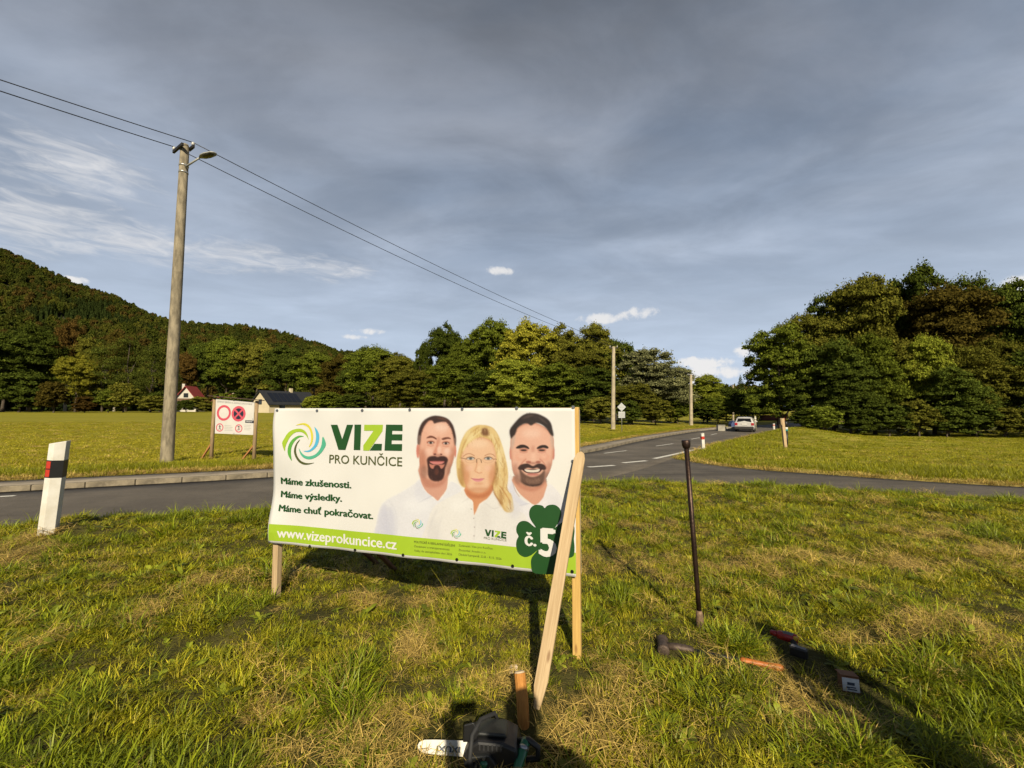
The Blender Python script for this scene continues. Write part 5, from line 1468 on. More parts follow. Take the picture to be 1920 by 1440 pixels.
ztl, ztr = nuv(*c4(300, 225))[1], nuv(*c4(1000, 285))[1]
for px, py, zt in ((c4(268, 0)[0], 0, ztl), (c4(985, 0)[0], 0, ztr)):
    u = nuv(px, 800)[0]
    gz = Hs(*(bl + NU * u).xy) - bl.z
    o = MB().tube([npt(u - 0.03, gz - 0.3), npt(u - 0.015, (gz + zt) / 2), npt(u + 0.02, zt)], [0.068, 0.064, 0.060], 12).build('post', weather, nb, smooth=True)
for x0, y0, x1, y1 in ((90, 1245, 240, 1020), (780, 1250, 960, 1040)):
    (u0, v0), (u1, v1) = nuv(*c4(x0, y0)), nuv(*c4(x1, y1))
    bar(npt(u0, v0 - 0.05, 0.06), npt(u1, v1, 0.03), 0.07, 0.05, 'strut', strut_w, side=NN, parent=nb)
board = empty('panel', (0, 0, 0)); bpy.data.objects.remove(board)
cor = [nuv(*c4(*p)) for p in ((340, 250), (985, 305), (965, 858), (322, 832))]
pan_m = mat('panel_white', (0.66, 0.64, 0.60), 0.5, var=0.05, scale=3)
fr = [npt(u, v, 0.075) for u, v in cor]; bk = [npt(u, v, 0.055) for u, v in cor]
panel = MB().add(fr + bk, [(0, 1, 2, 3), (7, 6, 5, 4), (0, 4, 5, 1), (1, 5, 6, 2), (2, 6, 7, 3), (3, 7, 4, 0)]).build('panel', pan_m, nb)
roof_m = mat('board_roof', (0.075, 0.04, 0.028), 0.7, var=0.3, scale=6)
rc = [nuv(*c4(*p)) for p in ((250, 205), (1055, 275))]
rr = [npt(rc[0][0], rc[0][1] + 0.03, 0.22), npt(rc[1][0], rc[1][1] + 0.03, 0.22), npt(rc[1][0], rc[1][1] + 0.01, -0.26), npt(rc[0][0], rc[0][1] + 0.01, -0.26)]
rr2 = [p - Vector((0, 0, 0.03)) for p in rr]
MB().add(rr + rr2, [(0, 1, 2, 3), (7, 6, 5, 4), (0, 4, 5, 1), (1, 5, 6, 2), (2, 6, 7, 3), (3, 7, 4, 0)]).build('roof', roof_m, nb)
sg_red = mat('sign_red', (0.62, 0.09, 0.13), 0.45, var=0.06)
sg_dark = mat('sign_navy', (0.018, 0.025, 0.045), 0.45, var=0.1)
sg_ink = mat('sign_ink', (0.05, 0.05, 0.055), 0.5, var=0.1)
sg_grey = mat('sign_grey_text', (0.36, 0.36, 0.36), 0.5, var=0.1)


def disc(cx, cy, r_out, r_in, mt, off, name='ring', a0=0.0, a1=2 * math.pi, n=40, parent=panel):
    u, v = nuv(*c4(cx, cy)); ru = nuv(*c4(cx + r_out, cy))[0] - u; ri_ = ru * r_in / r_out
    closed = abs(a1 - a0 - 2 * math.pi) < 1e-6
    vs, fs = [], []
    m_ = n if closed else n + 1
    for k in range(m_):
        a = a0 + (a1 - a0) * k / n
        for q_ in (ru, ri_): vs.append(npt(u + q_ * math.cos(a), v + q_ * math.sin(a), off))
    for k in range(n):
        k2 = (k + 1) % m_
        fs.append((2 * k, 2 * k2, 2 * k2 + 1, 2 * k + 1))
    mb = MB(); mb.add(vs, fs)
    return mb.build(name, mt, parent, fix=False), (u, v, ru)


for cx, cy in ((475, 487), (722, 502)):
    disc(cx, cy, 118, 84, sg_red, 0.078, 'red_ring')
disc(722, 502, 84, 1, sg_red, 0.0775, 'red_disc')
for k in range(4):
    u, v = nuv(*c4(722, 502)); ru = nuv(*c4(722 + 82, 502))[0] - u
    a0 = math.pi / 4 + k * math.pi / 2 + 0.17; a1 = a0 + math.pi / 2 - 0.34
    vs = [npt(u + 0.22 * ru * math.cos((a0 + a1) / 2), v + 0.22 * ru * math.sin((a0 + a1) / 2), 0.080)]
    vs += [npt(u + ru * math.cos(a0 + (a1 - a0) * q_ / 10), v + ru * math.sin(a0 + (a1 - a0) * q_ / 10), 0.080) for q_ in range(11)]
    MB().add(vs, [tuple(range(12))]).build('dark_sector', sg_dark, panel, fix=False)
for cx, cy in ((405, 732), (725, 748)): disc(cx, cy, 62, 48, sg_red, 0.078, 'red_ring')


def nstroke(pts, wpx, mt, name='pictogram', off=0.079):
    mb = MB()
    for (xa, ya), (xb, yb) in zip(pts[:-1], pts[1:]):
        L_ = math.hypot(xb - xa, yb - ya); nx, ny = -(yb - ya) / L_ * wpx / 2, (xb - xa) / L_ * wpx / 2
        q_ = [(xa + nx, ya + ny), (xb + nx, yb + ny), (xb - nx, yb - ny), (xa - nx, ya - ny)]
        mb.add([npt(*nuv(*c4(*p)), off) for p in q_], [(0, 1, 2, 3)])
    return mb.build(name, mt, panel, fix=False)


nstroke([(405, 690), (408, 735)], 12, sg_ink); nstroke([(407, 735), (388, 770)], 8, sg_ink); nstroke([(407, 735), (424, 770)], 8, sg_ink, off=0.0792); nstroke([(388, 722), (406, 706), (428, 720)], 7, sg_ink, off=0.0794)
nstroke([(705, 715), (742, 712)], 12, sg_ink); nstroke([(720, 716), (728, 745), (712, 780)], 9, sg_ink, off=0.0792); nstroke([(728, 745), (745, 775)], 8, sg_ink, off=0.0794); nstroke([(762, 715), (690, 785)], 5, sg_red, off=0.0797)
nstroke([(835, 632), (975, 638)], 44, sg_dark, 'black_label', 0.0785)


def ntext(name, s, x0, y0, x1, captop, mt, bold=0.0, off=0.0800):
    u0, v0 = nuv(*c4(x0, y0)); u1, _ = nuv(*c4(x1, y0)); _, vt = nuv(*c4(x0, captop))
    slope = (nuv(*c4(985, 305))[1] - nuv(*c4(340, 250))[1]) / (nuv(*c4(985, 305))[0] - nuv(*c4(340, 250))[0])
    k = slope * max(0, 1 - (y0 - 280) / 500)
    text_job(name, s, bold, mt, panel, u0, u1, v0, vt - v0, lambda u, v, o_: npt(u, v + k * (u - u0), o_), off)


ntext('lettering', 'ZÁKAZ VJEZDU A ZÁKAZ ZASTAVENÍ', 362, 308, 952, 282, sg_grey, 0.01)
ntext('lettering', 'Děkujeme', 850, 640, 955, 622, p_white, 0.02, 0.0812)
for i in range(4):
    nstroke([(485, 700 + i * 26), (600 + (i % 2) * 20, 704 + i * 26)], 5, sg_grey, 'small_print_line'); nstroke([(815, 690 + i * 26), (930 - (i % 2) * 20, 696 + i * 26)], 5, sg_grey, 'small_print_line')
for x_, y_ in ((645, 830), (960, 590), (645, 285)):
    u, v = nuv(*c4(x_, y_)); MB().tube([npt(u, v, 0.07), npt(u, v, 0.084)], 0.014, 8).build('screw', dark_metal, nb)
flush_text()

# ------------------------------------------------------------------ road sign seen from behind
sgb = on_ground(1166, 811)
rs = empty('road_sign', sgb, 0, 'diamond road sign and square plate seen from behind on a thin grey post', 'road sign')
kk = sgb.y / F
grey_al = mat('sign_back_grey', (0.52, 0.54, 0.53), 0.45, 0.5, var=0.1)
MB().tube([(0, 0, -0.3), (0, 0, (811 - 756) * kk)], 0.032, 10).build('post', galv, rs, smooth=True)
cz = (811 - 763.5) * kk; hd_ = 8.2 * kk
dm = MB().prism([(0, cz - hd_), (hd_, cz), (0, cz + hd_), (-hd_, cz)], -0.05, -0.035).build('diamond_plate', grey_al, rs, bevel=0.004)
MB().box((0, -0.058, cz), (hd_ * 1.3, 0.014, 0.03)).build('bracket', galv, dm)
cz2 = (811 - 778) * kk; hw = 6.2 * kk
sq = MB().box((0, -0.043, cz2), (hw * 2, 0.015, hw * 1.9)).build('square_plate', grey_al, rs, bevel=0.004)
for dz_ in (-0.1, 0.1): MB().box((0, -0.058, cz2 + dz_), (hw * 1.6, 0.014, 0.03)).build('bracket', galv, sq)

# ------------------------------------------------------------------ wooden post on the grass bank
wp = on_ground(1474, 839)
k_ = wp.y / F
w_post = empty('wooden_post', wp, 0, 'pale wooden post with dark back standing on the grass bank', 'post')
o = MB().box((0, 0, 26 * k_), (5.2 * k_, 5 * k_, 56 * k_)).build('timber', weather if False else wood_pale, w_post, bevel=0.01); o.rotation_euler = (0, -0.07, 0); o.location = (-1.6 * k_, 0, 0)
o = MB().box((0, 0, 44 * k_ + 0.13), (1.6 * k_, 3 * k_, 12 * k_)).build('upright_lath', wood_pale, w_post); o.location = (-4.6 * k_, 0, 0); o.rotation_euler = (0, -0.07, 0)
wp2 = at(1475.2, 836, wp.y + 0.6); wp2.z = Hs(wp2.x, wp2.y)
mk = empty('marker_post', wp2, 0, 'black marker post with white and teal bands behind the wooden post', 'marker post')
teal_pl = mat('teal_plastic', (0.02, 0.34, 0.36), 0.4, var=0.1)
MB().tube([(0, 0, -0.1), (0, 0, 30 * k_)], 0.075, 10).build('post', black_pl, mk, smooth=True)
MB().tube([(0, 0, 30 * k_), (0, 0, 33 * k_)], 0.085, 10).build('teal_band', teal_pl, mk, smooth=True)
MB().tube([(0, 0, 33 * k_), (0, 0, 37 * k_)], 0.085, 10).build('white_band', white_pl, mk, smooth=True)
MB().tube([(0, 0, 37 * k_), (0, 0, 46 * k_), (0, 0, 48 * k_)], [0.085, 0.085, 0.05], 10).build('cap', black_pl, mk, smooth=True)

# ------------------------------------------------------------------ things by the far bend
conc_l = mat('concrete_light', (0.36, 0.335, 0.28), 0.85, var=0.2, scale=3)
def headwall(px0, px1, pyb, pyt, Y, label):
    a = at(px0, pyb, Y); c = at(px1, pyb, Y); t_ = at(px0, pyt, Y)
    a.z = Hs(a.x, a.y)
    r = empty('culvert_wall', a, 0, label, 'concrete wall')
    L_ = (c - a).x; h_ = t_.z - a.z
    MB().prism([(0, -0.2), (L_, -0.2), (L_, h_ * 0.8), (L_ * 0.9, h_ * 0.92), (0, h_ * 0.92)], 0, 0.4).build('wall', conc_l, r, bevel=0.02)
    MB().box((L_ / 2, 0.2, h_ * 0.96), (L_ * 1.04, 0.5, h_ * 0.10)).build('coping', conc_l, r, bevel=0.015)
headwall(1346.5, 1360, 808, 797, 46, 'upright pale concrete culvert wall left of the white car')
headwall(1362, 1381, 808, 800.5, 48, 'low pale concrete culvert wall between the upright one and the white car')
blue_m = mat('blue_tarp', (0.035, 0.065, 0.18), 0.6, var=0.3, scale=4)
bb_ = at(1376, 803, 52); bb_.z = Hs(bb_.x, bb_.y)
bt = MB(); bt.prism([(-0.5, 0), (0.5, 0), (0.48, 0.7), (0.2, 1.0), (-0.25, 0.95), (-0.5, 0.55)], -0.4, 0.4)
bt = bt.build('waste_bin', blue_m, None, bevel=0.06); bt.location = bb_
tag(bt, 'blue bin half hidden behind the low concrete wall beside the car', 'bin')
# fence and orange board at the bend
red_f = mat('fence_red', (0.17, 0.035, 0.022), 0.8, var=0.3, scale=6)
fa = at(1426, 784, 95); fa.z = Hs(fa.x, fa.y); fb_ = at(1462, 784, 97)
fence = empty('red_fence', fa, 0, 'dark red board fence in the shade at the far bend', 'fence')
nf = 22; Lf = (fb_ - fa).x
for i in range(nf):
    if i == 0: f0 = MB().box((0, 0, 0.55), (Lf / nf * 0.9, 0.04, 1.25)).build('board', red_f, fence); ob = f0
    else: ob = f0.copy(); COL.objects.link(ob)
    ob.location = (Lf * (i + 0.5) / nf, 0, 0.03 * math.sin(i * 2.1))
for z_ in (0.25, 0.95): MB().box((Lf / 2, 0.04, z_), (Lf, 0.05, 0.1)).build('rail', red_f, fence)
ob_m = mat('orange_board', (0.52, 0.13, 0.05), 0.6, var=0.15, scale=3)
oa = at(1466, 790, 66); oa.z = Hs(oa.x, oa.y)
ok_ = 66 / F
bd = empty('orange_board', oa, 0, 'small orange-red roofed board above the wooden post, far behind it', 'board')
zc = at(1466, 780, 66).z - oa.z
MB().box((0, 0, zc), (21 * ok_, 0.08, 7.5 * ok_)).build('panel', ob_m, bd, bevel=0.02)
for sx in (-8, 8): MB().box((sx * ok_, 0.06, zc / 2 - 0.1), (0.12, 0.1, zc + 0.2)).build('leg', wood_brown, bd)
yp = on_ground(1416.5, 807)
ky = yp.y / F
ys = empty('bollard', yp, 0, 'pale striped marker bollard at the road edge just right of the white car', 'bollard')
MB().tube([(0, 0, -0.1), (0, 0, 26 * ky), (0, 0, 27 * ky)], [0.11, 0.10, 0.05], 10).build('post', mat('bollard_paint', (0.42, 0.38, 0.24), 0.6, var=0.2), ys, smooth=True)
for z_ in (16, 21): MB().tube([(0, 0, z_ * ky), (0, 0, (z_ + 2.4) * ky)], 0.118, 10).build('white_band', white_pl, ys, smooth=True)

# ------------------------------------------------------------------ estate car driving away
def make_car():
    c = at(1398, 808, 45.5); c.z = float(H0(c.x, c.y))
    hdg = R(-31)
    car = empty('estate_car', c, hdg, 'white estate car driving away along the road', 'car')
    paint = mat('car_white', (0.56, 0.545, 0.52), 0.3, var=0.03, coat=0.5)
    glass = mat('car_glass', (0.012, 0.013, 0.014), 0.08, var=0.1)
    tail = mat('tail_red', (0.42, 0.02, 0.03), 0.2, var=0.1, coat=0.5)
    dkp = mat('car_dark_trim', (0.035, 0.032, 0.03), 0.6, var=0.2)
    # cross-sections along the length (y forward): half widths by height
    secs = []
    def ring(y, w, zlo, zbelt, zroof, wroof):
        pts = [(w * 0.90, zlo), (w, zlo + 0.18), (w * 1.0, (zlo + zbelt) / 2), (w * 0.97, zbelt), (wroof * 1.03, zroof - 0.10), (wroof * 0.86, zroof - 0.01), (0, zroof + 0.015)]
        full = pts + [(-x_, z_) for x_, z_ in pts[-2::-1]]
        return [(x_, y, z_) for x_, z_ in full]
    rings = [ring(-2.28, 0.80, 0.36, 0.92, 0.98, 0.74), ring(-2.22, 0.88, 0.30, 0.98, 1.06, 0.78), ring(-2.0, 0.90, 0.25, 0.99, 1.40, 0.68), ring(-1.8, 0.905, 0.24, 0.99, 1.49, 0.67), ring(-0.6, 0.91, 0.22, 0.97, 1.52, 0.67), ring(0.35, 0.91, 0.22, 0.95, 1.46, 0.66),
             ring(1.15, 0.90, 0.22, 0.93, 0.99, 0.78), ring(2.0, 0.87, 0.24, 0.80, 0.84, 0.72), ring(2.25, 0.74, 0.32, 0.62, 0.66, 0.6)]
    n = len(rings[0]); vs = [p for r_ in rings for p in r_]; fs = []
    for i in range(len(rings) - 1):
        for k in range(n - 1): fs.append((i * n + k, i * n + k + 1, (i + 1) * n + k + 1, (i + 1) * n + k))
        fs.append((i * n + n - 1, i * n, (i + 1) * n, (i + 1) * n + n - 1))
    fs += [tuple(range(n)), tuple((len(rings) - 1) * n + k for k in range(n))]
    body = MB().add(vs, fs).build('body', paint, car, smooth=False, bevel=0.03)
    MB().add([(-0.66, -2.265, 0.985), (0.66, -2.265, 0.985), (0.56, -2.045, 1.38), (-0.56, -2.045, 1.38)], [(0, 1, 2, 3)]).build('rear_window', glass, car)
    for s in (-1, 1):
        MB().add([(s * 0.905, -1.9, 1.0), (s * 0.905, 0.85, 0.97), (s * 0.71, 0.3, 1.38), (s * 0.715, -1.75, 1.41)], [(0, 1, 2, 3)]).build('side_window', glass, car)
        MB().box((s * 0.73, -2.25, 0.80), (0.26, 0.10, 0.26)).build('tail_light', tail, car, bevel=0.02)
        MB().tube([(s * 0.60, -1.75, 1.545), (s * 0.60, 0.1, 1.545)], 0.02, 6).build('roof_rail', dkp, car)
        MB().box((s * 1.0, 0.65, 1.02), (0.18, 0.10, 0.14)).build('mirror', paint, car, bevel=0.03)
        for yy in (-1.4, 1.35):
            w = MB().tube([(s * 0.70, yy, 0.32), (s * 0.91, yy, 0.32)], 0.32, 20).build('wheel', rubber, car, bevel=0.02)
            MB().tube([(s * 0.905, yy, 0.32), (s * 0.925, yy, 0.32)], 0.2, 16).build('rim', galv, w)
    MB().box((0, -2.31, 0.45), (1.66, 0.12, 0.24)).build('bumper', dkp, car, bevel=0.03)
    MB().box((0, -2.32, 0.80), (0.50, 0.02, 0.11)).build('number_plate', white_pl, car)
    MB().box((0, -2.15, 0.30), (1.5, 0.1, 0.14)).build('underside', dkp, car)
make_car()

# ------------------------------------------------------------------ houses at the edge of the meadow
def house(px0, px1, pye, pyr, Y, label, gable_front, roof_c, wall_c, rz=0.0, solar=False):
    """px0..px1 width at eaves, pye eaves line, pyr ridge line"""
    a, c = at(px0, pye, Y), at(px1, pye, Y)
    z0 = Hs((a.x + c.x) / 2, Y) - 0.5
    r = empty('house', ((a.x + c.x) / 2, Y, z0), rz, label, 'house')
    w = (c.x - a.x); he = a.z - z0; hr = at(px0, pyr, Y).z - z0
    wm = mat('house_wall_' + wall_c[0], wall_c[1], 0.9, var=0.08, scale=0.6)
    rm = mat('house_roof_' + roof_c[0], roof_c[1], 0.7, var=0.2, scale=1.5)
    win = mat('house_window', (0.03, 0.035, 0.04), 0.15, var=0.2); frm = mat('house_trim', (0.16, 0.09, 0.05), 0.7, var=0.2)
    dp = w * 0.9 if gable_front else 7.0
    if gable_front:
        MB().prism([(-w / 2, 0), (w / 2, 0), (w / 2, he), (0, hr), (-w / 2, he)], 0, dp).build('wall', wm, r)
        for s in (-1, 1):
            sl = [(s * (w / 2 + 0.6), he - 0.6 * (hr - he) / (w / 2)), (0, hr + 0.02), (0, hr + 0.28), (s * (w / 2 + 0.6), he + 0.25 - 0.6 * (hr - he) / (w / 2))]
            MB().prism(sl, -0.7, dp + 0.7).build('roof', rm, r)
        MB().box((0, -0.05, he + (hr - he) * 0.30), (w * 0.22, 0.12, (hr - he) * 0.34)).build('window', win, r)
        MB().box((-w * 0.22, -0.05, he * 0.72), (w * 0.18, 0.12, 1.3)).build('window', win, r); MB().box((w * 0.2, -0.05, he * 0.72), (w * 0.18, 0.12, 1.3)).build('window', win, r)
        b = MB().box((0, -0.75, he * 0.93), (w * 0.8, 0.08, 0.9)).build('balcony_rail', frm, r)
        ch = MB().box((-w * 0.30, dp * 0.4, hr * 0.98), (0.7, 0.7, 2.2)).build('chimney', wm, r)
    else:
        g = [(0, 0), (dp, 0), (dp, he), (dp / 2, hr), (0, he)]
        Mx = Matrix.Rotation(R(90), 4, 'Z') @ Matrix.Translation((0, -w / 2, 0))
        MB().prism(g, 0, w, M=Matrix(((0, -1, 0, w / 2), (1, 0, 0, 0), (0, 0, 1, 0), (0, 0, 0, 1)))).build('wall', wm, r)
        for (y0, y1) in ((-0.5, dp / 2), (dp + 0.5, dp / 2)):
            z_e = he - 0.5 * (hr - he) / (dp / 2)
            q_ = [(-w / 2 - 0.5, y0, z_e), (w / 2 + 0.5, y0, z_e), (w / 2 + 0.5, y1, hr), (-w / 2 - 0.5, y1, hr)]
            MB().add(q_ + [(x_, y_, z_ + 0.25) for x_, y_, z_ in q_], [(0, 1, 2, 3), (7, 6, 5, 4), (0, 4, 5, 1), (1, 5, 6, 2), (2, 6, 7, 3), (3, 7, 4, 0)]).build('roof', rm, r)
        for xx in (-w * 0.25, w * 0.2): MB().box((xx, -0.03, he * 0.62), (1.6, 0.1, 1.2)).build('window', win, r)
        if solar:
            pm_ = mat('solar_panel', (0.012, 0.014, 0.022), 0.2, var=0.2)
            for i in range(6):
                s0, s1 = 0.18, 0.82
                xa = -w * 0.42 + i * w * 0.10; q_ = []
                for (xx, s) in ((xa, s0), (xa + w * 0.092, s0), (xa + w * 0.092, s1), (xa, s1)):
                    yy = -0.5 + s * (dp / 2 + 0.5); zz = (he - 0.5 * (hr - he) / (dp / 2)) + s * (hr - (he - 0.5 * (hr - he) / (dp / 2)))
                    q_.append((xx, yy - 0.03, zz + 0.32))
                MB().add(q_, [(0, 1, 2, 3)]).build('solar_panel', pm_, r)
        MB().box((w * 0.1, dp * 0.5, hr + 0.4), (0.7, 0.7, 1.4)).build('chimney', wm, r)
        MB().box((-w / 2 - 0.03, dp * 0.5, he * 1.15), (0.1, 1.2, 1.3)).build('window', win, r)
    return r
house(331, 366, 748, 725, 128, 'white gabled house with red roof behind the utility pole', True, ('red', (0.30, 0.04, 0.035)), ('white', (0.62, 0.58, 0.50)), rz=0.18)
house(502, 602, 757, 735, 116, 'cream house with dark solar-panel roof left of the banner top', False, ('dark', (0.022, 0.024, 0.030)), ('cream', (0.66, 0.56, 0.38)), rz=1.12, solar=True)
house(398, 440, 752, 739, 138, 'low house with red-brown roof half hidden behind the notice board', False, ('brick', (0.22, 0.055, 0.04)), ('cream2', (0.45, 0.38, 0.28)), rz=-0.1)


# ------------------------------------------------------------------ two people beside and behind the camera: their shadows reach into view
def person(loc, rz, label, joints_l, joints_r, top_c, trouser_c, h=1.78):
    r = empty('person', loc, rz, label, 'person')
    k = h / 1.78
    V, E, RAD = [], [], []
    def vtx(p, rx, ry=None, to=None):
        V.append(Vector(p) * k); RAD.append((rx * k, (ry or rx) * k))
        if to is not None: E.append((to, len(V) - 1))
        return len(V) - 1
    pel = vtx((0, 0, 0.98), 0.155, 0.115)
    wai = vtx((0, 0, 1.12), 0.145, 0.105, pel); che = vtx((0, 0.01, 1.32), 0.175, 0.12, wai); sh = vtx((0, 0.0, 1.46), 0.12, 0.09, che)
    nk = vtx((0, 0.0, 1.53), 0.058, 0.06, sh); hd0 = vtx((0, 0.02, 1.60), 0.075, 0.085, nk); hd1 = vtx((0, 0.02, 1.69), 0.085, 0.10, hd0); vtx((0, 0.01, 1.745), 0.06, 0.07, hd1)
    for s, J in ((-1, joints_l), (1, joints_r)):
        a = vtx((s * 0.19, 0, 1.44), 0.068, 0.068, sh); b = vtx(J[0], 0.046, 0.046, a); c = vtx(J[1], 0.034, 0.034, b)
        dirv = (Vector(J[1]) - Vector(J[0])).normalized()
        pm_ = vtx(Vector(J[1]) + dirv * 0.07, 0.038, 0.022, c)
        for q_, (ox, L_) in enumerate(((-0.03, 0.065), (-0.01, 0.078), (0.011, 0.082), (0.03, 0.07))):
            sidev = dirv.cross(Vector((0, 1, 0.1))).normalized()
            p0 = Vector(J[1]) + dirv * 0.085 + sidev * ox
            m_ = vtx(p0, 0.010, 0.010, pm_); e_ = vtx(p0 + dirv * L_ * 0.6, 0.009, 0.009, m_); vtx(p0 + dirv * L_ + Vector((0, 0.02, -0.01)), 0.008, 0.008, e_)
        th = vtx(Vector(J[1]) + dirv * 0.03 + dirv.cross(Vector((0, 1, 0.1))).normalized() * -0.045, 0.012, 0.012, c); vtx(Vector(J[1]) + dirv * 0.075 + dirv.cross(Vector((0, 1, 0.1))).normalized() * -0.065, 0.009, 0.009, th)
        hp = vtx((s * 0.095, 0, 0.90), 0.088, 0.095, pel); kn = vtx((s * 0.115, 0.015, 0.50), 0.060, 0.064, hp); an_ = vtx((s * 0.125, -0.01, 0.09), 0.042, 0.046, kn)
        vtx((s * 0.135, 0.10, 0.035), 0.040, 0.030, an_)
    me = bpy.data.meshes.new('body'); me.from_pydata([tuple(v_) for v_ in V], E, [])
    o = bpy.data.objects.new('body', me); COL.objects.link(o); o.parent = r
    sk = o.modifiers.new('skin', 'SKIN'); sk.use_smooth_shade = True
    for i, (a, b) in enumerate(RAD): me.skin_vertices[0].data[i].radius = (a, b)
    for i in range(len(V)): me.skin_vertices[0].data[i].use_root = (i == 0)
    ss_ = o.modifiers.new('sub', 'SUBSURF'); ss_.levels = 2; ss_.render_levels = 2
    m = bpy.data.materials.new('clothes_and_skin'); m.use_nodes = True
    T = m.node_tree; t = NT(T); p = T.nodes['Principled BSDF']; p.inputs['Roughness'].default_value = 0.8
    g_ = t.n('ShaderNodeTexCoord').outputs['Object']; sp = t.n('ShaderNodeSeparateXYZ'); T.links.new(g_, sp.inputs[0])
    z_ = sp.outputs[2]
    c = t.mix(t.m('GREATER_THAN', z_, 0.96 * k), trouser_c, top_c); c = t.mix(t.m('LESS_THAN', z_, 0.08 * k), c, (0.03, 0.025, 0.02))
    c = t.mix(t.m('GREATER_THAN', z_, 1.52 * k), c, (0.50, 0.30, 0.21))
    T.links.new(c, p.inputs['Base Color']); me.materials.append(m)
    hair = MB()
    hair.ball((0, -0.005, 1.715 * k), (0.098 * k, 0.112 * k, 0.078 * k), 16, 10)
    hair.build('hair', mat('hair_brown', (0.05, 0.03, 0.02), 0.7, var=0.3, scale=60), r, smooth=True)
    f_ = MB(); f_.ball((0, 0.125 * k, 1.63 * k), (0.014, 0.022, 0.024), 8, 6); f_.build('nose', mat('skin', (0.50, 0.30, 0.21), 0.6, var=0.06), r, smooth=True)
    for s in (-1, 1):
        MB().ball((s * 0.032, 0.108 * k, 1.665 * k), (0.012, 0.008, 0.007), 8, 6).build('eye', mat('eye_dark', (0.04, 0.03, 0.03), 0.3), r, smooth=True)
        MB().ball((s * 0.090 * k, 0.0, 1.645 * k), (0.012, 0.026, 0.032), 8, 6).build('ear', mat('skin', (0.5, 0.3, 0.21)), r, smooth=True)
    MB().ball((0, 0.112 * k, 1.585 * k), (0.026, 0.008, 0.006), 8, 6).build('mouth', mat('lips', (0.40, 0.15, 0.12), 0.5), r, smooth=True)
    return r


gz = Hs(0.36, 0.08)
ph = person((0.36, 0.08, gz), 0.0, 'person holding up a phone just behind the camera, only the shadow in view',
            ((-0.36, -0.10, 1.46), (-0.38, -0.16, 1.66)), ((0.33, -0.12, 1.40), (-0.06, -0.17, 1.64)), (0.10, 0.12, 0.16), (0.06, 0.07, 0.10))
phone = MB().box((0, 0, 0), (0.155, 0.009, 0.075)).build('phone', black_pl, None, bevel=0.006)
phone.location = (0.04, -0.035, 1.745)
tag(phone, 'black phone held sideways at the camera position', 'phone')
per = person((2.33, 1.02, Hs(2.33, 1.02)), R(12), 'person standing beside the view on the right, long shadow across the tools',
             ((-0.26, 0.05, 1.16), (-0.20, 0.16, 0.95)), ((0.27, -0.02, 1.15), (0.28, 0.06, 0.92)), (0.20, 0.06, 0.05), (0.05, 0.05, 0.06), h=1.74)


# ------------------------------------------------------------------ trees
bark = mat('bark', (0.11, 0.085, 0.06), 0.95, var=0.35, scale=4, stretch=(4, 4, 0.8), bump=0.5, bscale=14)
birch = mat('birch_bark', (0.52, 0.47, 0.38), 0.9, var=0.35, scale=4)
LM_ = {
    'dark': leaf_mat('leaf_dark', (0.058, 0.083, 0.014), (0.120, 0.148, 0.021)),
    'green': leaf_mat('leaf_green', (0.110, 0.144, 0.017), (0.210, 0.244, 0.029)),
    'lime': leaf_mat('leaf_lime', (0.174, 0.217, 0.021), (0.321, 0.337, 0.040)),
    'yellow': leaf_mat('leaf_yellow', (0.234, 0.240, 0.024), (0.417, 0.370, 0.043)),
    'brown': leaf_mat('leaf_brown', (0.088, 0.070, 0.014), (0.140, 0.108, 0.020)),
    'rust': leaf_mat('leaf_rust', (0.105, 0.066, 0.016), (0.160, 0.096, 0.024)),
    'olive': leaf_mat('leaf_olive', (0.116, 0.126, 0.018), (0.215, 0.199, 0.029)),
    'silver': leaf_mat('leaf_silver', (0.153, 0.166, 0.065), (0.314, 0.310, 0.143)),
    'pine': leaf_mat('leaf_pine', (0.070, 0.100, 0.017), (0.166, 0.179, 0.028)),
    'spruce': leaf_mat('leaf_spruce', (0.038, 0.065, 0.017), (0.082, 0.115, 0.024)),
}


def quads(c, nrm, size, rng, asp=0.75):
    n = len(c)
    r = rng.normal(size=(n, 3)); t = np.cross(nrm, r); t /= np.linalg.norm(t, axis=1)[:, None] + 1e-9
    b = np.cross(nrm, t)
    s = size * rng.uniform(0.5, 1.5, (n, 1))
    v = np.stack([c - t * s - b * s * asp * 0.35, c - b * s * asp + t * s * 0.1, c + t * s + b * s * asp * 0.2, c + b * s * asp], 1)
    return v.reshape(-1, 3)


def clump_leaves(cen, rad, n, size, rng, up=0.12, spread=0.55):
    d = rng.normal(size=(n, 3)); d /= np.linalg.norm(d, axis=1)[:, None]
    d[:, 2] = np.abs(d[:, 2]) * (0.7) + d[:, 2] * 0.3
    rr = rad * np.abs(rng.normal(0.85, 0.30, (n, 1)))
    c = cen + d * rr
    nrm = d + rng.normal(size=(n, 3)) * spread + np.array([0, 0, up]); nrm /= np.linalg.norm(nrm, axis=1)[:, None]
    return quads(c, nrm, size, rng)


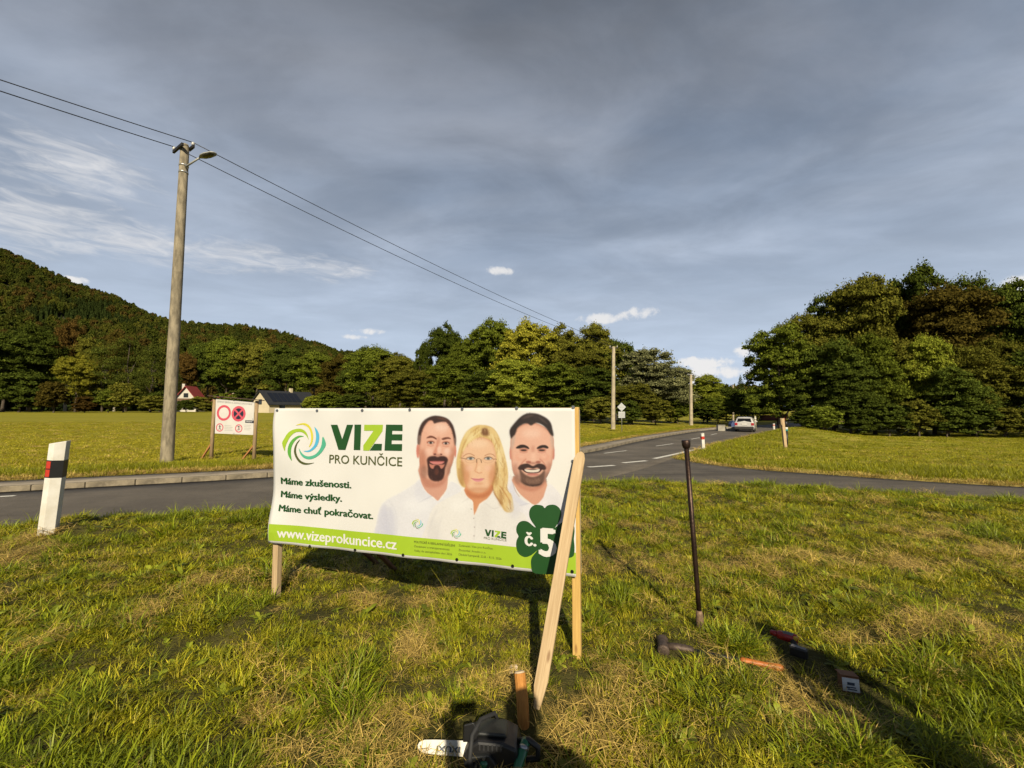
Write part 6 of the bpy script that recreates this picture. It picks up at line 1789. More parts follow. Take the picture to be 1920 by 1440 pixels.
def broad(seed, zlo=0.10, nl=12, size=0.0090, n_leaf=225, squeeze=0.5, lobr=(0.15, 0.25)):
    rng = np.random.default_rng(seed); out = []
    zc, rz = (1 + zlo) / 2, (1 - zlo) / 2
    lobes = []
    for i in range(nl):
        for _ in range(60):
            p = rng.uniform(-1, 1, 3)
            if np.linalg.norm(p) > 1: continue
            lr = rng.uniform(*lobr)
            z = zc + p[2] * (rz - lr)
            w = squeeze * math.sqrt(max(0.30, 1 - abs((z - zc * 0.92) / (rz * 1.05)) ** 3))
            q = np.array([p[0] * max(0.03, w - lr), p[1] * max(0.03, w - lr), z])
            if all(np.linalg.norm((q - l[0]) * [1, 1, 0.9]) > 0.55 * lr for l in lobes): break
        lobes.append((q, lr))
    lobes.append((np.array([0.05, 0, 1 - 0.17]), 0.17)); lobes.append((np.array([0, 0, zc]), 0.26))
    for q_ in range(3):
        a = rng.uniform(0, 6.28); lobes.append((np.array([0.19 * math.cos(a), 0.19 * math.sin(a), rng.uniform(0.72, 0.82)]), 0.155))
    for q, lr in lobes:
        nc = int(17 * (lr / 0.2) ** 2) + 5
        for _ in range(nc):
            d = rng.normal(size=3); d /= np.linalg.norm(d)
            if d[2] < -0.55: d[2] *= -1
            cr = rng.uniform(0.035, 0.075)
            cen = q + d * lr * rng.uniform(0.72, 1.06)
            cen[2] = min(cen[2], 1.0)
            out.append(clump_leaves(cen, cr, int(n_leaf * rng.uniform(0.45, 1.35)), size, rng))
    return np.vstack(out)


def layered(seed, size=0.012):
    """pine-like: flat plates of needles at several heights"""
    rng = np.random.default_rng(seed); out = []
    for i in range(44):
        z = rng.uniform(0.14, 0.97); w = 0.46 * (1 - ((z - 0.3) / 0.85) ** 2 if z > 0.3 else 0.9)
        a = rng.uniform(0, 2 * math.pi); r = w * rng.uniform(0.3, 1.0)
        cen = np.array([r * math.cos(a), r * math.sin(a), z])
        n = 300
        d = rng.normal(size=(n, 3)) * np.array([0.085, 0.085, 0.018])
        c = cen + d; nrm = np.array([0, 0, 1.0]) + rng.normal(size=(n, 3)) * 0.55 + d * 4; nrm /= np.linalg.norm(nrm, axis=1)[:, None]
        out.append(quads(c, nrm, size, rng, 0.5))
    return np.vstack(out)


def conifer(seed, size=0.014):
    rng = np.random.default_rng(seed); out = []
    n = 7500
    h = 1 - np.sqrt(rng.uniform(0, 1, n)) * 0.96
    lay = np.floor(h * 17) / 17; fr = h * 17 - np.floor(h * 17)
    rad = 0.5 * (1 - h) ** 0.85 * (0.55 + 0.55 * (1 - fr)) * rng.uniform(0.55, 1.05, n)
    a = rng.uniform(0, 2 * math.pi, n); a = np.round(a * 11 / (2 * math.pi) + rng.normal(0, 0.22, n) + lay * 31) * 2 * math.pi / 11 + rng.normal(0, 0.16, n)
    c = np.column_stack([rad * np.cos(a), rad * np.sin(a), h - rad * 0.14])
    nrm = np.column_stack([np.cos(a) * 0.5, np.sin(a) * 0.5, np.full(n, 0.8)]) + rng.normal(size=(n, 3)) * 0.5
    nrm /= np.linalg.norm(nrm, axis=1)[:, None]
    return quads(c, nrm, size, rng, 0.5)


def trunk_mesh(seed, zt, r0=0.022, limbs=7, bare=0.2):
    rng = random.Random(seed); mb = MB()
    pts = [Vector((0, 0, -0.03))]
    for k in range(1, 7): pts.append(Vector((rng.uniform(-.012, .012) * k, rng.uniform(-.012, .012) * k, zt * k / 6)))
    mb.tube(pts, [r0 * 1.35] + [r0 * (1 - 0.14 * k) for k in range(1, 7)], 8)
    for i in range(limbs):
        z = bare + (min(zt, 0.72) - bare) * rng.uniform(0.05, 0.75); a = rng.uniform(0, 6.28); L = rng.uniform(0.12, 0.22)
        b = Vector((0, 0, z)); d = Vector((math.cos(a), math.sin(a), rng.uniform(0.5, 1.1)))
        mb.tube([b, b + d * L * 0.45, b + d * L * 0.8 + Vector((0, 0, 0.05))], [r0 * 0.5, r0 * 0.32, r0 * 0.12], 5)
    me_o = mb.build('trunk', bark, None, smooth=True); me = me_o.data; bpy.data.objects.remove(me_o)
    return me


def crown_mesh(nm, v):
    f = np.arange(len(v), dtype=np.int32).reshape(-1, 4)
    return raw_mesh(nm, v, f, LM_['green'], link=False)


PROTO = {}
for i in range(4): PROTO[f'broad{i}'] = (crown_mesh('crown', broad(11 + i)), trunk_mesh(i, 0.8))
for i in range(2): PROTO[f'low{i}'] = (crown_mesh('crown', broad(31 + i, zlo=0.0, nl=14)), trunk_mesh(10 + i, 0.8, bare=0.05))
for i in range(2): PROTO[f'bush{i}'] = (crown_mesh('crown', broad(51 + i, zlo=-0.12, nl=7, size=0.019, n_leaf=110, lobr=(0.2, 0.3))), trunk_mesh(20 + i, 0.55, 0.03, 5, 0.05))
PROTO['tall0'] = (crown_mesh('crown', broad(71, zlo=0.22, nl=11, lobr=(0.12, 0.19))), trunk_mesh(30, 0.9, 0.02))
PROTO['pine0'] = (crown_mesh('crown', layered(81)), trunk_mesh(40, 0.95, 0.02)); PROTO['pine1'] = (crown_mesh('crown', layered(82)), trunk_mesh(41, 0.95, 0.02))
PROTO['spruce0'] = (crown_mesh('crown', conifer(91)), trunk_mesh(50, 0.95, 0.018, 0))
PROTO['willow0'] = (crown_mesh('crown', broad(101, zlo=0.0, nl=12, size=0.0085, n_leaf=230, lobr=(0.13, 0.22))), trunk_mesh(60, 0.8, 0.025, 9, 0.1))
TREE_I = [0]


def tree(kind, px, pyt, wpx, Y, leaf, label, group, name='tree', cat='tree', tm=None, sink=0.1):
    crown, trunk = PROTO[kind]
    top = at(px, pyt, Y)
    gz_ = Hs(top.x, top.y) - sink
    h = top.z - gz_; w = wpx / F * Y
    TREE_I[0] += 1
    r = empty(name, (top.x, top.y, gz_), TREE_I[0] * 2.399, label, cat, group)
    c = bpy.data.objects.new('crown', crown); COL.objects.link(c); c.parent = r
    c.material_slots[0].link = 'OBJECT'; c.material_slots[0].material = LM_[leaf]
    c.scale = (w, w, h)
    t_ = bpy.data.objects.new('trunk', trunk); COL.objects.link(t_); t_.parent = r
    s_ = h * 0.55 + w * 0.25
    t_.scale = (s_, s_, h)
    if tm: t_.material_slots[0].link = 'OBJECT'; t_.material_slots[0].material = tm
    return r


ORD = ['first', 'second', 'third', 'fourth', 'fifth', 'sixth', 'seventh', 'eighth', 'ninth', 'tenth', 'eleventh', 'twelfth', 'thirteenth', 'fourteenth', 'fifteenth', 'sixteenth', 'seventeenth', 'eighteenth',
       'nineteenth', 'twentieth', 'twenty-first', 'twenty-second', 'twenty-third', 'twenty-fourth']
LOOK = {'dark': 'dark green', 'green': 'mid green', 'lime': 'bright green', 'yellow': 'yellow-green', 'brown': 'brownish', 'rust': 'rust-brown', 'olive': 'olive', 'silver': 'silvery', 'pine': 'pine-green', 'spruce': 'blackish green'}
KINDW = {'broad': 'broadleaf tree', 'low': 'broadleaf tree', 'bush': 'bush', 'tall': 'slender tree', 'pine': 'pine', 'spruce': 'spruce', 'willow': 'willow'}


def row(specs, where, group):
    """specs: (kind, px, top pixel, width px, Y, leaf); each label counts its kind and colour from the left"""
    specs = sorted(specs, key=lambda s: s[1])
    count = {}
    tot = {}
    for s in specs:
        k = (s[5], KINDW[s[0].rstrip('0123456789')]); tot[k] = tot.get(k, 0) + 1
    for s in specs:
        kd = KINDW[s[0].rstrip('0123456789')]; k = (s[5], kd)
        i = count.get(k, 0); count[k] = i + 1
        lead = f'{LOOK[s[5]]} {kd}' if tot[k] == 1 else f'{ORD[i]} {LOOK[s[5]]} {kd} from left'
        nm = {'bush': 'bush', 'pine': 'pine_tree', 'spruce': 'spruce_tree', 'willow': 'willow_tree'}.get(s[0].rstrip('0123456789'), 'broadleaf_tree')
        tree(*s[:6], f'{lead} {where}', group, nm, 'bush' if kd == 'bush' else 'tree', tm=(birch if len(s) > 6 else None))


row([('broad0', 14, 628, 146, 128, 'dark'), ('broad1', 64, 610, 104, 136, 'dark'), ('tall0', 132, 606, 81, 150, 'rust', 1), ('broad2', 147, 668, 80, 124, 'yellow'),
     ('pine0', 198, 645, 72, 128, 'pine'), ('pine1', 243, 636, 81, 132, 'pine'), ('pine0', 288, 648, 72, 126, 'pine'), ('tall0', 222, 622, 66, 152, 'brown', 1), ('tall0', 172, 634, 66, 150, 'olive'),
     ('spruce0', 330, 664, 50, 140, 'spruce'), ('broad3', 345, 664, 61, 150, 'rust'), ('broad0', 392, 640, 90, 160, 'dark'), ('broad1', 430, 634, 102, 158, 'green'), ('broad2', 486, 640, 102, 156, 'olive'),
     ('broad3', 538, 652, 109, 150, 'dark'), ('broad0', 592, 660, 102, 145, 'green'), ('broad1', 640, 668, 97, 140, 'brown'), ('broad2', 688, 655, 109, 132, 'dark'), ('broad3', 735, 664, 102, 125, 'olive'),
     ('broad1', -50, 640, 134, 128, 'dark'), ('broad2', -130, 620, 146, 130, 'green')],
    'at the far edge of the left meadow', 'trees along the left meadow')
row([('bush0', 104, 716, 57, 112, 'brown'), ('bush1', 205, 730, 50, 112, 'green'), ('bush0', 234, 718, 61, 114, 'olive'), ('bush1', 160, 744, 50, 112, 'rust'), ('bush0', 284, 742, 55, 112, 'olive'),
     ('bush1', 372, 744, 48, 118, 'olive'), ('bush0', 300, 735, 50, 122, 'dark'), ('bush0', 588, 742, 44, 110, 'lime'), ('bush1', 455, 730, 66, 128, 'dark'), ('bush0', 620, 735, 66, 112, 'green'),
     ('bush1', 40, 700, 99, 116, 'dark'), ('bush0', -40, 700, 99, 116, 'dark'), ('bush0', 350, 750, 40, 116, 'dark'), ('bush1', 425, 738, 55, 124, 'green'), ('bush0', 660, 740, 77, 108, 'dark')],
    'at the foot of the left wood', 'bushes at the foot of the left wood')
row([('broad1', 700, 652, 122, 112, 'green'), ('broad0', 752, 668, 117, 108, 'olive'), ('tall0', 796, 640, 48, 104, 'dark'), ('broad2', 836, 612, 90, 100, 'dark'), ('broad3', 880, 640, 109, 94, 'green'), ('broad0', 922, 600, 126, 90, 'green'),
     ('broad1', 992, 604, 143, 84, 'yellow'), ('broad2', 1052, 616, 126, 84, 'olive'), ('broad3', 1112, 610, 136, 80, 'olive'), ('broad0', 1150, 636, 109, 82, 'dark'), ('spruce0', 1186, 640, 48, 96, 'spruce')],
    'in the tall row behind the banner', 'tall trees behind the banner')
row([('low0', 772, 692, 134, 92, 'olive'), ('low1', 850, 676, 158, 84, 'green'), ('low0', 932, 692, 158, 76, 'dark'), ('low1', 968, 676, 134, 74, 'lime'), ('low0', 1040, 684, 170, 72, 'green'), ('low1', 1112, 690, 158, 70, 'dark'), ('low1', 1090, 660, 134, 76, 'olive')],
    'in the lower row above the banner', 'lower trees behind the banner')
row([('willow0', 1222, 655, 165, 71, 'silver'), ('willow0', 1264, 690, 110, 73, 'silver'), ('low0', 1184, 720, 109, 62, 'olive'), ('low1', 1324, 704, 87, 78, 'lime'), ('broad3', 1360, 728, 80, 84, 'dark'), ('spruce0', 1388, 702, 48, 100, 'spruce'), ('spruce0', 1408, 728, 50, 96, 'spruce'),
     ('broad1', 1424, 738, 73, 92, 'dark'), ('broad0', 1375, 742, 85, 104, 'dark'), ('low0', 1448, 752, 43, 98, 'yellow'), ('broad2', 1475, 720, 97, 108, 'dark'), ('low0', 1345, 745, 73, 74, 'green')],
    'between the poles and road bend', 'trees by the road bend')
row([('bush0', 1125, 745, 77, 62, 'olive'), ('bush1', 1180, 752, 66, 60, 'dark'), ('bush0', 1228, 748, 77, 60, 'olive'), ('bush1', 1270, 752, 66, 69, 'green'), ('bush0', 1318, 756, 66, 74, 'dark'), ('bush1', 1085, 742, 77, 64, 'dark')],
    'in the hedge left of the road', 'hedge bushes left of the road')
row([('low0', 1456, 612, 151, 54, 'green'), ('low1', 1512, 592, 151, 58, 'olive'), ('low0', 1556, 556, 134, 62, 'dark'), ('low1', 1612, 524, 190, 58, 'olive'), ('low0', 1712, 506, 170, 62, 'dark'), ('low1', 1772, 540, 214, 55, 'brown'),
     ('low0', 1826, 522, 146, 62, 'dark'), ('low1', 1886, 534, 158, 58, 'dark'), ('low0', 1952, 545, 170, 56, 'dark'), ('broad0', 2040, 540, 183, 56, 'olive'), ('low1', 1660, 540, 170, 66, 'dark'), ('broad1', 2140, 520, 195, 58, 'dark')],
    'in the right wood\'s tall back row', 'tall trees of the right wood')
row([('low0', 1556, 640, 146, 50, 'dark'), ('low1', 1632, 632, 130, 49, 'green'), ('low0', 1700, 640, 146, 50, 'olive'), ('low1', 1742, 632, 104, 48, 'lime'), ('low0', 1815, 650, 158, 48, 'olive'), ('low1', 1872, 640, 158, 49, 'olive'), ('low0', 1940, 650, 170, 47, 'dark'),
     ('low1', 1590, 690, 134, 48, 'dark'), ('low0', 1770, 690, 146, 46.5, 'dark'), ('low1', 2030, 650, 170, 46, 'brown'), ('low0', 1500, 680, 109, 53, 'dark')],
    'in the right wood\'s front row', 'front trees of the right wood')
row([('bush0', 1546, 762, 77, 45.5, 'green'), ('bush1', 1606, 766, 77, 45.5, 'dark'), ('bush0', 1664, 758, 88, 45.5, 'dark'), ('bush1', 1720, 752, 88, 45, 'olive'), ('bush0', 1772, 762, 88, 44.5, 'dark'), ('bush1', 1828, 756, 88, 44, 'dark'), ('bush0', 1882, 764, 88, 43.5, 'olive'), ('bush1', 1940, 758, 99, 43, 'dark'),
     ('bush1', 1506, 770, 66, 50, 'dark'), ('bush0', 2010, 760, 99, 43, 'dark')],
    'along the foot of the right wood', 'bushes at the foot of the right wood')

# ------------------------------------------------------------------ instanced ground cover and far forest
def scatter(name, coll, pos, rot, scl, idx, label):
    me = bpy.data.meshes.new(name)
    me.vertices.add(len(pos)); me.vertices.foreach_set('co', np.asarray(pos, np.float32).ravel())
    a = me.attributes.new('rot', 'FLOAT_VECTOR', 'POINT'); a.data.foreach_set('vector', np.asarray(rot, np.float32).ravel())
    a = me.attributes.new('scl', 'FLOAT_VECTOR', 'POINT'); a.data.foreach_set('vector', np.asarray(scl, np.float32).ravel())
    a = me.attributes.new('idx', 'INT', 'POINT'); a.data.foreach_set('value', np.asarray(idx, np.int32))
    o = bpy.data.objects.new(name, me); COL.objects.link(o)
    g = bpy.data.node_groups.new(name + '_nodes', 'GeometryNodeTree')
    g.interface.new_socket('Geometry', in_out='INPUT', socket_type='NodeSocketGeometry'); g.interface.new_socket('Geometry', in_out='OUTPUT', socket_type='NodeSocketGeometry')
    N_ = g.nodes.new; L_ = g.links.new
    i_, o_ = N_('NodeGroupInput'), N_('NodeGroupOutput')
    iop = N_('GeometryNodeInstanceOnPoints'); ci = N_('GeometryNodeCollectionInfo')
    ci.inputs['Collection'].default_value = coll; ci.inputs['Separate Children'].default_value = True; ci.inputs['Reset Children'].default_value = True
    def na(nm, ty):
        n_ = N_('GeometryNodeInputNamedAttribute'); n_.data_type = ty; n_.inputs[0].default_value = nm
        return [s for s in n_.outputs if s.enabled][0]
    L_(i_.outputs[0], iop.inputs['Points']); L_(ci.outputs[0], iop.inputs['Instance']); iop.inputs['Pick Instance'].default_value = True
    L_(na('idx', 'INT'), iop.inputs['Instance Index']); L_(na('rot', 'FLOAT_VECTOR'), iop.inputs['Rotation']); L_(na('scl', 'FLOAT_VECTOR'), iop.inputs['Scale'])
    L_(iop.outputs[0], o_.inputs[0])
    md = o.modifiers.new('scatter', 'NODES'); md.node_group = g
    tag(o, label, kind='stuff')
    return o


rng = np.random.default_rng(5)
fcol = bpy.data.collections.new('forest_canopy'); COL.children.link(fcol)
# crowns for the far wood: few, larger leaves
fp = []
FM = {'dark': leaf_mat('forest_dark', (0.034, 0.046, 0.009), (0.056, 0.066, 0.013), 0.0, 0.6, 0.15), 'green': leaf_mat('forest_green', (0.048, 0.062, 0.009), (0.077, 0.087, 0.014), 0.0, 0.6, 0.15), 'olive': leaf_mat('forest_olive', (0.054, 0.060, 0.010), (0.084, 0.087, 0.017), 0.0, 0.6, 0.15),
      'brown': leaf_mat('forest_brown', (0.066, 0.050, 0.011), (0.099, 0.070, 0.017), 0.0, 0.6, 0.15), 'spruce': leaf_mat('forest_spruce', (0.020, 0.032, 0.009), (0.036, 0.048, 0.011), 0.0, 0.6, 0.15), 'yellow': leaf_mat('forest_yellow', (0.077, 0.082, 0.011), (0.111, 0.108, 0.018), 0.0, 0.6, 0.15)}
for i, (lf, gen) in enumerate((('dark', 'b'), ('green', 'b'), ('olive', 'b'), ('brown', 'b'), ('spruce', 'c'), ('yellow', 'b'))):
    if gen == 'b': v = broad(200 + i, zlo=0.12, nl=6, size=0.040, n_leaf=15, lobr=(0.2, 0.28))
    else:
        r2 = np.random.default_rng(300); n = 700; h = 1 - np.sqrt(r2.uniform(0, 1, n)) * 0.95; a = r2.uniform(0, 6.283, n); rd = 0.34 * (1 - h) * r2.uniform(0.6, 1.05, n)
        c = np.column_stack([rd * np.cos(a), rd * np.sin(a), h]); nm_ = np.column_stack([np.cos(a), np.sin(a), np.full(n, 0.7)]) + r2.normal(size=(n, 3)) * 0.4; nm_ /= np.linalg.norm(nm_, axis=1)[:, None]
        v = quads(c, nm_, 0.05, r2)
    o = bpy.data.objects.new(f'forest_crown', raw_mesh('forest_crown', v, np.arange(len(v), dtype=np.int32).reshape(-1, 4), FM[lf], link=False))
    fcol.objects.link(o); tag(o, f'{LOOK[lf]} crown within the wood on the far hillside', kind='stuff')
    fp.append(o)
n = 20000
fi = rng.uniform(0, n0 - 1.001, n); fj = rng.uniform(0, 1, n) ** 0.8 * (n1 - 1.001) * 0.86
a_i = fi.astype(int); a_j = fj.astype(int); u_ = (fi - a_i); w_ = (fj - a_j)
def lerp2(G): return (G[a_i, a_j] * (1 - u_) + G[a_i + 1, a_j] * u_) * (1 - w_) + (G[a_i, a_j + 1] * (1 - u_) + G[a_i + 1, a_j + 1] * u_) * w_
pos = np.column_stack([lerp2(HX), lerp2(HY), lerp2(HZ) - 1.0])
nz = vnoise(pos[:, 0] / 60, pos[:, 1] / 60, 12)
pick = rng.uniform(0, 1, n) + 0.25 * nz
idx = np.select([pick < 0.28, pick < 0.52, pick < 0.76, pick < 0.92, pick < 1.05], [0, 2, 1, 3, 5], 4)
idx = np.where((vnoise(pos[:, 0] / 35, pos[:, 1] / 35, 14) > 0.55), 4, idx)
order = {o.name: k for k, o in enumerate(sorted(fp, key=lambda q: q.name))}
hgt = rng.uniform(8, 15, n); wid = rng.uniform(4.5, 10, n)
rot = np.column_stack([np.zeros(n), np.zeros(n), rng.uniform(0, 6.28, n)])
scatter('forest', fcol, pos, rot, np.column_stack([wid, wid, hgt]), idx, 'dense mixed wood covering the far hillside on the left')
for k, o in enumerate(fp):
    o.location = (HX[20 + 6 * k, 12], HY[20 + 6 * k, 12], HZ[20 + 6 * k, 12] - 1); o.scale = (9, 9, 12)

# grass
GM = [leaf_mat('grass_green', (0.238, 0.263, 0.007), (0.493, 0.465, 0.020), 0.35, 0.5, 0.22, True),
      leaf_mat('grass_olive', (0.360, 0.336, 0.011), (0.626, 0.526, 0.036), 0.35, 0.5, 0.22, True),
      leaf_mat('grass_straw', (0.487, 0.347, 0.081), (0.789, 0.560, 0.162), 0.25, 0.5, 0.22, True),
      leaf_mat('grass_meadow', (0.383, 0.353, 0.013), (0.557, 0.476, 0.031), 0.35, 0.6, 0.12, True),
      leaf_mat('grass_deep', (0.139, 0.196, 0.005), (0.302, 0.342, 0.014), 0.35, 0.5, 0.2, True),
      leaf_mat('weed_leaf', (0.151, 0.202, 0.009), (0.278, 0.314, 0.023), 0.3, 0.6, 0.2, True)]


def tuft(seed, n, h, spread, wd, lean, curl, flat=False, seg=3):
    r = np.random.default_rng(seed); V, Fq = [], []
    for i in range(n):
        a = r.uniform(0, 6.283); d = spread * math.sqrt(r.uniform(0, 1)); b = np.array([d * math.cos(a), d * math.sin(a), 0.0])
        az = a + r.normal(0, 0.9) if not flat else r.uniform(0, 6.283)
        L = h * r.uniform(0.45, 1.15); th = abs(r.normal(lean, 0.28)) if not flat else r.uniform(1.15, 1.6)
        sd = np.array([-math.sin(az), math.cos(az), 0]); w = wd * r.uniform(0.6, 1.3)
        if flat: b[2] = r.uniform(0.0, 0.05)
        p = b.copy(); base = len(V)
        tw = r.uniform(-0.6, 0.6)
        for k in range(seg + 1):
            ww = w * (1 - (k / seg) ** 1.6) * (1 if k < seg else 0) + 0.0003
            s2 = sd * math.cos(tw) + np.array([math.cos(az), math.sin(az), 0]) * math.sin(tw)
            V.append(p - s2 * ww / 2); V.append(p + s2 * ww / 2)
            dirv = np.array([math.cos(az) * math.sin(th), math.sin(az) * math.sin(th), math.cos(th)])
            p = p + dirv * L / seg; th = min(th + curl * r.uniform(0.5, 1.4), 2.4 if not flat else 1.75)
        for k in range(seg): Fq.append((base + 2 * k, base + 2 * k + 1, base + 2 * k + 3, base + 2 * k + 2))
    return np.array(V), np.array(Fq)


def weed(seed):
    r = np.random.default_rng(seed); V, Fq = [], []
    for i in range(9):
        a = i * 2.4 + r.uniform(-.3, .3); L = r.uniform(0.05, 0.10); w = L * 0.34; el = r.uniform(0.3, 0.9)
        d = np.array([math.cos(a) * math.cos(el), math.sin(a) * math.cos(el), math.sin(el)]); s = np.array([-math.sin(a), math.cos(a), 0])
        b = len(V); pr = [(0, 0.1), (0.35, 0.8), (0.7, 1.0), (1.0, 0.1)]
        for t_, k in pr:
            p = d * L * t_ + np.array([0, 0, 0.01 - 0.03 * t_ * t_]); V += [p - s * w * k / 2, p + s * w * k / 2]
        for k in range(3): Fq.append((b + 2 * k, b + 2 * k + 1, b + 2 * k + 3, b + 2 * k + 2))
    return np.array(V), np.array(Fq)


gcol = bpy.data.collections.new('grass_tufts'); COL.children.link(gcol)
protos = [(tuft(1, 46, 0.066, 0.075, 0.0048, 0.60, 0.40), 0, 'short green grass tuft'), (tuft(2, 46, 0.078, 0.08, 0.0046, 0.75, 0.42), 0, 'leaning green grass tuft'),
          (tuft(3, 50, 0.066, 0.08, 0.0045, 0.80, 0.40), 1, 'olive grass tuft'), (tuft(4, 40, 0.135, 0.07, 0.0056, 0.55, 0.42), 4, 'long deep green grass clump'),
          (tuft(5, 44, 0.10, 0.10, 0.0024, 1.2, 0.1, True), 2, 'flattened dry grass clippings'), (tuft(6, 30, 0.075, 0.08, 0.0028, 1.0, 0.35), 2, 'standing dry grass tuft'),
          (tuft(7, 70, 0.085, 0.30, 0.011, 0.45, 0.35, seg=2), 3, 'cropped meadow grass'), (weed(8), 5, 'broad-leaved weed rosette'),
          (tuft(9, 5, 0.42, 0.05, 0.0030, 0.45, 0.22, seg=5), 1, 'tall thin grass stalks'), (tuft(10, 60, 0.18, 0.22, 0.012, 0.4, 0.4, seg=2), 0, 'tufty verge grass'),
          (tuft(11, 60, 0.16, 0.26, 0.010, 0.8, 0.4, seg=2), 2, 'dry verge grass')]
gps = []
for k, ((V, Fq), mi, nm) in enumerate(protos):
    o = bpy.data.objects.new('grass_tuft', raw_mesh('grass_tuft', V, Fq, GM[mi], link=False))
    gcol.objects.link(o); gps.append(o); tag(o, nm + ' in the near verge', kind='stuff')
    o.location = (-1.2 + 0.22 * k, 1.75, Hs(-1.2 + 0.22 * k, 1.75))
CLEAR = []
for (px, py, r_) in ((1243, 1216, .16), (1300, 1222, .16), (1350, 1232, .15), (1400, 1242, .15), (1480, 1212, .17), (1515, 1235, .17), (1592, 1290, .15), (800, 1392, .12), (840, 1396, .14), (890, 1400, .22), (940, 1400, .22), (985, 1400, .18), (1003, 1330, .08), (1313, 1180, .05)):
    q_ = on_ground(px, py); CLEAR.append((q_.x, q_.y, r_))
P_, S_, I_ = [], [], []
for Y0 in np.arange(0.9, 12.6, 0.1):
    half = 1.27 * Y0 + 1.6
    D = np.interp(Y0, [0.9, 3, 5, 8, 12.5], [330, 330, 250, 150, 95])
    m_ = int(D * 2 * half * 0.1)
    xx = rng.uniform(-half, half, m_); yy = rng.uniform(Y0, Y0 + 0.1, m_)
    P_.append(np.column_stack([xx, yy]))
P_ = np.vstack(P_)
road, verge, left, dv = zones(P_[:, 0], P_[:, 1])
ok = (verge & (dv > 0.02)) | (road & (dv < 0) & (dv > -0.14) & (rng.uniform(0, 1, len(dv)) < 0.35) & (P_[:, 0] > -12))
P_ = P_[ok]; dv = dv[ok]
x, y = P_[:, 0], P_[:, 1]; n = len(x)
dry = vnoise(x * 1.0 + 9, y * 1.4, 21) * 0.45 + vnoise(x * 2.8, y * 3.6, 22) * 0.55
lush = vnoise(x * 0.8 + 5, y * 0.8, 23) * 0.45 + vnoise(x * 3.0, y * 3.0, 24) * 0.55
band = np.exp(-((y - 4.95 - 0.05 * x) / 0.38) ** 2) * (x > 0.9)
patch_ = np.exp(-(((x + 0.55) / 0.75) ** 2 + ((y - 2.55) / 0.5) ** 2)) + np.exp(-(((x + 1.7) / 0.6) ** 2 + ((y - 4.0) / 0.5) ** 2)) * .7 + np.exp(-(((x - 0.1) / 0.5) ** 2 + ((y - 3.4) / 0.4) ** 2)) * .7
u = rng.uniform(0, 1, n)
gap = vnoise(x * 4.2 + 2, y * 4.2, 27) * 0.6 + vnoise(x * 9, y * 9, 28) * 0.4
ps = np.clip(0.06 + 0.60 * smooth(0.24, 0.46, dry) + 0.55 * band * (0.5 + 0.5 * smooth(-0.4, 0.2, dry)) + 0.25 * patch_ * (0.4 + smooth(-.2, .4, dry)), 0, 0.8)
pl = np.clip(0.03 + 0.6 * smooth(0.18, 0.42, lush) + 0.35 * np.exp(-((dv - 0.5) / 0.5) ** 2), 0, 0.75)
u2 = rng.uniform(0, 1, n); u3 = rng.uniform(0, 1, n)
idx = np.where(u < ps, np.where(u2 < 0.80, 4, 5), np.where(u3 < pl, 3, np.select([u2 < 0.34, u2 < 0.60, u2 < 0.86, u2 < 0.985], [0, 1, 2, 7], 8)))
sc = rng.uniform(0.55, 1.25, n) * np.where(y > 6, 1.2, 1.0) * (1.0 + 0.30 * vnoise(x * 2.6 + 4, y * 2.6, 25)) * (1.0 + 0.55 * gap)
for cx_, cy_, cr_ in CLEAR:
    near = np.hypot(x - cx_, y - cy_) < cr_
    sc = np.where(near, sc * 0.42, sc); idx = np.where(near & ((idx == 3) | (idx == 8)), 0, idx)
sc = np.where(idx == 8, sc * 0.7, sc)
keep = (rng.uniform(0, 1, n) < 0.82 + 0.18 * smooth(-0.35, 0.1, gap))
x, y, idx, sc = x[keep], y[keep], idx[keep], sc[keep]; n = len(x)
z = H(x, y)
tilt_ = rng.normal(0, 0.16, (n, 2))
scatter('grass', gcol, np.column_stack([x, y, z - 0.006]), np.column_stack([tilt_, rng.uniform(0, 6.283, n)]), np.column_stack([sc, sc, sc * rng.uniform(0.75, 1.2, n)]), idx, 'unmown green and straw-coloured grass of the near verge')
print('grass tufts', n)

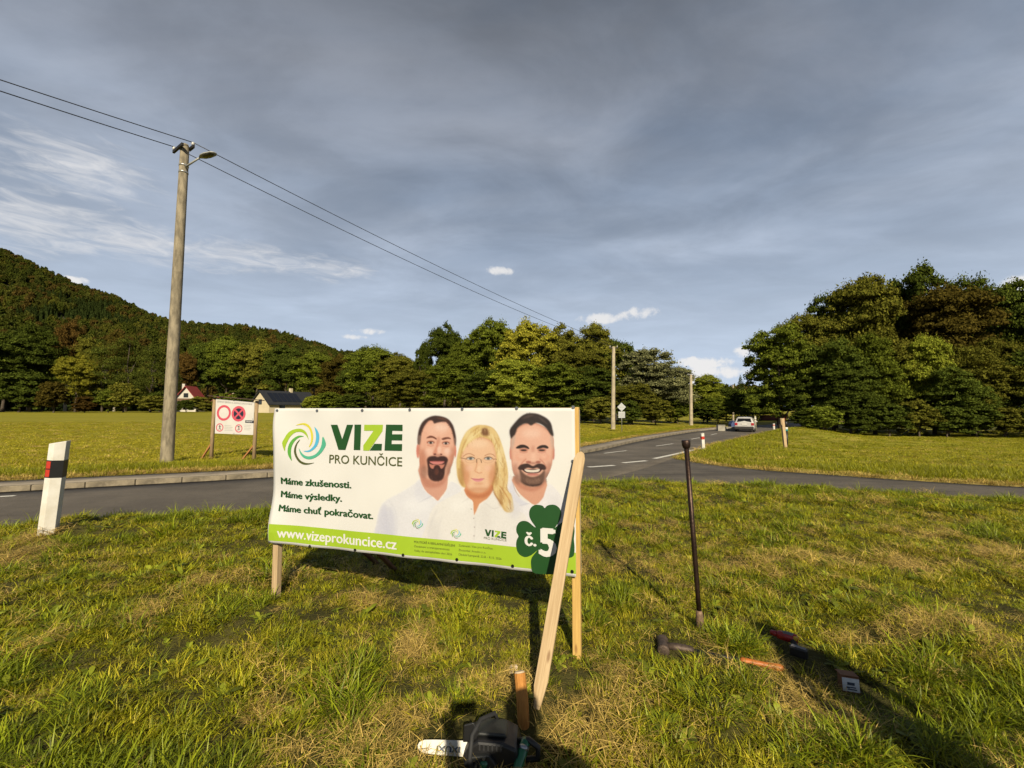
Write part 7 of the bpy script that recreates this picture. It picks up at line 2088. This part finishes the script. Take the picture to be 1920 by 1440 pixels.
# meadow, bank and field beyond the roads
Q = []
for Y0 in np.arange(6, 58, 0.5):
    half = 1.25 * Y0 + 1
    D = np.interp(Y0, [6, 14, 30, 58], [34, 22, 7, 2.5])
    m_ = int(D * 2 * half * 0.5)
    Q.append(np.column_stack([rng.uniform(-half, half, m_), rng.uniform(Y0, Y0 + 0.5, m_)]))
Q = np.vstack(Q); x, y = Q[:, 0], Q[:, 1]
road, verge, left, dv = zones(x, y)
dl = dist_poly(x, y, LS[::2]); dr_ = np.minimum(dist_poly(x, y, SF[::2]), dist_poly(x, y, RS[::2]))
ok = ~road & ~verge & ~(left & (dl < 1.32)) & (left | (dr_ > 0.04))
x, y, left, dl, dr_ = x[ok], y[ok], left[ok], dl[ok], dr_[ok]; n = len(x)
u = rng.uniform(0, 1, n)
edge = np.where(left, dl - 1.3, dr_)
idx = np.where(edge < np.where(left, 0.6, 0.45), np.where(u < 0.92, 10, 9), np.where((edge < 2.6) & (u < 0.75), 9, np.where((~left) & (u < 0.25 + 0.35 * (vnoise(x * .3, y * .3, 31) > 0.1)), 9, np.where(u > 0.95, 10, 6))))
sc = rng.uniform(0.7, 1.25, n) * np.interp(y, [6, 20, 58], [0.85, 1.1, 1.7])
zf = np.where((idx == 6), 0.75, 1.0) * np.interp(y, [6, 25, 58], [1, 0.8, 0.55])
zf = np.where((~left) & (edge > 4), zf * 0.6, zf)
scatter('meadow_grass', gcol, np.column_stack([x, y, H(x, y) - 0.01]), np.column_stack([rng.normal(0, 0.1, (n, 2)), rng.uniform(0, 6.283, n)]), np.column_stack([sc, sc, sc * zf]), idx, 'cropped meadow and bank grass beyond the roads')
print('meadow tufts', n)

# extra sowing along the dry kerb edge and the verge lip (more of the same grass)
m_ = 7000
k = rng.integers(0, len(K) - 1, m_)
pt = K[k] + (K[k + 1] - K[k]) * rng.uniform(0, 1, (m_, 1))
tt = np.gradient(K, axis=0); tt /= np.linalg.norm(tt, axis=1)[:, None]
off = rng.uniform(1.22, 3.2, m_); x = pt[:, 0] - tt[k, 1] * off; y = pt[:, 1] + tt[k, 0] * off
ok = (np.abs(x) < 1.3 * y + 2) & (y > 5)
x, y, off = x[ok], y[ok], off[ok]; n = len(x)
idx = np.where(off < 1.85 + 0.2 * vnoise(x, y, 41), np.where(rng.uniform(0, 1, n) < 0.93, 10, 9), 9); sc = rng.uniform(0.5, 1.0, n)
scatter('kerb_grass', gcol, np.column_stack([x, y, H(x, y) - 0.01]), np.column_stack([rng.normal(0, 0.12, (n, 2)), rng.uniform(0, 6.283, n)]), np.column_stack([sc, sc, sc]), idx, 'dry straw grass and green tufts along the back of the kerb')
